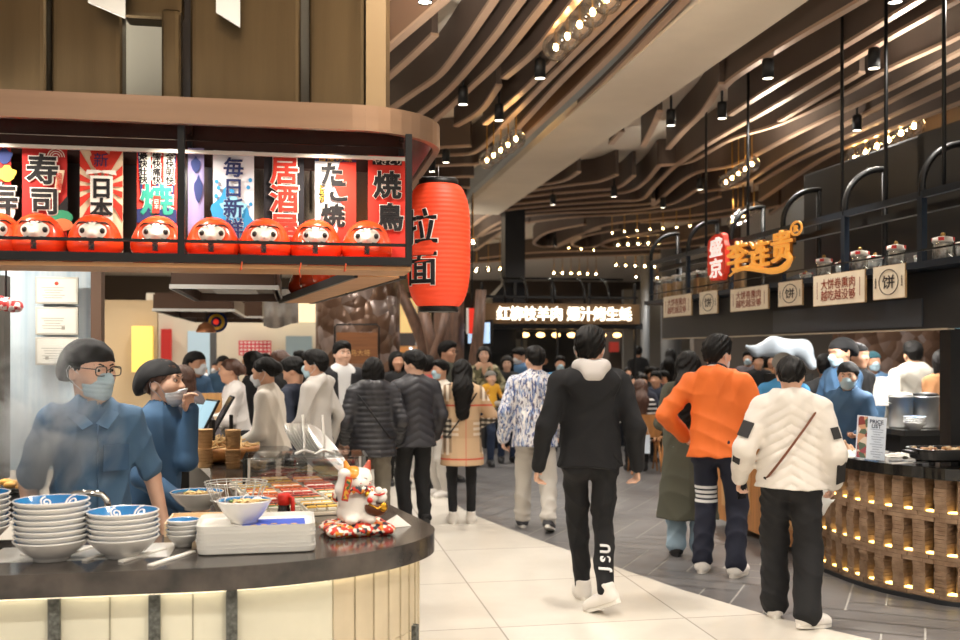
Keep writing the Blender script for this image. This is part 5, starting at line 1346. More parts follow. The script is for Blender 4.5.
# hanging wooden signs
SIGN = mat('sign_cream', '#e6dac4', .7, noise=.08, nscale=6); SEDGE = mat('sign_edge', '#a98b62', .7); SRED = mat('sign_brown_red', '#8a3a24', .7); SBLK = mat('sign_black', '#2a211c', .7)
for i, (x0, x1, y0, y1, kind_, lab) in enumerate([(664, 692, 295, 316.5, 'T', 'two line cream sign hanging under the ledge, farthest from the counter end'), (700, 718, 291, 314, 'C', 'small cream sign with round pancake character, the farther one'),
        (731, 769, 287, 310.5, 'T', 'two line cream sign hanging below the golden characters'), (779, 803, 281, 306, 'C', 'small cream sign with round pancake character, the middle one'),
        (814, 866, 272.5, 304.5, 'T', 'largest two line cream sign hanging under the jars'), (874, 906, 265, 299, 'C', 'cream sign with round pancake character, nearest and largest of its kind')]):
    u = UF - .05; va, vb = vx(x0, u), vx(x1, u); vc = (va + vb) / 2; wdt = va - vb
    pt, pb = on_u(u, (x0 + x1) / 2, y0), on_u(u, (x0 + x1) / 2, y1); zc = (pt.z + pb.z) / 2; hh = pt.z - pb.z
    r = thing('hanging_sign', lab, 'sign', W(u, vc, zc), RB)
    MB().box((0, 0, 0), (wdt, .014, hh)).obj('board', SEDGE, r); MB().box((0, -.0078, 0), (wdt * .985, .002, hh * .97)).obj('face', SIGN, r)
    for s in (-1, 1): MB().tube([(s * wdt * .43, 0, hh / 2 - .01), (s * wdt * .43, .03, hh / 2 + .03)], .003, 5).obj('hook', BLK, r)
    if kind_ == 'T':
        wall_text('lettering', '大饼卷熏肉\n越吃越没够', hh * .36, SRED, r, (0, -.0105, 0), depth=.0008, bold=.0008, line=1.0, sx=wdt * .66 / (hh * .36 * 4.9))
        for s in (-1, 1): MB().box((s * wdt * .41, -.0095, 0), (wdt * .008, .002, hh * .55)).obj('border_line', SRED, r)
    else:
        k = wdt / hh * .98
        b = MB(); b.tube([(.30 * wdt * math.cos(a), -.0095, .37 * hh * math.sin(a)) for a in [2 * PI * q / 32 for q in range(32)]], .0035, 6, closed=True); b.obj('ring', SBLK, r)
        wall_text('lettering', '饼', hh * .42, SBLK, r, (0, -.0105, 0), depth=.0008, bold=.0015, sx=k)
        for s in (-1, 1): wall_text('small_lettering', '卷饼\n香酥'.replace('\n', '\n') if False else '大\n饼\n卷\n肉', hh * .085, SBLK, r, (s * wdt * .41, -.0105, 0), depth=.0005, line=.95)
# the shop sign: red seal and golden characters
us = UF - .07
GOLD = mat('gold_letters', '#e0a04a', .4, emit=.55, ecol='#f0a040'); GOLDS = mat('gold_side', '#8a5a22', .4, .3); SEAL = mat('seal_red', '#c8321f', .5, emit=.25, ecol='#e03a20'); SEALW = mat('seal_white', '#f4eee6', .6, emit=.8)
def sgn(x, y):
    p = on_u(us, x, y); q = UV(p); return q[1], p.z
va, za = sgn(718, 257.5)
ss = thing('shop_sign', 'red seal and three golden characters with swoosh on the arched frame', 'sign', W(us, va, za), RB)
def lx(x): return va - vx(x, us)
hS = .235; wS = (lx(727) - lx(709)) / 2
b = MB(); n = 40; rn = random.Random(4); ol = []
for i in range(n):
    a = 2 * PI * i / n; k = 1 + rn.uniform(-.06, .05); ol.append((wS * k * math.copysign(abs(math.cos(a)) ** .55, math.cos(a)), hS * k * math.copysign(abs(math.sin(a)) ** .7, math.sin(a))))
b.add([(x, -.02, z) for x, z in ol] + [(x, .03, z) for x, z in ol], [tuple(range(n)), tuple(range(2 * n - 1, n - 1, -1))] + [(i, n + i, n + (i + 1) % n, (i + 1) % n) for i in range(n)]); b.obj('seal', SEAL, ss)
for t_, z in (('盛', .105), ('京', -.105)): wall_text('seal_lettering', t_, .20, SEALW, ss, (0, -.024, z), depth=.003, bold=.004, sx=wS * 1.5 / .20)
for ch, x, y, hp_, wp in (('李', 739, 256, 29, 19), ('连', 761, 254, 27, 19), ('贵', 783.5, 246, 31, 20)):
    _, zz = sgn(x, y); Yc = on_u(us, x, y).y; hg = hp_ / F * Yc
    wd = lx(x + wp / 2) - lx(x - wp / 2)
    wall_text('gold_character', ch, hg * 1.06, GOLD, ss, (lx(x), -.02, zz - za), depth=.015, bold=.0045, sx=wd / hg)
    wall_text('character_backing', ch, hg * 1.06, GOLDS, ss, (lx(x), .012, zz - za), depth=.010, bold=.010, sx=wd / hg)
sw_ = [(731, 276, .010), (738, 270.5, .022), (748, 268, .026), (760, 269.5, .026), (772, 271, .030), (783, 269, .032), (790, 263, .026), (791.5, 256, .020), (787, 252, .016)]
b = MB(); pts = []; rr = []
for x, y, r_ in sw_: _, zz = sgn(x, y); pts.append((lx(x), -.015, zz - za)); rr.append(r_)
sp_ = smooth_line([Vector(p) for p in pts], 5); b.tube(sp_, [rr[min(i // 5, len(rr) - 1)] for i in range(len(sp_))], 8); b.obj('swoosh', GOLD, ss)
_, zz = sgn(798, 228.5); rr_ = .055
wdr = (lx(804) - lx(793)) / 2
b = MB(); b.tube([(lx(798.5) + wdr * math.cos(a), -.02, zz - za + rr_ * math.sin(a)) for a in [2 * PI * i / 28 for i in range(28)]], .010, 6, closed=True); b.obj('ring', GOLD, ss)
wall_text('ring_lettering', 'R', .075, GOLD, ss, (lx(798.5), -.02, zz - za), depth=.006, bold=.003, sx=wdr / rr_)
MB().box(((lx(709) + lx(792)) / 2, .035, -.02), (lx(792) - lx(709), .012, .02)).obj('mounting_bar', BLK, ss)
# jars along the ledge
JG = clear_mat('jar_glass', (.96, .98, .97), .35, .05); FILL = [mat('jar_fill_pale', '#e4e9ee', .6), mat('jar_fill_tan', '#c29a6a', .7), mat('jar_fill_mixed', '#8d7f76', .7, noise=.5, nscale=30, col2='#d7d2c8')]
LIDW = mat('lid_white', '#dcd6cf', .3); LIDR = mat('lid_red', '#c02a24', .35)
ZL = 2.238
for i, x in enumerate((660, 669, 679, 689, 700, 714, 726, 737)):
    v = vx(x, UF + .12)
    r = thing('display_jar', 'square glass jar with tan food on the ledge, %s from the left end' % ['first', 'second', 'third', 'fourth', 'fifth', 'sixth', 'seventh', 'eighth'][i], 'jar', W(UF + .12, v, ZL), ANG, 'square jars on the ledge')
    MB().box((0, 0, .125), (.14, .15, .25), bevel=.01).obj('jar_glass', JG, r); MB().box((0, 0, .10), (.11, .12, .19), bevel=.01).obj('jar_contents', FILL[1 if i % 3 else 2], r); MB().box((0, 0, .262), (.13, .14, .022), bevel=.006).obj('lid', LIDW, r)
MB().box((UF + .14, (vx(655) + vx(742)) / 2, 2.240), (.20, vx(655) - vx(742), .004)).obj('wood_strip', WOODL, sf)
for i, (x, yt, yb, w_, lab) in enumerate([(806, 263, 274, 12, 'lowest round lidded jar, right of the golden sign'), (824, 248, 273, 15, 'round lidded jar above the left half of the largest sign'), (841, 252, 270, 11, 'small round lidded jar touching a frame post'),
        (860, 241, 269, 17, 'tall round lidded jar above the right half of the largest sign'), (875, 246, 266, 15, 'shorter round lidded jar beside the tall one'), (896, 235, 264, 17, 'tall round lidded jar directly over the nearest round sign'),
        (919, 247, 259, 10, 'small lidded jar just left of the thick frame post'), (943, 225, 256, 20, 'largest lidded jar right of the thick frame post'), (964, 232, 254, 16, 'lidded jar cut by the right picture edge')]):
    u = UF + .12; v = vx(x, u); Yj = on_u(u, x, 250).y; R = w_ / 2 / F * Yj; h_ = max(.08, (yb - yt) / F * Yj - .015)
    r = thing('display_jar', lab, 'jar', W(u, v, ZL), ANG)
    MB().lathe([(R * .9, 0), (R, .01), (R, h_ * .68), (R * .9, h_ * .72), (0, h_ * .72)], 14).obj('jar_glass', JG, r)
    MB().lathe([(0, .008), (R * .82, .008), (R * .86, h_ * .60), (0, h_ * .62)], 14).obj('jar_contents', FILL[(i % 2) * 2], r)
    MB().lathe([(R * 1.02, h_ * .66), (R * 1.05, h_ * .70), (R * 1.0, h_ * .82), (R * .3, h_ * .88), (0, h_ * .88)], 14).obj('lid', LIDW, r)
    for k in range(4):
        a = k * PI / 2 - .6 - ANG; MB().box((R * 1.0, 0, h_ * .76), (R * .12, R * .55, h_ * .12), M=Matrix.Rotation(a, 4, 'Z')).obj('lid_patch', LIDR, r)
    MB().ball((0, 0, h_ * .93), R * .24, 10, 8).obj('lid_knob', mat('knob_gold', '#c9a25a', .3, .6), r)

# the curved counter of stacked bricks with lit niches
BRICK = brick_mat('thin_brick', '#a68a6e', '#8d7358', '#5f4c3a', .16, .022, .75, .5, .0025, axes='xz', noise=.3, nscale=9, bump=.5)
NICHE = mat('niche_dark', '#33271c', .7); LEDN = mat('niche_led', '#ffe6a0', .4, emit=6, ecol='#ffd878')
lp_ = [onz(x, y, 0) for x, y in ((816, 566), (834, 574), (860, 584), (889, 592.5), (925, 600), (960, 606))]; lp_.append(lp_[-1] + Vector((.55, -.12, 0))); lp_.append(lp_[-1] + Vector((.6, -.06, 0)))
lc = smooth_line(lp_, 12)
def resample(line, step):
    out = [line[0].copy()]; acc = 0
    for a, b_ in zip(line, line[1:]):
        L = (b_ - a).length; pos = step - acc
        while pos <= L: out.append(a.lerp(b_, pos / L)); pos += step
        acc = (acc + L) % step
    return out
bc = thing('brick_counter', 'curved pancake counter of stacked thin bricks with lit niches', 'counter', (0, 0, 0))
st = resample(lc, .074)
def outn(line, i):
    t_ = (line[min(i + 1, len(line) - 1)] - line[max(i - 1, 0)]).normalized(); return Vector((t_.y, -t_.x, 0))
backl = [p - outn(lc, i) * .16 for i, p in enumerate(lc)]
b = MB(); ribbon(b, backl, .02, .0, .80); b.obj('back_panel', NICHE, bc)
rows = ((.055, .245), (.305, .520), (.580, .795))
bb_ = MB(); rn = random.Random(2)
def seg_box(b, a, c, n0, n1, z0, z1):
    nn = Vector((c.y - a.y, a.x - c.x, 0)).normalized()
    vs = [a + nn * n1, c + nn * n1, c - nn * n0, a - nn * n0]
    b.add([Vector((p.x, p.y, z0)) for p in vs] + [Vector((p.x, p.y, z1)) for p in vs], [(3, 2, 1, 0), (4, 5, 6, 7), (0, 1, 5, 4), (1, 2, 6, 5), (2, 3, 7, 6), (3, 0, 4, 7)])
for i in range(0, len(st) - 1):
    a, c = st[i], st[i + 1]
    for z0, z1 in ((0.0, .055), (.245, .305), (.520, .580), (.795, .80)):
        nb = max(1, int(round((z1 - z0) / .027)))
        for k in range(nb):
            j = rn.uniform(-.006, .008); zz0 = z0 + (z1 - z0) * k / nb; zz1 = z0 + (z1 - z0) * (k + 1) / nb - .002
            m_ = a.lerp(c, .5) if k % 2 else a
            if k % 2 and i + 2 < len(st): seg_box(bb_, m_, c.lerp(st[i + 2], .48), .12, j, zz0, zz1)
            else: seg_box(bb_, a, a.lerp(c, .975), .12, j, zz0, zz1)
    if i % 2 == 0:
        for z0, z1 in rows:
            nb = 8
            for k in range(nb):
                j = rn.uniform(-.008, .006); seg_box(bb_, a.lerp(c, rn.uniform(-.02, .03)), a.lerp(c, 1.12 + rn.uniform(-.03, .03)), .12, j, z0 + (z1 - z0) * k / nb, z0 + (z1 - z0) * (k + 1) / nb - .002)
bb_.obj('brick_lattice', [mat('brick_thin', '#9c8168', .8, noise=.35, nscale=14, col2='#7b6049', bump=.2, bscale=80)], bc)
for i in range(1, len(st) - 1, 2):
    for z0, z1 in rows:
        b = MB(); seg_box(b, st[i].lerp(st[i + 1], .15), st[i].lerp(st[i + 1], .95), .06, -.012, z0 + .001, z0 + .010); b.obj('niche_light', LEDN, bc)
top_o = [p + outn(lc, i) * .05 for i, p in enumerate(lc)]; top_i = [p - outn(lc, i) * .52 for i, p in enumerate(lc)]
BTOP = mat('black_stone', '#1d1c1b', .12)
n_ = len(lc); cut = [i for i in range(n_)]
vs = [Vector((p.x, p.y, z)) for z in (.80, .875) for p in top_o + top_i[::-1]]; m_ = 2 * n_
MB().add(vs, [tuple(range(m_))[::-1], tuple(range(m_, 2 * m_))] + [(i, (i + 1) % m_, m_ + (i + 1) % m_, m_ + i) for i in range(m_)]).obj('worktop', BTOP, bc)
ribb = MB(); ribbon(ribb, [p + outn(lc, i) * .035 for i, p in enumerate(lc)], .012, .0, .030); ribb.obj('plinth', SLATE, bc)
# wooden display counter beside it
wc = thing('wooden_counter', 'light wooden counter with panelled side behind the customers', 'counter', W(0, 0), ANG)
ve = UV(at(806, 500, 7.72))[1]
MB().box((3.965, ve + .85, .47), (.26, 1.7, .80)).obj('body', WOOD, wc); MB().box((3.95, ve + .85, .885), (.40, 1.74, .03), bevel=.004).obj('worktop', WOODL, wc)
for k in range(2):
    vv = ve + .44 + .80 * k
    MB().box((3.833, vv, .50), (.008, .60, .58)).obj('panel', mat('wood_panel_pale', '#c99a66', .5, noise=.15, nscale=3, stretch=(8, 8, .6)), wc); MB().box((3.829, vv, .50), (.004, .46, .42)).obj('pane', mat('pane_grey', '#a7a39b', .2), wc)
b = MB()
for k in range(11): b.prism([(3.84 + .0235 * k, ve - .008), (3.84 + .0235 * (k + 1) - .002, ve - .008), (3.84 + .0235 * (k + 1) - .002, ve - .001), (3.84 + .0235 * k, ve - .001)], .055, .87)
b.obj('slat_front', mat('wood_slat', '#c4843f', .45, noise=.2, nscale=4, stretch=(10, 10, .7)), wc)
for k in (0, 1): MB().box((3.86 + .2 * k, ve + .03, .035), (.035, .035, .07)).obj('leg', WOOD, wc)
# on the counter
ZR = .876
p = at(871, 0, 6.86)
ps = thing('price_stand', 'white price list stand with food photo strip on the pancake counter', 'stand', (p.x, p.y, ZR), -.10)
Mx = Matrix.Translation((0, 0, .155)) @ Matrix.Rotation(-.16, 4, 'X') @ Matrix.Rotation(.10, 4, 'Y')
MB().box((0, 0, 0), (.195, .008, .295), bevel=.002).obj('card', mat('card_blue_white', '#cfd9e6', .4), ps, mtx=Mx)
MB().box((-.060, -.0052, 0), (.062, .002, .285)).obj('photo_strip', print_mat('food_photo', ['#7a2f2a', '#b98a6a', '#4a5a48', '#c9b8a8', '#8f3f48'], 26), ps, mtx=Mx)
b = MB()
for k in range(12): b.box((.035 + .006 * (k % 2), -.0052, .06 - .017 * k), (.085 - .02 * (k % 3), .002, .0045))
b.obj('price_lines', mat('text_grey', '#8f9bb0', .7), ps, mtx=Mx)
o = wall_text('heading', 'PRICE\nLIST', .036, mat('text_dark', '#2c3852', .7), ps, (0, 0, 0), depth=.0008, bold=.0008, line=.85); o.matrix_local = Mx @ Matrix.Translation((.030, -.0066, .098)) @ Matrix.Rotation(PI / 2, 4, 'X')
MB().box((0, .03, .006), (.19, .09, .010), bevel=.002).obj('foot', clear_mat('clear_pack', (.99, .99, .99), .06, .12), ps)
p = at(838, 0, 7.35)
sb = thing('squeeze_bottle', 'orange sauce squeeze bottle beside the seated cook', 'bottle', (p.x, p.y, ZR))
MB().lathe([(.030, 0), (.033, .01), (.033, .10), (.026, .13), (.022, .135)], 18).obj('bottle_body', mat('sauce_orange', '#d9822f', .35, alpha=1), sb); MB().lathe([(.024, .134), (.024, .15), (.008, .158), (.004, .195)], 14).obj('nozzle', mat('nozzle_pale', '#e8c9a0', .4), sb)
MB().lathe([(.0335, .02), (.0338, .02), (.0338, .06), (.0335, .06)], 18).obj('label_band', mat('label_blue', '#8fb0c8', .5), sb)
def crumple(name, c, d, m, lab, cat, seed):
    rs = random.Random(seed)
    def fn(i, j): return ((i - .5) * d[0], (j - .5) * d[1], d[2] * (.35 + .65 * math.sin(PI * i) * math.sin(PI * j)) * (.7 + .3 * math.sin(9 * i + seed) * math.cos(8 * j)) + .012 * math.sin(21 * i + 13 * j) - d[2] * .35)
    b = MB(); b.grid(fn, 24, 24); b.grid(lambda i, j: (fn(i, j)[0], fn(i, j)[1], 0.0), 6, 6); o = b.obj(name, m, loc=c, rotz=rs.uniform(-.3, .3)); return tag(o, lab, cat)
p = at(846, 0, 7.15); crumple('paper_wrap', (p.x, p.y, ZR + .002), (.26, .22, .10), PAPER, 'white wrapping paper heap between customer and price stand', 'paper', 1)
p = at(912, 0, 7.0); crumple('paper_sheet', (p.x + .02, p.y + .12, ZR + .002), (.30, .16, .06), PAPER, 'white paper sheets right of the price stand', 'paper', 4)
p = at(848, 0, 7.55); crumple('dough_bag', (p.x, p.y + .05, ZR + .002), (.16, .12, .11), mat('kraft_pink', '#d3ac8d', .8), 'small kraft paper bag in front of the seated cook', 'bag', 7)
p = at(947, 0, 6.62)
gp = thing('grill_pan', 'black oval electric pan of browned food at the counter end', 'pan', (p.x, p.y, ZR + .002), .1)
vs = []; fs = []; lay = [(.80, .025), (.95, .04), (1.02, .095), (1.06, .10), (1.06, .108), (.98, .108), (.92, .07), (.85, .06)]
rp = rrect(.46, .30, .10); n = len(rp)
for k, z in lay: vs += [(x * k, y * k, z) for x, y in rp]
for i in range(len(lay) - 1):
    for j in range(n): fs.append((i * n + j, i * n + (j + 1) % n, (i + 1) * n + (j + 1) % n, (i + 1) * n + j))
fs += [tuple(range(n))[::-1], tuple((len(lay) - 1) * n + j for j in range(n))]
MB().add(vs, fs).obj('pan_body', mat('pan_black', '#1a1a1b', .3), gp)
for s in (-1, 1): MB().box((s * .255, 0, .085), (.06, .11, .02), bevel=.006).obj('handle', BLK, gp)
for s in (-1, 1):
    for q in (-1, 1): MB().lathe([(.022, 0), (.018, .03)], 10, o=(s * .15, q * .08, 0)).obj('foot', BLK, gp)
b = MB(); rn = random.Random(8)
for k in range(90): b.ball((rn.uniform(-.19, .19), rn.uniform(-.11, .11), .075 + rn.uniform(0, .03)), (rn.uniform(.012, .024), rn.uniform(.012, .022), .012), 7, 5, k % 3)
tag(b.obj('fried_food', [mat('fried_a', '#b98a5c', .6), mat('fried_b', '#8f5f3a', .6), mat('fried_c', '#d8bd98', .6)], loc=(p.x, p.y, ZR + .002), rotz=.1), 'browned chopped food filling the black pan', 'food', kind='stuff')
o = thing('tongs', 'steel tongs lying between price stand and black pan', 'tongs', (at(912, 0, 6.62).x, 6.62, ZR + .004), .1)
b = MB()
for s in (-1, 1): b.tube([(-.15, s * .018, .004), (.05, s * .012, .010), (.12, s * .001, .008)], .004, 6)
b.obj('arms', STEEL, o)
# rear worktop with pots
rc = thing('rear_counter', 'black rear worktop with steel pots in the pancake stall', 'counter', at(948, 440, 9.0) * 1, ANG)
rc.location.z = 0
MB().box((0, 0, .92), (1.25, .6, .05)).obj('worktop', BTOP, rc); MB().box((0, .05, .45), (1.2, .5, .89)).obj('cabinet', SHEET, rc)
for k, (x, w_, h_, lab) in enumerate([(901, 23, 35, 'left steel stock pot on the rear worktop'), (925, 26, 34, 'right steel stock pot with black lid rim on the rear worktop')]):
    p = at(x, 0, 8.95); R = w_ / 2 / F * 8.95; H_ = .27
    r = thing('stock_pot', lab, 'pot', (p.x, p.y, .946))
    MB().lathe([(R * .97, 0), (R, .01), (R, H_), (R * 1.04, H_), (R * 1.04, H_ + .012), (R * .98, H_ + .012)], 28).obj('pot_body', STEEL, r)
    MB().lathe([(R * 1.02, H_ + .012), (R * .9, H_ + .035), (0, H_ + .045)], 28).obj('pot_lid', STEEL if k == 0 else BLK, r)
    for s in (-1, 1): MB().tube([(s * R * .98, -.03, H_ * .8), (s * (R + .03), -.02, H_ * .82), (s * (R + .03), .02, H_ * .82), (s * R * .98, .03, H_ * .8)], .006, 6).obj('handle', STEEL, r)
for k in range(4):
    o = bowl_thing(.095, .06, 'serving_bowl', motif=False) if k == 0 else dup(o0)
    o0 = o if k == 0 else o0
    p = at(915, 0, 8.72); o.location = (p.x, p.y, .946 + .016 * k); tag(o, 'white serving bowl in front of the steel pots, %s of its stack' % ['bottom', 'second up', 'third up', 'topmost'][k], 'bowl', 'serving bowls by the pots')
p = at(872, 390, 9.6); o = MB().box((0, 0, 0), (.36, .03, .30), bevel=.005).obj('white_notice', PAPER, loc=(at(884, 0, 10.55).x, 10.55, 1.205), rotz=ANG); tag(o, 'white notice panel left of the steel pots', 'panel')
hall_box('steel_cabinet', 4.55, 5.1, UV(at(890, 0, 10.3))[1], UV(at(890, 0, 10.3))[1] + .5, 0, 1.05, SHEET); tag(bpy.data.objects['steel_cabinet'], 'steel cabinet under the white notice panel', 'cabinet')

# kitchen lamps of the pancake stall
for x, y, Y in ((840, 325, 8.6), (905, 325, 8.2), (930, 325, 9.6), (860, 325, 10.6)):
    p = at(x, y, Y); p.z = 2.15; area_light(p, 40, .16, (1, .95, .88), spread=math.radians(160))
# ---------------------------------------------------------------- far stalls, columns, seating
def pbox(name, x0, y0, x1, y1, Y, dep, m, parent=None, rot=ANG, bevel=0):
    """a box whose front fills that part of the view at distance Y"""
    c = at((x0 + x1) / 2, (y0 + y1) / 2, Y); w, h = (x1 - x0) / F * Y, (y1 - y0) / F * Y
    o = MB().box((0, dep / 2, 0), (w, dep, h), bevel=bevel).obj(name, m)
    if parent: o.parent = parent
    o.location = c - (parent.location if parent else Vector()); o.rotation_euler = (0, 0, rot)
    return o
PEB = bpy.data.materials.new('pebble_bronze'); PEB.use_nodes = True
nt = PEB.node_tree; b_ = nt.nodes['Principled BSDF']; tc = nt.nodes.new('ShaderNodeTexCoord'); vo = nt.nodes.new('ShaderNodeTexVoronoi'); vo.inputs['Scale'].default_value = 5.5
rp_ = nt.nodes.new('ShaderNodeValToRGB'); sp_c = nt.nodes.new('ShaderNodeSeparateColor')
nt.links.new(tc.outputs['Object'], vo.inputs['Vector']); nt.links.new(vo.outputs['Color'], sp_c.inputs[0]); nt.links.new(sp_c.outputs[0], rp_.inputs[0]); nt.links.new(rp_.outputs[0], b_.inputs['Base Color'])
rp_.color_ramp.elements[0].color = rgb('#5b4334'); rp_.color_ramp.elements[1].color = rgb('#9a8b86'); e = rp_.color_ramp.elements.new(.5); e.color = rgb('#7d6150')
bp_ = nt.nodes.new('ShaderNodeBump'); bp_.inputs['Strength'].default_value = .9; bp_.inputs['Distance'].default_value = .05; bp_.invert = True
nt.links.new(vo.outputs['Distance'], bp_.inputs['Height']); nt.links.new(bp_.outputs[0], b_.inputs['Normal']); b_.inputs['Roughness'].default_value = .3; b_.inputs['Metallic'].default_value = .35
BARK = mat('bark_brown', '#5d4334', .6, noise=.4, nscale=8, stretch=(3, 3, .7), bump=.6, bscale=12)
def column(name, x, w_, Y, m, lab, cat='column', taper=1.0):
    p = at(x, 0, Y); R = w_ / 2 / F * Y
    o = MB().lathe([(R * taper, 0), (R, 1.5), (R, ZC)], 32).obj(name, m, loc=(p.x, p.y, 0)); return tag(o, lab, cat)
column('hammered_column', 358, 84, 14.3, PEB, 'thick hammered bronze column behind the man in the dark suit')
sgp = at(357, 348, 12.75); wsn = thing('column_sign', 'framed wooden board fixed to the hammered column', 'sign', (sgp.x, sgp.y, sgp.z), ANG * .5)
MB().box((0, 0, 0), (.52, .03, .40)).obj('board', WOODD, wsn)
b = MB(); b.tube([(-.28, -.01, -.25), (-.28, -.01, .27), (-.25, -.01, .30), (.25, -.01, .30), (.28, -.01, .27), (.28, -.01, -.25)], .012, 6); b.obj('sign_frame', BLK, wsn)
wall_text('lettering', '烧鸟大将', .085, mat('wood_letter', '#c99a5e', .6), wsn, (0, -.018, -.06), depth=.001)
column('tree_column', 449, 30, 16.5, BARK, 'brown bark clad column left of the lit stall'); column('tree_column', 424, 13, 17.5, BARK, 'slimmer bark clad column just right of the lantern')
for k, (x0, y0, x1, y1, r_, Y) in enumerate([(424, 312, 437, 372, .09, 16.0), (447, 312, 431, 365, .07, 15.8), (398, 286, 424, 345, .09, 16.8), (481, 290, 474, 372, .09, 16.0)]):
    tag(MB().tube([at(x0, y0, Y), at((x0 + x1) / 2 + 1, (y0 + y1) / 2, Y), at(x1, y1, Y)] + [Vector((at(x1, y1, Y).x, Y, 0))], [r_, r_ * 1.1, r_ * 1.3, r_ * 1.5], 10).obj('tree_branch_post', BARK), 'slanting bark clad post by the tree columns, %s' % ['leaning right', 'leaning left', 'beside the red lantern', 'next to the menu screen'][k], 'post')
# grilled lamb and oyster stall in the middle
YS = 17.0
bs = thing('lit_stall', 'dark stall with white lit characters above its counter', 'stall', at(562, 0, YS) * 1, ANG); bs.location.z = 0
def S_(px): return (px - 562) / F * YS / CA
DBL = mat('stall_dark_blue', '#161c24', .5, .2); LITW = mat('lit_white', '#fff6e4', .4, emit=2.6, ecol='#fff0d6')
def sb_(nm, x0, y0, x1, y1, dep, m, dy=0.0):
    z0, z1 = CH + (HY - y1) / F * YS, CH + (HY - y0) / F * YS
    return MB().box(((S_(x0) + S_(x1)) / 2, dep / 2 + dy, (z0 + z1) / 2), (S_(x1) - S_(x0), dep, z1 - z0)).obj(nm, m, bs)
sb_('sign_board', 478, 304, 640, 324, .25, mat('sign_board_amber', '#5a4226', .5, noise=.3, nscale=3), -.1)
sb_('roof_slab', 470, 323, 645, 329, 2.2, DBL); sb_('top_rail', 478, 296, 640, 298.5, .06, BLK)
for x in (482, 515, 552, 590, 637): sb_('post', x - 1.2, 283, x + 1.2, 306, .05, BLK)
for x in (505, 527, 555, 585, 610): 
    arc = [(S_(x), .0, 2.45)] + [(S_(x), .5 - .5 * math.cos(a), 2.55 + .35 * math.sin(a)) for a in [PI / 2 * i / 6 for i in range(7)]]
    MB().tube(arc, .02, 6).obj('arch', BLK, bs)
MB().tube([(S_(508), .5, 2.90), (S_(634), .5, 2.90)], .02, 6).obj('arch_rail', BLK, bs)
zt = CH + (HY - 314) / F * YS
wall_text('lit_lettering', '红柳枝羊肉 爆汁烤生蚝', .245, LITW, bs, (S_(563), -.13, zt), depth=.015, bold=.006, sx=(S_(632) - S_(494)) / (.245 * 10.4))
MB().box((0, .35, .5), (S_(640) - S_(485), .7, 1.0)).obj('counter', DBL, bs); MB().box((0, .35, 1.02), (S_(642) - S_(483), .8, .05)).obj('worktop', BTOP, bs)
sb_('back_wall', 483, 329, 640, 420, .1, mat('stall_back', '#2a2f33', .6), 2.4); sb_('black_panel', 486, 329, 522, 352, .1, DBL, .5); sb_('menu_light', 524, 338, 548, 350, .05, mat('stall_grey', '#7f817c', .6), 1.6)
sb_('menu_light', 596, 335, 612, 360, .05, mat('stall_grey', '#7f817c', .6), 1.2)
for x in (530, 546, 562, 578, 594, 610, 626): MB().ball((S_(x), .4, CH + (HY - 327.5) / F * YS - .12), (.08, .08, .045), 10, 6).obj('warm_lamp', mat('warm_lamp', '#ffd9a0', .4, emit=5, ecol='#ffc880'), bs)
for x in (486, 522, 558, 597, 638): sb_('post', x - 1, 329, x + 1, 410, .05, BLK, .02)
dz = thing('black_duct', 'black square duct rising from the lit stall to the ceiling', 'duct', at(513, 0, YS + .8) * 1, ANG); dz.location.z = 0
MB().box((0, 0, 3.35), (.36, .36, 2.25)).obj('shaft', mat('duct_black', '#1a1c20', .35, .4), dz)
b = MB(); b.add([(-.45, -.4, 2.2), (.45, -.4, 2.2), (.45, .4, 2.2), (-.45, .4, 2.2), (-.45, -.4, 2.55), (.1, -.4, 2.55), (.1, .4, 2.55), (-.45, .4, 2.55), (-.18, -.18, 2.85), (.18, -.18, 2.85), (.18, .18, 2.85), (-.18, .18, 2.85)], [(3, 2, 1, 0), (0, 1, 5, 4), (1, 2, 6, 5), (2, 3, 7, 6), (3, 0, 4, 7), (4, 5, 9, 8), (5, 6, 10, 9), (6, 7, 11, 10), (7, 4, 8, 11), (8, 9, 10, 11)]); b.obj('hood', mat('duct_black', '#1a1c20', .35, .4), dz)
ms = thing('menu_screen', 'glowing blue menu screens at the left end of the lit stall', 'screen', at(480, 333, 16.6), ANG - .9)
MB().box((0, 0, 0), (.55, .05, .42)).obj('screen_case', BLK, ms)
for k in range(3): MB().box((-.17 + .17 * k, -.028, 0), (.14, .006, .34)).obj('screen_page', mat('screen_blue', '#a9c8e8', .3, emit=1.1, ecol='#b8d6f4'), ms)
rsn = thing('red_light_sign', 'narrow upright red sign hanging beside the menu screens', 'sign', at(472, 321, 16.3), ANG); MB().box((0, 0, 0), (.11, .06, .42), bevel=.01).obj('sign_case', mat('sign_red', '#c42b1c', .5, emit=.6, ecol='#e03020'), rsn)
MB().box((-.075, 0, 0), (.03, .07, .42)).obj('sign_side', PAPER, rsn); MB().tube([(0, 0, .2), (0, 0, ZC - at(472, 321, 16.3).z)], .012, 6).obj('hanging_rod', BLK, rsn)
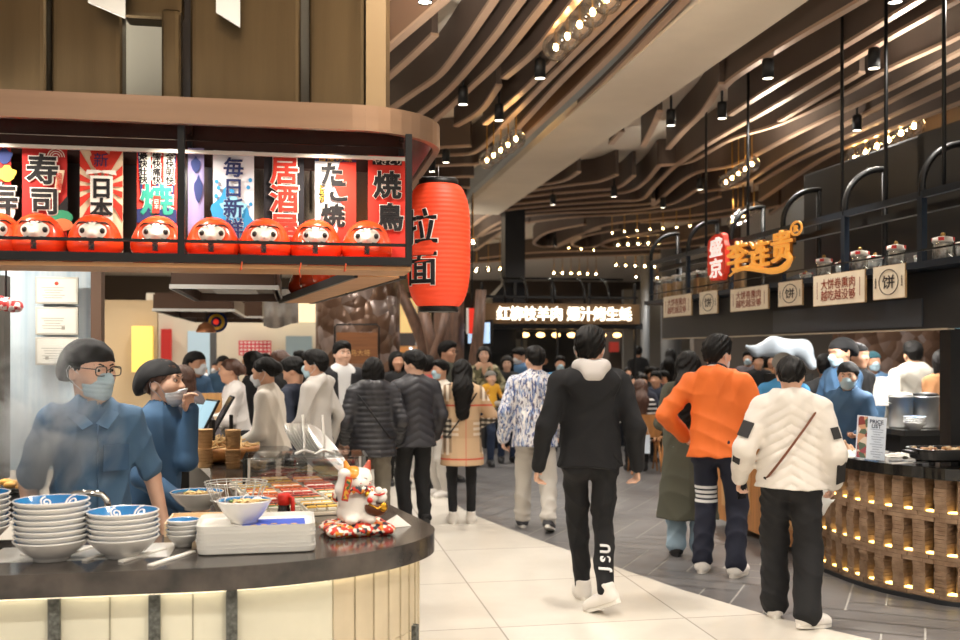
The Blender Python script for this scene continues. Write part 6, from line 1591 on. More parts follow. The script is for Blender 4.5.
# far background pieces
GREYC = mat('column_grey', '#8d9093', .45, .3); PALE = mat('panel_pale', '#cfc8ba', .7); WARM = mat('warm_panel', '#e8c98a', .5, emit=.55, ecol='#f0cc86')
column('steel_column', 671, 20, 25, GREYC, 'grey steel column behind the crowded seats'); column('steel_column', 645, 9, 27, GREYC, 'thinner pale column left of the grey steel column')
for nm, x0, y0, x1, y1, Y, m, lab, cat in [('wall_panel', 622, 290, 700, 406, 30, mat('wall_grey_far', '#7d7b77', .8), 'grey wall section behind the crowded seats', 'wall panel'), ('wall_panel', 560, 300, 622, 401, 33, mat('wall_brown_far', '#574c44', .8), 'brown wall section beyond the lit stall', 'wall panel'),
        ('red_notice', 610, 342, 619, 352, 32.8, mat('notice_red', '#b5382c', .6), 'small red notice on the wall beyond the seats', 'notice'), ('light_panel', 664, 298, 684, 312, 29.75, mat('panel_lit', '#f2e6cf', .5, emit=.8), 'pale lit panel over the grey column', 'light panel'),
        ('light_panel', 255, 303, 330, 322, 18.85, mat('panel_lit2', '#f0e2c0', .5, emit=.7), 'long lit ceiling panel above the kitchen crowd', 'light panel'), ('tinted_window', 286, 336, 312, 356, 18.8, mat('pane_bluegrey', '#8fa3ad', .3), 'blue grey glass pane behind the kitchen crowd', 'pane'), ('light_panel', 398, 259, 470, 292, 30, mat('ceil_far', '#8a7860', .8), 'brown ceiling fascia beyond the lantern', 'fascia')]:
    tag(pbox(nm, x0, y0, x1, y1, Y, .15, m), lab, cat)
fst = thing('far_stall', 'far stall with warm glowing panel over a dark fascia, left of the bark columns', 'stall', at(414, 352, 22)); fst.location.z = 0
for nm, x0, y0, x1, y1, dy, m in (('glow_panel', 398, 298, 430, 333, .2, WARM), ('fascia', 394, 333, 434, 346, 0, mat('band_dark', '#3f3a3c', .6)), ('shelf_light', 396, 346, 432, 352, .2, mat('band_orange', '#e09a5a', .5, emit=.4)), ('counter', 394, 372, 434, 426, 0, mat('band_dark', '#3f3a3c', .6)), ('back_wall', 394, 352, 434, 372, .6, mat('corridor_wall', '#b39c7a', .6))):
    w_, h_ = (x1 - x0) / F * 22, (y1 - y0) / F * 22; MB().box((((x0 + x1) / 2 - 414) / F * 22, dy, CH + (HY - (y0 + y1) / 2) / F * 22), (w_, .3, h_)).obj(nm, m, fst)
wl = thing('ring_lamp', 'white ring lamp hanging under the warm glowing panel', 'lamp', at(416, 347, 21.75)); MB().tube([(.12 * math.cos(a), 0, .12 * math.sin(a)) for a in [PI + PI * i / 12 for i in range(13)]], .03, 8).obj('ring', mat('ring_white', '#ffffff', .4, emit=1.5), wl); MB().tube([(0, 0, -.1), (0, 0, ZC - at(416, 347, 21.75).z)], .01, 6).obj('stem', PAPER, wl)
# behind the pancake stall
tag(pbox('pebble_wall', 835, 325, 946, 400, 15, .2, PEB), 'wall of brown and blue pebbles behind the cooks', 'wall'); tag(pbox('blue_light_panel', 946, 328, 975, 385, 13, .1, mat('panel_cyan', '#8fc4d8', .5, emit=.5)), 'pale blue panel at the right edge behind the pots', 'light panel')
tag(pbox('kitchen_wall', 690, 325, 840, 380, 20, .2, mat('kitchen_wall', '#6b655e', .7)), 'grey wall behind the white inflatable', 'wall')
inf = link_mesh('white_inflatable', sdf_mesh('inflatable', [cone((-.55, 0, .26), (-.25, 0, .34), .10, .16, .1), cone((-.25, 0, .34), (.25, 0, .30), .16, .15, .1), cone((.25, 0, .30), (.42, 0, .02), .15, .09, .1), cone((-.10, -.05, .25), (.0, -.05, .02), .10, .07, .1), cone((-.55, 0, .26), (-.72, 0, .34), .08, .03, .06)], .02), mat('inflatable_white', '#bcc8d4', .35), loc=at(788, 366, 11.5)); tag(inf, 'glossy white inflatable animal on the stall behind the white jacket', 'inflatable')
inf.scale = (.66, .66, .66)
tag(pbox('inflatable_stand', 775, 374, 815, 496, 11.2, .3, SHEET), 'dark cabinet under the white inflatable', 'cabinet')
# ---- left stall interior and its farther kitchens
FLUTE = mat('fluted_glass', '#aebfca', .12, noise=.25, nscale=1.5, col2='#c9d2d6', stretch=(20, 20, .5)); POSTB = mat('post_brown', '#5e4636', .4)
tag(pbox('glass_partition', -60, 268, 92, 470, 5.6, .04, FLUTE), 'pale fluted glass partition behind the man in blue', 'partition')
for k in range(26):
    pass
pp = pbox('partition_post', 91, 268, 101, 470, 5.55, .10, POSTB); tag(pp, 'brown post at the end of the fluted partition', 'post')
tag(pbox('wall_edge', -40, 275, 3, 480, 4.9, .10, mat('wall_edge_dark', '#4a4640', .5)), 'dark upright at the left edge beside the cook', 'post')
for k, (y0, y1, lab) in enumerate([(277, 304, 'framed certificate with red crest, top of three on the partition'), (307, 335, 'framed certificate with small stamp, middle of three on the partition'), (337, 365, 'framed certificate, lowest of three behind the steam')]):
    r = thing('certificate', lab, 'certificate', at(57, (y0 + y1) / 2, 5.57), ANG)
    w_, h_ = .225, (y1 - y0) / F * 5.57
    MB().box((0, 0, 0), (w_, .014, h_), bevel=.003).obj('frame', mat('cert_frame', '#b9b3a6', .4), r); MB().box((0, -.008, 0), (w_ * .9, .002, h_ * .86)).obj('paper', mat('cert_paper', '#d3cfc4', .6), r)
    if k == 0: MB().ball((0, -.0095, h_ * .26), (.011, .002, .011), 12, 8).obj('crest', mat('crest_red', '#c0402c', .5), r)
    b = MB()
    for q in range(5): b.box((-.02 + .004 * (q % 2), -.0095, .015 - .014 * q), (.12 - .02 * (q % 3), .001, .003))
    b.obj('printed_lines', mat('cert_ink', '#8f897d', .7), r)
    if k: MB().box((.035 if k == 1 else -.05, -.0095, -h_ * .25), (.018, .001, .018)).obj('stamp', mat('cert_ink', '#8f897d', .7), r)
# side station of the cook at the left edge
cs = thing('cooking_station', 'steel cooking station with wooden sticks at the left edge', 'station', W(-1.80, 4.62), ANG)
MB().box((0, 0, .52), (.60, .5, 1.04), bevel=.01).obj('steel_body', mat('steel_dull2', '#a3a29d', .35, .9), cs); MB().box((-.06, -.26, .88), (.50, .06, .10)).obj('black_tray', BLK, cs)
MB().box((.12, -.252, 1.0), (.05, .004, .03)).obj('blue_mark', mat('mark_blue', '#2f56a8', .5), cs)
b = MB(); rn = random.Random(6)
for k in range(26): a = rn.uniform(-.9, .9); b.tube([(-.12 + rn.uniform(-.1, .1), rn.uniform(-.1, .1), 1.05 + rn.uniform(0, .03)), (-.12 + .3 * math.sin(a) * .4, rn.uniform(-.1, .1), 1.05 + rn.uniform(.03, .2) * (1 - abs(a) * .6))], .006, 5)
tag(b.obj('wood_skewers', mat('stick_pale', '#d9b680', .7), loc=W(-1.80, 4.62), rotz=ANG), 'bundle of pale wooden skewers on the steel station', 'skewers', kind='stuff')
b = MB()
for k in range(9): b.ball((-1.72 + rn.uniform(-.1, .1), 4.20 + rn.uniform(-.06, .06), 0), (.03, .03, .02), 8, 6)
fo = thing('fried_plate', 'plate of yellow fried pieces at the left edge of the counter', 'plate', at(14, 0, 4.25) * 1); fo.location.z = 1.03
MB().lathe([(0, 0), (.09, .0), (.13, .02), (.128, .024), (.09, .006), (0, .006)], 24).obj('plate', SHEET, fo)
b = MB()
for k in range(8): b.ball((rn.uniform(-.07, .07), rn.uniform(-.06, .06), .02 + rn.uniform(0, .012)), (.028, .022, .016), 8, 6)
b.obj('fried_pieces', mat('fried_yellow', '#e0a640', .6), fo); MB().lathe([(.10, -.11), (.10, 0)], 20).obj('plate_stand', BLK, fo)
fs_ = thing('hanging_meat', 'red and white decorated roll hanging at the left edge', 'decoration', at(6, 302, 4.55)); 
link_mesh('roll', sdf_mesh('roll', [cone((-.10, 0, .01), (.05, 0, -.02), .035, .028, .02, quilt=(.03, .008, 0))], .004), print_mat('roll_print', ['#c23a34', '#e4d6d0', '#b02a2a', '#d88'], 60), fs_); MB().tube([(0, 0, .0), (0, 0, .33)], .004, 5).obj('cord', BLK, fs_)
# range hoods in a row over the kitchens
HB = mat('hood_brown', '#4c382c', .35, .5); HI = mat('hood_inside', '#8f8b82', .3, .8)
def hood(u0, u1, v0, v1, z0, z1, lab):
    r = thing('range_hood', lab, 'hood', W((u0 + u1) / 2, (v0 + v1) / 2, z0), ANG)
    w, d, h = u1 - u0, v1 - v0, z1 - z0
    b = MB()
    for c, s in (((0, -d / 2, h / 2), (w, .03, h)), ((0, d / 2, h / 2), (w, .03, h)), ((-w / 2, 0, h / 2), (.03, d, h)), ((w / 2, 0, h / 2), (.03, d, h)), ((0, 0, h), (w, d, .03))): b.box(c, s)
    b.obj('hood_shell', HB, r)
    b = MB(); b.box((0, 0, h * .45), (w * .86, d * .86, .02)); b.obj('filter_panel', HI, r)
    b = MB()
    for k in range(7): b.box((0, -d * .36 + d * .12 * k, h * .43), (w * .5, .04, .03))
    b.obj('filter_slats', STEEL, r)
    b = MB(); b.box((0, -d / 2 - .01, .012), (w + .04, .03, .024)); b.box((-w / 2 - .01, 0, .012), (.03, d, .024)); b.box((w / 2 + .01, 0, .012), (.03, d, .024)); b.obj('steel_rim', STEEL, r)
    zf = (2.51 if v0 < 6 else ZC) - z0; MB().box((0, 0, (h + zf) / 2), (w * .35, d * .35, zf - h)).obj('flue', HB, r)
    return r
pA, pB = UV(at(174, 289, 5.55)), UV(at(284, 289, 5.75))
hood(pA[0], pB[0] - .05, 5.75, 7.1, 1.97, 2.10, 'brown range hood nearest the cooks, under the doll shelf')
pA, pB = UV(at(156, 300, 8.9)), UV(at(232, 300, 8.9)); hood(pA[0], pB[0], 9.2, 10.9, 1.98, 2.13, 'second brown range hood, behind the nearest one')
pA, pB = UV(at(183, 300, 13)), UV(at(262, 300, 13)); hood(pA[0], pB[0], 13, 15, 2.05, 2.3, 'farthest brown range hood over the distant kitchen')
# side return of the doll shelf
sr = thing('side_shelf', 'black framed shelf with wooden underside running back from the lantern corner', 'shelf', W(0, 0), ANG)
a, b_2 = Vector((UV(at(400, 277, 4.58))[0], 4.50, 0)), Vector((UV(at(311, 303, 6.9))[0], 6.98, 0)); dn_ = (b_2 - a).normalized(); sn_ = Vector((-dn_.y, dn_.x, 0))
def sbx(nm, off, wd, z0, z1, m):
    b = MB(); vs = [a + sn_ * off, a + sn_ * (off + wd), b_2 + sn_ * (off + wd), b_2 + sn_ * off]
    b.prism([(p.x, p.y) for p in vs], z0, z1); b.obj(nm, m, sr)
sbx('shelf_board', 0, .20, 1.955, 1.97, mat('shelf_wood', '#b48558', .5)); sbx('front_rail', -.02, .02, 1.95, 1.99, BLK); sbx('back_rail', .20, .02, 1.95, 1.99, BLK); sbx('guard_rail', -.02, .015, 2.05, 2.062, BLK)
for k in range(3):
    p = a.lerp(b_2, k / 2); MB().box((p.x, p.y, 2.2), (.02, .02, .5)).obj('post', BLK, sr)
cl_ = MB(); vs = [a + sn_ * .02, a + sn_ * .19, b_2 + sn_ * .19, b_2 + sn_ * .02]; cl_.prism([(p.x, p.y) for p in vs], 1.971, 1.985); o = cl_.obj('shelf_cloth', RED); o.location = W(0, 0); o.rotation_euler = (0, 0, ANG); tag(o, 'red cloth on the side shelf running back from the lantern', 'cloth')
for k in range(5):
    p = a.lerp(b_2, .12 + .19 * k) + sn_ * .10
    o = dup(d0); o.location = W(p.x, p.y, 1.987); o.rotation_euler = (0, 0, ANG + 1.3); o.scale = (.78, .78, .85); tag(o, 'red daruma doll on the side shelf, %s from the lantern corner' % ['first', 'second', 'third', 'fourth', 'fifth'][k], 'doll', 'dolls on the side shelf')
gc = thing('grey_curtain', 'grey cloth hanging beneath the far end of the side shelf', 'curtain', at(281, 306, 7.3), ANG)
b = MB(); b.grid(lambda i, j: ((i - .5) * .25, .012 * math.sin(i * 18) * (.4 + j), -.5 * j * .55 + .13 - .02 * math.sin(i * 5)), 24, 10); b.grid(lambda i, j: ((i - .5) * .25, .012 * math.sin(i * 18) * (.4 + j) + .004, -.5 * j * .55 + .13 - .02 * math.sin(i * 5)), 24, 10); b.obj('cloth', mat('cloth_grey', '#a8a29c', .8, noise=.3, nscale=8), gc); MB().tube([(-.13, 0, .13), (.13, 0, .13)], .008, 6).obj('rod', BLK, gc); MB().tube([(0, 0, .13), (0, 0, ZC - at(281, 306, 7.3).z)], .006, 5).obj('hanger', BLK, gc)
for k, (x, y, Y, R, lab) in enumerate([(300, 318, 11, .07, 'row end bronze pot'), (283, 324, 11.5, .05, 'x')][:0]): pass
# corridor and kitchen walls seen past the post
for nm, x0, y0, x1, y1, Y, m, lab, cat in [('yellow_panel', 132, 326, 152, 372, 12.35, mat('yellow_lit', '#f0cf6a', .5, emit=.5, ecol='#f0c850'), 'yellow lit panel between the two cooks in blue', 'light panel'), ('kitchen_back_wall', 98, 300, 156, 410, 12.5, mat('corridor_wall', '#b39c7a', .6), 'pale corridor wall behind the cooks', 'wall'),
        ('red_poster', 161, 329, 171, 362, 18.6, mat('poster_red', '#b8201c', .6), 'plain red strip of poster behind the distant cook', 'poster'), ('kitchen_back_wall', 150, 294, 330, 437, 19, mat('kitchen_pale', '#c2b8a6', .7), 'pale back wall of the distant kitchens', 'wall'),
        ('blue_window', 188, 331, 210, 378, 18.85, mat('window_blue', '#9fb6c4', .3, emit=.3), 'blue tinted window behind the distant cooks', 'window panel'), ('grey_pillar', 210, 318, 216, 385, 15, mat('pillar_dark', '#5b5a5a', .5), 'dark narrow pillar beside the blue tinted window', 'pillar')]:
    tag(pbox(nm, x0, y0, x1, y1, Y, .12, m), lab, cat)
rw = thing('patterned_poster', 'red and white rounded pattern poster behind the distant cook', 'poster', at(180, 346, 18.85), ANG); rw.scale = (1.46, 1, 1.46)
MB().box((0, 0, 0), (.24, .02, .42)).obj('board', mat('poster_red', '#b8201c', .6), rw)
b = MB()
for i in range(3):
    for j in range(5): b.ball((-.075 + .075 * i, -.012, -.16 + .08 * j), (.026, .003, .030), 10, 6)
b.obj('white_shapes', PAPER, rw)
rk = thing('checked_poster', 'pink and white checked poster above the kitchen crowd', 'poster', at(255, 348, 18.85), ANG); rk.scale = (1.25, 1, 1.25); MB().box((0, 0, 0), (.48, .02, .22)).obj('board', mat('poster_pink', '#c8384a', .6), rk)
b = MB()
for i in range(8):
    for j in range(4): b.box((-.20 + .058 * i, -.011, -.08 + .054 * j), (.034, .004, .026))
b.obj('white_shapes', PAPER, rk)
fan = thing('round_fan_sign', 'round blue and yellow sign hanging in the kitchen', 'sign', at(217, 322, 10.5)); b = MB()
for r_, mi in ((.11, 0), (.085, 1), (.055, 2), (.03, 3)): b.lathe([(0, 0.012 * mi), (r_, .012 * mi), (r_, .012 * mi + .01), (0, .012 * mi + .01)], 20, mi, Matrix.Rotation(PI / 2, 4, 'X'))
b.obj('disc', [INKN, INKY, INKN, mat('sign_red', '#c42b1c', .5)], fan); MB().tube([(0, 0, .1), (0, 0, .5)], .006, 5).obj('cord', BLK, fan)
hm_ = thing('hanging_lamp', 'copper lamp shade hanging over the kitchen counter', 'lamp', at(206, 328, 10)); MB().lathe([(.02, .06), (.07, .03), (.10, -.04), (.085, -.045), (.06, .02)], 20).obj('shade', mat('copper', '#c98a62', .3, .8), hm_); MB().tube([(0, 0, .06), (0, 0, .5)], .005, 5).obj('cord', BLK, hm_)
for k, (x, y, Y, lab) in enumerate([(287, 300, 13, 'x')][:0]): pass
kc = thing('kitchen_counter', 'long narrow counter of the farther kitchens with pale wooden screen', 'counter', W(-.86, 10.4), ANG)
MB().box((0, 0, .45), (.24, 4.5, .9)).obj('body', SHEET, kc); MB().box((0, 0, .915), (.30, 4.6, .03)).obj('worktop', PAPER, kc); MB().box((-.04, -.6, 1.08), (.34, .04, .30)).obj('wood_screen', WOODL, kc)
rn = random.Random(12)
for k in range(16):
    kind_ = k % 4
    u_, v_ = -.80 - rn.uniform(0, .12), 8.3 + .27 * k
    lab = ['white bowl', 'small steel tub', 'pale box', 'dark jar'][kind_] + ' on the farther kitchen counter, ' + ['first', 'second', 'third', 'fourth'][k // 4] + ' of its kind from the cooks'
    r = thing(['bowl', 'steel_tub', 'carton', 'jar'][kind_], lab, ['bowl', 'tub', 'box', 'jar'][kind_], W(u_, v_, .932), rn.uniform(0, 1), 'things on the farther kitchen counter')
    if kind_ == 0: MB().lathe([(.05, 0), (.10, .07), (.098, .07), (.05, .012), (0, .012)], 20).obj('bowl_body', WHITE, r)
    elif kind_ == 1: MB().lathe([(.08, 0), (.085, .14), (.08, .14), (.075, .01), (0, .01)], 18).obj('tub_body', STEEL, r); MB().lathe([(0, .1), (.078, .1)], 18).obj('tub_contents', FILL[1], r)
    elif kind_ == 2: MB().box((0, 0, .07), (.2, .15, .14), bevel=.005).obj('box_body', mat('box_pale', '#e3c9a4', .6), r); MB().box((0, 0, .142), (.205, .155, .01)).obj('box_lid', PAPER, r)
    else: MB().lathe([(.05, 0), (.055, .02), (.055, .13), (.04, .15)], 16).obj('jar_body', mat('jar_dark', '#3b2a22', .3), r); MB().lathe([(.045, .15), (.045, .175), (0, .175)], 16).obj('jar_lid', LIDR, r)
# ---- seating
def chair_proto():
    r = thing('dining_chair', '', 'chair')
    b = MB()
    def seat(i, j): x, y = (i - .5), (j - .5); return (x * .42 * (1 - .12 * j), y * .42, .45 + .015 * (x * x * 4))
    b.grid(seat, 8, 8); b.grid(lambda i, j: (seat(i, j)[0], seat(i, j)[1], seat(i, j)[2] - .018), 8, 8); b.obj('seat', WOOD, r)
    b = MB()
    def back(i, j): x = (i - .5) * (.46 - .10 * abs(j - .55) - .10 * (1 - j) ** 2); return (x, .21 + .05 * j - .10 * (i - .5) ** 2 * 1.6 + .05, .50 + .30 * j)
    b.grid(back, 10, 8); b.grid(lambda i, j: (back(i, j)[0], back(i, j)[1] + .014, back(i, j)[2]), 10, 8); b.obj('backrest', WOOD, r)
    for sx in (-1, 1):
        for sy in (-1, 1): MB().tube([(sx * .15, sy * .15, .445), (sx * .20, sy * .20, 0)], [.018, .012], 8).obj('leg', WOOD, r)
        MB().tube([(sx * .12, .17, .44), (sx * .13, .255, .56)], .012, 6).obj('back_stay', WOOD, r)
    return r
def table_proto():
    r = thing('cafe_table', '', 'table')
    MB().box((0, 0, .735), (1.2, .7, .03), bevel=.01).obj('tabletop', WOODL, r)
    for sx in (-1, 1):
        for sy in (-1, 1): MB().tube([(sx * .50, sy * .26, .72), (sx * .54, sy * .30, 0)], .022, 8).obj('leg', BLK, r)
    return r
c0 = chair_proto(); t0 = table_proto()
p = at(645, 0, 13.4); c0.location = (p.x, p.y, 0); c0.rotation_euler = (0, 0, PI + .15); c0.rotation_euler = (0, 0, PI); tag(c0, 'curved wooden chair with its back to us right of the man in black', 'chair', 'wooden chairs in the seating area')
CH_ = [(671, 13.7, PI + .1, 'wooden chair partly hidden behind the long green coat')]
for x, Y, rz, lab in CH_: p = at(x, 0, Y); o = dup(c0, (p.x, p.y, 0), rz, lab)
TB = [(672, 14.6, 0, 'table with white papers nearest the wooden chairs'), (660, 16.9, .05, 'second table from the front in the seating area'), (600, 19.0, 0, 'table behind the shoulder of the man in black'), (690, 18.2, 0, 'table beside the long green coat'), (650, 21.5, 0, 'table in the back row before the grey column')]
for i, (x, Y, rz, lab) in enumerate(TB):
    p = at(x, 0, Y); o = t0 if i == 0 else dup(t0)
    o.location = (p.x, p.y, 0); o.rotation_euler = (0, 0, rz); tag(o, lab, 'table', 'cafe tables')
tr = thing('menu_folder', 'white menu papers on the table nearest the wooden chairs', 'papers', (at(678, 0, 14.5).x, 14.5, .752), .2); MB().box((0, 0, .006), (.30, .22, .010)).obj('sheet', PAPER, tr)
bt = thing('paper_bag', 'white paper bag hanging on the back of the wooden chair', 'bag', (at(647, 0, 13.0).x, 13.02, .30)); MB().box((0, 0, .12), (.08, .03, .24), bevel=.004).obj('bag_body', mat('bag_blue_white', '#cfd8e2', .6), bt)
MB().tube([(-.03, 0, .24), (0, .02, .36), (.03, 0, .24)], .004, 5).obj('handle', PAPER, bt)
# ---------------------------------------------------------------- clothes with printed patterns
class NB:
    def __init__(s, name, base, rough=.85, bump=.0):
        s.m = bpy.data.materials.new(name); s.m.use_nodes = True; s.nt = s.m.node_tree; s.b = s.nt.nodes['Principled BSDF']; s.b.inputs['Roughness'].default_value = rough
        tc = s.nt.nodes.new('ShaderNodeTexCoord'); s.obj = tc.outputs['Object']; sp = s.nt.nodes.new('ShaderNodeSeparateXYZ'); s.nt.links.new(s.obj, sp.inputs[0])
        s.x, s.y, s.z = sp.outputs
        s.col = None; s.base = rgb(base)
    def math(s, op, a, b=None, c=None):
        n = s.nt.nodes.new('ShaderNodeMath'); n.operation = op
        for i, v in enumerate((a, b, c)):
            if v is None: continue
            if isinstance(v, (int, float)): n.inputs[i].default_value = v
            else: s.nt.links.new(v, n.inputs[i])
        return n.outputs[0]
    def band(s, c, at_, hw): return s.math('LESS_THAN', s.math('ABSOLUTE', s.math('SUBTRACT', c, at_)), hw)
    def rep(s, c, period, at_, hw): return s.math('LESS_THAN', s.math('ABSOLUTE', s.math('SUBTRACT', s.math('FLOORED_MODULO', c, period), at_)), hw)
    def noise(s, scale, thr, stretch=(1, 1, 1), detail=3):
        mp = s.nt.nodes.new('ShaderNodeMapping'); mp.inputs['Scale'].default_value = stretch; s.nt.links.new(s.obj, mp.inputs[0])
        n = s.nt.nodes.new('ShaderNodeTexNoise'); n.inputs['Scale'].default_value = scale; n.inputs['Detail'].default_value = detail; s.nt.links.new(mp.outputs[0], n.inputs['Vector'])
        return s.math('GREATER_THAN', n.outputs[0], thr)
    def lay(s, mask, col, k=1.0):
        mx = s.nt.nodes.new('ShaderNodeMix'); mx.data_type = 'RGBA'
        if k != 1.0: mask = s.math('MULTIPLY', mask, k)
        s.nt.links.new(mask, mx.inputs[0]); mx.inputs[7].default_value = rgb(col)
        if s.col is None: mx.inputs[6].default_value = s.base
        else: s.nt.links.new(s.col, mx.inputs[6])
        s.col = mx.outputs[2]; s.nt.links.new(s.col, s.b.inputs['Base Color']); return s
    def mul(s, a, b): return s.math('MULTIPLY', a, b)
def plaid():
    n = NB('cloth_plaid', '#c4a684')
    vx_ = 0; vz = 0
    PX, OX, PZ, OZ = .44, .19, .50, .40
    n.lay(n.rep(n.x, PX, OX, .075), '#b08a68', .40).lay(n.rep(n.z, PZ, OZ, .085), '#a88a68', .35)
    for d in (-.05, 0, .05):
        n.lay(n.mul(n.rep(n.x, PX, OX + d, .013), n.rep(n.z, PZ, OZ, .24)), '#e6dccc', .8)
        n.lay(n.mul(n.rep(n.z, PZ, OZ + d, .013), n.rep(n.x, PX, OX, .15)), '#e6dccc', .6)
    for d in (-.025, .025, .075, -.075):
        n.lay(n.mul(n.rep(n.x, PX, OX + d, .013), n.rep(n.z, PZ, OZ, .22)), '#1c1a1c', .50)
        n.lay(n.mul(n.rep(n.z, PZ, OZ + d, .013), n.rep(n.x, PX, OX, .085)), '#1c1a1c', .88)
    n.lay(n.rep(n.z, PZ, .12, .008), '#c0402c', .9).lay(n.rep(n.x, PX, .41, .005), '#c0402c', .5)
    return n.m
PLAID = plaid()
BLUEP = NB('cloth_blue_print', '#d6d4d6').lay(NB.noise(None, 0, 0) if False else (lambda n: n)(None) if False else None, '#000') if False else None
_n = NB('cloth_blue_print', '#d8d6d8'); _n.lay(_n.noise(24, .54, (1.6, 1.6, .45)), '#93a3c2').lay(_n.noise(33, .58, (1.7, 1.7, .4), 2), '#43578c').lay(_n.noise(40, .60, (1.5, 1.5, .5), 2), '#5a5668').lay(_n.noise(18, .63, (1.4, 1.4, .5), 2), '#f0ece8'); BLUEP = _n.m
_n = NB('cloth_camo', '#5d5a40'); _n.lay(_n.noise(11, .52), '#8d8768').lay(_n.noise(14, .58), '#2e2c22').lay(_n.noise(9, .6), '#b9b091'); CAMO = _n.m
_n = NB('trousers_striped', '#14182a')
for zc_ in (.52, .555, .59, .625): _n.lay(_n.mul(_n.band(_n.z, zc_, .011), _n.math('GREATER_THAN', _n.x, .015)), '#dcdcdc')
STRP = _n.m
_n = NB('top_striped', '#16161a'); _n.lay(_n.rep(_n.z, .06, .03, .012), '#d8d4d0'); STRT = _n.m
_n = NB('coat_white_print', '#d9d3cb', .6); _n.lay(_n.noise(3, .6), '#d2ccc4'); WPUF = _n.m
def cl(name, c, r=.85, **k): return mat('cloth_' + name, c, r, **k)
CB = cl('black', '#0e0e11'); CBH = cl('black_hoodie', '#0f1014', .9); CHEF = cl('chef_blue', '#4d6f90', .8, noise=.10, nscale=5); CHEFD = cl('chef_blue_dark', '#38597a', .8, noise=.12, nscale=5)
CAP = cl('cap_black', '#141416'); ORG = cl('orange', '#dc6a24', .7); NAVYC = cl('navy', '#1c2233'); GREY = cl('grey_hoodie', '#b5b0aa', .9); WSH = cl('shirt_cream', '#dcd5ca', .85); TRG = cl('trousers_grey', '#b9b4ac', .9)
PUFB = cl('puffer_black', '#25252a', .42); PUFD = cl('puffer_charcoal', '#2a2a30', .5); KHA = cl('khaki_grey', '#716a5e', .9); OLV = cl('coat_olive', '#4a4a3e', .9); JEAN = cl('jeans_light', '#93aabb', .9); JEAND = cl('jeans_navy', '#26324a', .9)
SUIT = cl('suit', '#1b1b22', .75); BRC = cl('coat_brown', '#8a5f3a', .85); PINK = cl('pink', '#cf5a58', .8); OLD = cl('olive_dark', '#3f4238', .85); DGREY = cl('tee_grey', '#5d565a', .85); CRM = cl('cream_knit', '#d8cfc2', .9)
SHW = (mat('shoe_white', '#d5d0c9', .6), mat('sole_white', '#dedad2', .6), mat('lace_grey', '#8e8c8c', .6)); SHB = (mat('shoe_black', '#1b1b1d', .5), mat('sole_dark', '#2a2a2c', .6)); SHG = (mat('shoe_grey_black', '#3a3a3e', .6), mat('sole_white', '#dedad2', .6), mat('lace_grey', '#8e8c8c', .6)); SHR = (mat('shoe_white', '#d5d0c9', .6), mat('sole_red', '#d9d2c8', .6), mat('trim_red', '#b8402f', .6)); SHBL = (mat('shoe_white', '#d5d0c9', .6), mat('sole_white', '#dedad2', .6), mat('trim_blue', '#4a7fc0', .6))
SKF = mat('skin_fair', '#d9ae95', .5, noise=.05, nscale=14)
TAKEN = []
def P(px, Y, label, yaw=0, z=0.0, **k):
    p = at(px, 0, Y)
    if Y > 11.3:
        for _ in range(40):
            if all((Vector((p.x - q[0], p.y - q[1]))).length > q[2] for q in TAKEN): break
            Y *= 1.012; p = at(px, 0, Y)
    TAKEN.append((p.x, p.y, .52)); return person(label, (p.x, p.y, z), yaw, **k)
hang = dict(l=dict(off=(.07, -.03, -.50)), r=dict(off=(.07, -.05, -.50)))
fwd = dict(l=dict(off=(-.02, -.30, -.30), pole=(.5, .6, -.6)), r=dict(off=(-.02, -.30, -.30), pole=(.5, .6, -.6)))
TR = lambda m, **k: dict(mat=m, **k)
# the two cooks at the counter
b1, j1 = P(91, 4.22, 'cook in short sleeved blue shirt, black cap, glasses and mask behind the bowl stacks', 28, H=1.70, top=TR(CHEF, long=False, hem=-.10, collar=.02, open=.42, sl=(.060, .048, .05), wt=(.155, .160), wr=.018, name='shirt'), bottom=TR(CB), shoes=SHB, hair='short', cap=CAP, mask=MASK, glasses=True, build=.98,
  head=(6, 0, 30), arms=dict(l=dict(off=(.13, -.06, -.49), hdir=(.05, -.15, -1)), r=dict(off=(.07, -.10, -.48))), skin=SKF)
def front_line(bd, jj, name, m, pts, r):
    MB().tube([(jj['T'] @ Vector(p)) * jj['s'] for p in pts], r, 6).obj(name, m, bd)
for s_ in (-1, 1):
    Mf = Matrix.Translation(j1['T'] @ Vector((s_ * .055, -.098, .462)) * j1['s']) @ Matrix.Rotation(-.75, 4, 'X') @ Matrix.Rotation(s_ * .6, 4, 'Y')
    MB().box((0, 0, 0), (.055, .007, .10), bevel=.003).obj('collar_flap', CHEF, b1, mtx=Mf)
MB().box((0, 0, 0), (.11, .006, .11), bevel=.003).obj('chest_pocket', CHEFD, b1, mtx=Matrix.Translation(j1['T'] @ Vector((.085, -.122, .30)) * j1['s']) @ Matrix.Rotation(.25, 4, 'Z'))
front_line(b1, j1, 'placket', CHEFD, [(.012, -.128, .44), (.012, -.133, .36), (.012, -.130, .24), (.012, -.126, .12), (.012, -.134, 0), (.012, -.137, -.09)], .004)
P(152, 5.0, 'cook in long sleeved blue jacket touching her mouth, black cap, mask pulled to the chin', 72, H=1.62, fem=True, top=TR(CHEFD, hem=-.12, collar=.035, wr=.018), bottom=TR(CB), shoes=SHB, hair='bun', hairm=HAIRB, cap=CAP, mask=MASKW, low=.035, head=(-4, 0, 8), lean=(6, 0, 0),
  arms=dict(l=dict(off=(-.13, -.19, .05), pole=(.15, .25, -1), hdir=(-.25, .10, 1), thumb=(-1, .3, 0), curl=(35, 45)), r=dict(off=(.02, -.28, -.40), pole=(.5, .8, -.3))), skin=SKF)
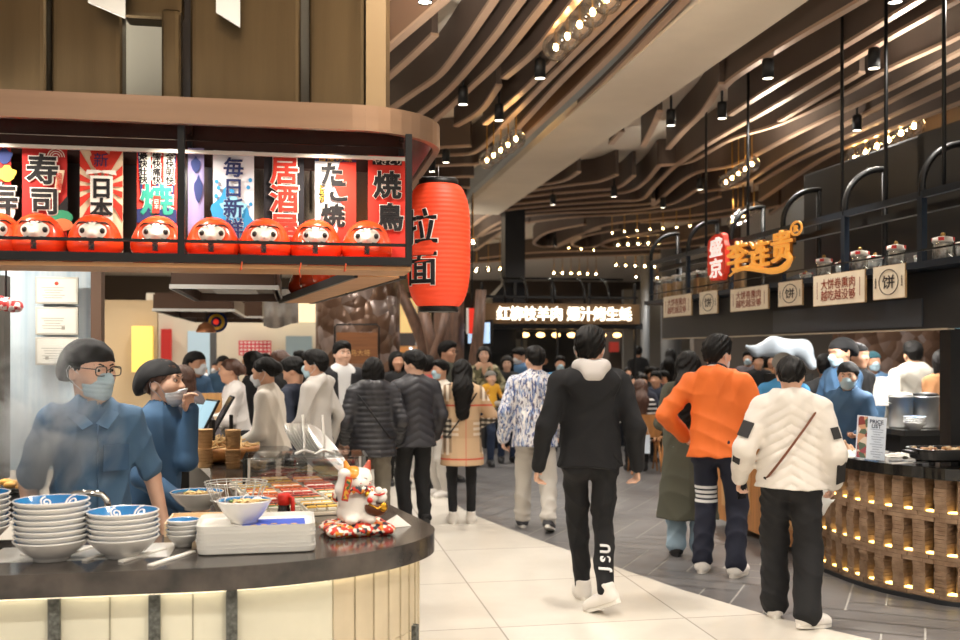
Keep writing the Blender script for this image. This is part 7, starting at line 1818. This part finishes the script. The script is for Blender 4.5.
# cooks farther in
for px, Y, yaw, H, lab, ln in [(187, 10.4, 60, 1.67, 'distant cook in blue with black cap behind the woman touching her mouth', 12), (194, 12.2, 60, 1.52, 'small distant cook in blue before the blue tinted window', 10), (222, 14.2, 20, 1.62, 'distant cook in blue, back one of the pair under the round sign', 16), (229, 14.9, -40, 1.56, 'distant cook in blue, front one of the pair under the round sign', 18)]:
    P(px, Y, lab, yaw, H=H, top=TR(CHEFD), bottom=TR(CB), hair='short', cap=CAP, mask=MASKW, lean=(ln, 0, 0), arms=fwd, face=False)
P(214, 7.7, 'woman with brown bob and dark grey T-shirt bending over the farther counter', -82, H=1.60, fem=True, top=TR(DGREY, long=False, hem=-.1, name='shirt'), bottom=TR(CB), shoes=SHB, hair='bob', hairm=HAIRB, lean=(24, 0, 0), head=(6, 0, 0), arms=dict(l=dict(off=(.0, -.34, -.24), pole=(.4, .6, -1)), r=dict(off=(0, -.36, -.20), pole=(.4, .6, -1))), face=False)
P(240, 9.3, 'woman in white puffy jacket behind the bending woman', -80, H=1.60, fem=True, top=TR(cl('puffy_white', '#d6d1cd', .7), sl=(.085, .08, .05), wr=.02, hem=-.05), bottom=TR(CB), hair='bun', hairm=HAIRB, lean=(8, 0, 0), arms=fwd, face=False)
P(252, 9.9, 'person in long black coat and bobbed hair facing the kitchens', -95, H=1.66, fem=True, top=TR(CB, hem=-.25, flare=.02), bottom=TR(CB), hair='bob', arms=fwd, face=False)
P(279, 10.0, 'woman with curly brown bun behind the cream shirt', -110, H=1.68, fem=True, top=TR(CB), bottom=TR(CB), hair='bun', hairm=HAIRB, face=False)
P(276, 7.7, 'woman in cream shirt with white mask choosing food', -98, H=1.62, fem=True, top=TR(WSH, hem=-.22, collar=.03, wr=.02, name='shirt', flare=.01), bottom=TR(NAVYC), shoes=SHB, hair='bun', mask=MASKW, lean=(8, 0, 0), head=(10, 0, 0), arms=dict(l=dict(off=(.02, -.24, -.40)), r=dict(off=(.02, -.26, -.38))), face=False)
P(294, 8.8, 'person in dark navy jacket looking down beside the cream shirt', -105, H=1.60, top=TR(NAVYC, hem=-.12), bottom=TR(CB), hair='short', head=(24, 0, 0), face=False)
P(316, 8.7, 'man in light grey hoodie with blue mask looking left', -112, H=1.66, top=TR(GREY, hood=1, hem=-.06, wr=.02), bottom=TR(NAVYC), shoes=SHW, hair='short', mask=MASK, head=(4, 0, 10), arms=dict(l=dict(off=(.04, -.20, -.44)), r=dict(off=(.06, .0, -.5))), face=False)
P(342, 10.7, 'man in dark suit and white open shirt facing us', 22, H=1.76, top=TR(SUIT, hem=-.16, open=-.02, opr=(.098, .086), inner=mat('shirt_white', '#dcdcdc', .8), wr=.01), bottom=TR(SUIT), shoes=SHB, hair='short', arms=dict(l=dict(off=(.08, -.10, -.49)), r=dict(off=(.08, .05, -.5))), legs=dict(l=dict(ank=(.10, -.12, .09)), r=dict(ank=(.12, .16, .09))), head=(0, 0, 8), face=True, skin=SKF)
P(373, 9.0, 'woman in black horizontally quilted puffer with hood, seen from behind', 190, H=1.60, fem=True, build=1.22, top=TR(PUFB, quilt=(.052, .013, 0), squilt=(.052, .010, 0), hood=1, hem=-.16, sl=(.075, .07, .055), wr=.006), bottom=TR(KHA, w=(.098, .08, .07)), shoes=SHB, hair='bob', arms=dict(l=dict(off=(.08, -.12, -.46)), r=dict(off=(.08, -.10, -.46))), head=(6, 0, 0), sash=(CB, 1), face=False)
P(415, 9.25, 'man in charcoal chevron quilted jacket, head turned left', 200, H=1.66, build=1.08, top=TR(PUFD, quilt=(.075, .010, .55), squilt=(.075, .004, 0), hem=-.12, collar=.03, wr=.008), bottom=TR(CB, w=(.09, .075, .066)), shoes=SHB, hair='short', head=(10, 0, 34), arms=dict(l=dict(off=(.04, -.22, -.42)), r=dict(off=(.06, -.10, -.48))), face=False, skin=SKF)
P(462, 9.45, 'woman in tan plaid coat with long black hair, seen from behind', 184, H=1.58, fem=True, build=1.12, top=TR(PLAID, hem=-.29, flare=.015, collar=.02, sl=(.066, .064, .058), wr=.008), bottom=TR(CB, w=(.078, .056, .045), wr=.006), shoes=SHW, hair='long', arms=dict(l=dict(off=(.03, -.24, -.30), pole=(.9, .6, -.5)), r=dict(off=(.02, -.22, -.34), pole=(.8, .6, -.5))), sash=(CB, -1), face=False)
P(441, 11.2, 'person with blue mask and cream sweater behind the plaid coat', -55, H=1.56, fem=True, top=TR(CRM), bottom=TR(TRG), shoes=SHW, hair='short', mask=MASK, face=False)
P(404, 12.9, 'person in pale trousers walking behind the quilted jackets', 180, H=1.62, fem=True, top=TR(CB), bottom=TR(TRG), shoes=SHW, hair='long', face=False)
P(447, 12.4, 'man with glasses and dark olive shirt looking right', 62, H=1.78, build=1.1, top=TR(OLD), bottom=TR(CB), shoes=SHB, hair='short', glasses=True, face=False)
P(427, 11.6, 'person in pink jacket behind the charcoal quilted jacket', 175, H=1.60, top=TR(PINK, collar=.03), bottom=TR(CB), shoes=SHB, hair='short', face=False)
P(484, 14.2, 'woman with long hair in camouflage jacket carrying a baby', 0, H=1.74, fem=True, top=TR(CAMO, hem=-.12, open=.15, inner=cl('tan_shirt', '#b08a70')), bottom=TR(JEAND, w=(.085, .06, .05)), shoes=SHB, hair='long', arms=dict(l=dict(off=(-.02, -.24, -.26), pole=(.8, .5, -.6)), r=dict(off=(-.12, -.27, -.30), pole=(.8, .5, -.6))), face=True, skin=SKF)
pb = at(491, 0, 13.92)
person('baby in yellow top and grey cap held by the woman in camouflage', (pb.x, pb.y, .62), 20, H=.92, child=1.5, pz=.52, top=TR(cl('baby_yellow', '#e2aa35'), hem=-.08), bottom=TR(cl('baby_grey', '#c2beb8'), hem=.09), shoes=SHW, hair='crop', cap=cl('cap_grey', '#7d7a74'), legs=dict(l=dict(ank=(.16, -.20, .20), pole=(.4, -1, .6)), r=dict(ank=(.16, -.18, .20), pole=(.4, -1, .6))), arms=dict(l=dict(off=(.04, -.24, -.24)), r=dict(off=(.04, -.24, -.24))), face=False, lod=.012, skin=SKF)
P(507, 14.7, 'woman in black coat standing beside the woman with the baby', 8, H=1.60, fem=True, top=TR(CB, hem=-.3), bottom=TR(JEAND), shoes=SHB, hair='long', head=(10, 0, -10), face=True, skin=SKF)
P(520, 15.9, 'stall worker in blue bowing his head left of the printed jacket', -55, H=1.72, top=TR(CHEFD), bottom=TR(CB), hair='short', mask=MASKW, head=(20, 0, 0), arms=fwd, face=False)
P(513, 16.3, 'stall worker in dark blue half hidden behind the bowing worker', 30, H=1.62, top=TR(CHEFD), bottom=TR(CB), hair='short', mask=MASKW, face=False)
P(560, 15.5, 'person in bright blue with mask between the two walking men', 0, H=1.58, top=TR(cl('bright_blue', '#3f86b8')), bottom=TR(CB), hair='short', mask=MASK, face=False)
P(535, 9.15, 'man in blue and white printed jacket walking away, head turned left', 176, H=1.70, build=1.12, top=TR(BLUEP, hem=-.13, collar=.035, sl=(.072, .07, .058), wr=.014), bottom=TR(TRG, w=(.094, .082, .075), wr=.018), shoes=SHG, hair='crop', head=(0, 0, 22), arms=dict(l=dict(off=(.10, -.02, -.5)), r=dict(off=(.06, -.16, -.46))), legs=dict(l=dict(ank=(.12, -.12, .09)), r=dict(ank=(.13, .22, .13), pitch=18)), face=False, skin=SKF)
b2, j2 = P(590, 6.42, 'man in black hoodie and black sweatpants walking away in the middle', 180, H=1.81, build=1.06, top=TR(CBH, hood=2, hem=-.05, wr=.016, sl=(.068, .06, .05), hoodlining=cl('hood_grey', '#b9b4b0', .95)), bottom=TR(cl('sweatpants_black', '#0d0d10', .9), w=(.088, .070, .058), wr=.02), shoes=SHBL, hair='short', mask=MASKW,
  head=(4, 0, -14), arms=dict(l=dict(off=(.13, -.03, -.5), curl=(30, 40)), r=dict(off=(.11, -.04, -.5), curl=(30, 40))), legs=dict(l=dict(ank=(.03, -.14, .088), yaw=4), r=dict(ank=(.055, .24, .135), pitch=24, yaw=-48)), skin=SKF)
kn, an = j2['J']['kn', -1], j2['J']['an', -1]
dd = (an - kn).normalized(); yy = Vector((0, 1, 0)); yy = (yy - dd * yy.dot(dd)).normalized(); xx = yy.cross(dd)
for t_, k in (('U', .42), ('S', .58), ('J', .74)):
    o = wall_text('leg_print', t_, .085, mat('print_white', '#d8d8d8', .7), b2, (0, 0, 0), depth=.004, bold=.004)
    Mx = Matrix((-dd, -xx, yy)).transposed().to_4x4(); Mx.translation = (kn.lerp(an, k) + yy * .072) * j2['s']; o.matrix_local = Mx
# customers of the pancake stall
P(688, 7.95, 'person in long olive coat and light jeans half hidden by the orange jacket', 168, H=1.66, fem=True, top=TR(OLV, hem=-.58, wt=(.185, .175), flare=.05, collar=.03, wr=.014), bottom=TR(JEAN, w=(.09, .08, .085)), shoes=SHB, hair='long', arms=fwd, face=False)
b5, j5 = P(717, 7.3, 'man in orange jacket and navy trousers with four white stripes', 152, H=1.77, build=1.10, top=TR(ORG, hem=-.06, hood=1, collar=.02, sl=(.074, .07, .058), wr=.018), bottom=TR(STRP, w=(.094, .078, .072), wr=.014), shoes=SHR, hair='short', mask=MASKW, head=(4, 0, -18), arms=dict(l=dict(off=(.10, -.14, -.38), pole=(.8, 1, 0)), r=dict(off=(-.02, -.26, -.34), pole=(.8, 1, 0))), legs=dict(l=dict(ank=(.11, -.02, .09)), r=dict(ank=(.14, .02, .09))), skin=SKF, face=False)
for k_, (dz_, m_) in enumerate(((0, NAVYC), (.012, WSH), (.024, NAVYC))):
    MB().tube([(j5['T'] @ Vector((.070 * math.cos(a), .012 + .066 * math.sin(a), .545 + dz_ + .030 * math.sin(a)))) * j5['s'] for a in [2 * PI * i / 24 for i in range(24)]], .0085, 6, closed=True).obj('collar_rib', m_, b5)
P(783, 8.7, 'person in blue with grey cap in front of the white puffer woman', 170, H=1.64, top=TR(cl('bright_blue', '#3f86b8')), bottom=TR(CB), shoes=SHB, hair='crop', cap=cl('cap_grey', '#7d7a74'), face=False)
b3, j3 = P(791, 6.0, 'woman in white chevron quilted jacket, black trousers and low hair bun', 164, H=1.63, fem=True, build=1.16, top=TR(WPUF, quilt=(.062, .010, .6), squilt=(.09, .004, 0), hem=-.04, hood=1, sl=(.078, .072, .056), wr=.010, cuff=.01), bottom=TR(CB, w=(.098, .092, .088), wr=.014), shoes=SHW, hair='bun', head=(8, 0, -6), sash=(cl('strap_brown', '#6a3a22', .6), -1), arms=dict(l=dict(off=(.14, -.08, -.46), curl=(35, 40)), r=dict(off=(.08, -.10, -.47))), legs=dict(l=dict(ank=(.10, -.10, .09)), r=dict(ank=(.10, .14, .10), pitch=4, yaw=48)), face=False, skin=SKF)
for sd, t_, w_, h_ in ((1, .80, .075, .10), (1, .30, .05, .05), (-1, .30, .06, .16), (-1, .75, .05, .07)):
    for a_, c_, rr_ in (('sh', 'el', .082), ('el', 'wr', .066)):
        if (t_ < .5) != (a_ == 'el'): continue
        u_ = .62 if a_ == 'sh' else .45
        A_, C_ = j3['J'][a_, sd], j3['J'][c_, sd]; dz_ = (A_ - C_).normalized(); yo = Vector((sd * .55, 1, 0)); yo = (yo - dz_ * yo.dot(dz_)).normalized(); xo = yo.cross(dz_)
        Mp = Matrix((xo, yo, dz_)).transposed().to_4x4(); Mp.translation = (A_.lerp(C_, u_ if h_ > .06 else .2) + yo * (rr_ + .004)) * j3['s']
        MB().box((0, 0, 0), (w_, .008, h_), bevel=.003).obj('sleeve_patch', mat('patch_black', '#1d1c1d', .7), b3, mtx=Mp)
hm = j3['J']['hm', 1]; q = b3.matrix_basis @ (Vector((hm @ Vector((.01, .02, .08)))) * j3['s'])
tag(MB().box((0, 0, 0), (.075, .009, .15), bevel=.004).obj('mobile_phone', mat('phone_dark', '#1c1d22', .2), loc=q, rotz=.6), 'dark mobile phone in the left hand of the woman in white', 'phone')
pbg = at(815, 0, 6.35); o = thing('shopping_bag', 'white plastic bag hanging from the arm of the woman in white', 'bag', (pbg.x, pbg.y, .62))
link_mesh('bag_body', sdf_mesh('bag_body', [cone((0, 0, .06), (0, 0, .26), .11, .07, .05, sc=(1, .35, 1))], .01, lambda f, G: wrinkle(f, G, .012, 4, 1.5)), mat('bag_white', '#d9d9d6', .5), o); MB().tube([(-.04, 0, .30), (-.02, 0, .42), (.02, 0, .42), (.04, 0, .30)], .006, 6).obj('handles', PAPER, o)
# cooks of the pancake stall
P(850, 8.3, 'cook in blue with black cap and blue mask behind the squeeze bottle', -30, H=1.58, fem=True, top=TR(CHEFD, collar=.03, wr=.016), bottom=TR(CB), shoes=SHB, hair='bun', cap=CAP, mask=MASK, lean=(10, 0, 0), arms=fwd, head=(6, 0, 4), face=True, skin=SKF)
P(841, 9.3, 'taller cook with black cap and mask behind the cook at the squeeze bottle', -70, H=1.78, top=TR(CHEFD, collar=.03), bottom=TR(CB), shoes=SHB, hair='short', cap=CAP, mask=MASK, arms=fwd, head=(10, 0, 0), face=False)
P(826, 9.6, 'person in black jacket left of the taller masked cook', 165, H=1.62, top=TR(CB), bottom=TR(CB), hair='short', face=False)
P(858, 10.2, 'cook in black cap half hidden behind the taller cook', 30, H=1.74, top=TR(CB), bottom=TR(CB), hair='short', cap=CAP, face=False)
P(873, 11.6, 'woman with teal cap and blue mask beyond the white notice', 0, H=1.66, fem=True, top=TR(CHEF), bottom=TR(CB), hair='bun', cap=cl('cap_teal', '#2c5a66'), mask=MASK, face=False)
P(913, 10.7, 'man in light grey hoodie seen from behind beyond the pots', 178, H=1.76, build=1.1, top=TR(cl('hoodie_grey_green', '#a9a69c', .9), hood=2, wr=.016), bottom=TR(CB), shoes=SHB, hair='short', face=False)
P(942, 10.1, 'woman with long black hair and brown coat at the right edge', 190, H=1.68, fem=True, top=TR(BRC, hem=-.4, wr=.016), bottom=TR(CB), shoes=SHB, hair='long', face=False)
# people at the tables and in the distance
SEAT = dict(legs=dict(l=dict(ank=(.11, -.40, .09), pole=(.1, -1, .8)), r=dict(ank=(.11, -.38, .09), pole=(.1, -1, .8))), pz=.53, arms=dict(l=dict(off=(-.02, -.32, -.24), pole=(.6, .6, -.6)), r=dict(off=(-.02, -.32, -.24), pole=(.6, .6, -.6))), face=False)
for o in bpy.data.objects:
    if o.get('category') in ('table',): TAKEN.append((o.location.x, o.location.y, .62))
TAKEN += [(W(-.86, v_).x, W(-.86, v_).y, .42) for v_ in (8.4, 9.2, 10, 10.8, 11.6, 12.4)]
def sit(px, Y, lab, yaw, m, hair='short', **k):
    q = dict(SEAT); q.update(k); return P(px, Y, lab, yaw, top=TR(m), bottom=TR(CB), hair=hair, shoes=SHB, **q)
sit(640, 13.3, 'woman with brown hair and black white striped top on the wooden chair', 178, STRT, 'long', hairm=HAIRB, H=1.64, fem=True)
for px, Y, lab, yaw, m, hr, H in [(642, 15.0, 'diner in navy facing us across the nearest table', 0, NAVYC, 'short', 1.66), (656, 15.4, 'diner in dark navy leaning over the nearest table', -30, NAVYC, 'short', 1.7), (629, 16.4, 'diner in white shirt left of the second table', 60, WSH, 'bob', 1.62), (651, 17.9, 'diner in black behind the second table', 20, CB, 'short', 1.74),
        (640, 16.4, 'diner with long hair in black at the second table', 170, CB, 'long', 1.62), (612, 18.6, 'diner in black close to the shoulder of the hoodie man', 40, CB, 'short', 1.68), (617, 19.6, 'diner in grey behind the hoodie man', -20, DGREY, 'bob', 1.66), (664, 18.6, 'diner in dark red at the third table', -90, cl('dark_red', '#5a2026'), 'short', 1.64),
        (606, 20.4, 'diner in cream far behind the hoodie man', 0, CRM, 'long', 1.6), (628, 21.2, 'diner in black in the back row, left', 0, CB, 'bob', 1.66), (648, 21.9, 'diner in blue in the back row, middle', 0, CHEFD, 'short', 1.66), (690, 18.9, 'diner in brown beside the olive coat', -40, BRC, 'bob', 1.62), (658, 22.4, 'diner in black in the back row near the grey column', 20, CB, 'long', 1.64), (679, 16.2, 'diner in black by the white menu papers', 200, CB, 'long', 1.68)]:
    sit(px, Y, lab, yaw, m, hr, H=H, build=1.05)
for px, Y, lab, yaw, m, hr, H, mk in [(638, 23.0, 'standing man in black behind the tables, seen from behind', 180, CB, 'short', 1.78, None), (671, 23.0, 'standing woman with blue mask before the grey column', 0, CB, 'long', 1.66, MASK), (683, 20.6, 'standing person in pale pink before the grey column', -40, cl('pale_pink', '#c9a79c'), 'short', 1.66, None), (671, 17.4, 'standing person in long black coat among the tables', 150, CB, 'long', 1.72, None),
        (758, 15.5, 'distant person in black between orange and white jackets', 0, CB, 'short', 1.62, None), (769, 16.5, 'distant person in brown between orange and white jackets', 20, BRC, 'bob', 1.62, None), (748, 17.0, 'distant person with mask right of the orange jacket', -20, DGREY, 'short', 1.66, MASK),
        (397, 11.9, 'distant woman with fringe left of the quilted jackets', 20, CB, 'bob', 1.66, None), (399, 18.5, 'distant person in grey under the warm panel', 0, DGREY, 'short', 1.64, None), (420, 19.5, 'distant person in cream under the ring lamp', 10, CRM, 'bob', 1.62, None), (434, 20.5, 'distant person in black beside the bark column', -30, CB, 'short', 1.66, None), (408, 21.5, 'distant person in brown under the dark fascia band', 0, BRC, 'short', 1.66, None),
        (574, 20.5, 'distant person in black near the lit stall counter', 90, CB, 'short', 1.66, None), (301, 14.5, 'distant person in black behind the navy jacket', -90, CB, 'short', 1.66, None), (265, 14.5, 'distant person with blue mask under the checked poster', 0, CB, 'short', 1.62, MASK), (545, 19.5, 'distant person in navy behind the printed jacket', 0, NAVYC, 'long', 1.6, None)]:
    P(px, Y, lab, yaw, H=H, top=TR(m), bottom=TR(CB), shoes=SHB, hair=hr, mask=mk, face=False, fem=hr in ('long', 'bob'))
# steam over the cooking station
def steam_mat():
    m = bpy.data.materials.new('steam'); m.use_nodes = True; nt = m.node_tree; nt.nodes.remove(nt.nodes['Principled BSDF'])
    v = nt.nodes.new('ShaderNodeVolumeScatter'); v.inputs['Color'].default_value = (1, 1, 1, 1); v.inputs['Anisotropy'].default_value = .2
    tc = nt.nodes.new('ShaderNodeTexCoord'); n = nt.nodes.new('ShaderNodeTexNoise'); n.inputs['Scale'].default_value = 4.5; n.inputs['Detail'].default_value = 4; n.inputs['Distortion'].default_value = 1.2
    r = nt.nodes.new('ShaderNodeMapRange'); r.inputs[1].default_value = .45; r.inputs[2].default_value = .72; r.inputs[3].default_value = .1; r.inputs[4].default_value = 14.0
    ln_ = nt.nodes.new('ShaderNodeVectorMath'); ln_.operation = 'LENGTH'; mp = nt.nodes.new('ShaderNodeMapping'); mp.inputs['Scale'].default_value = (1 / .30, 1 / .24, 1 / .42)
    fo_ = nt.nodes.new('ShaderNodeMapRange'); fo_.inputs[1].default_value = .25; fo_.inputs[2].default_value = 1.0; fo_.inputs[3].default_value = 1; fo_.inputs[4].default_value = 0
    mu = nt.nodes.new('ShaderNodeMath'); mu.operation = 'MULTIPLY'
    nt.links.new(tc.outputs['Object'], n.inputs['Vector']); nt.links.new(tc.outputs['Object'], mp.inputs[0]); nt.links.new(mp.outputs[0], ln_.inputs[0]); nt.links.new(ln_.outputs['Value'], fo_.inputs[0]); nt.links.new(n.outputs[0], r.inputs[0])
    nt.links.new(r.outputs[0], mu.inputs[0]); nt.links.new(fo_.outputs[0], mu.inputs[1]); nt.links.new(mu.outputs[0], v.inputs['Density']); nt.links.new(v.outputs[0], nt.nodes['Material Output'].inputs['Volume'])
    return m
ps_ = at(50, 428, 3.98)
b = MB(); b.ball((0, 0, 0), (.30, .24, .42), 20, 14); o = b.obj('steam', steam_mat(), loc=ps_); tag(o, 'white steam drifting up in front of the cook with glasses', 'steam', kind='stuff')
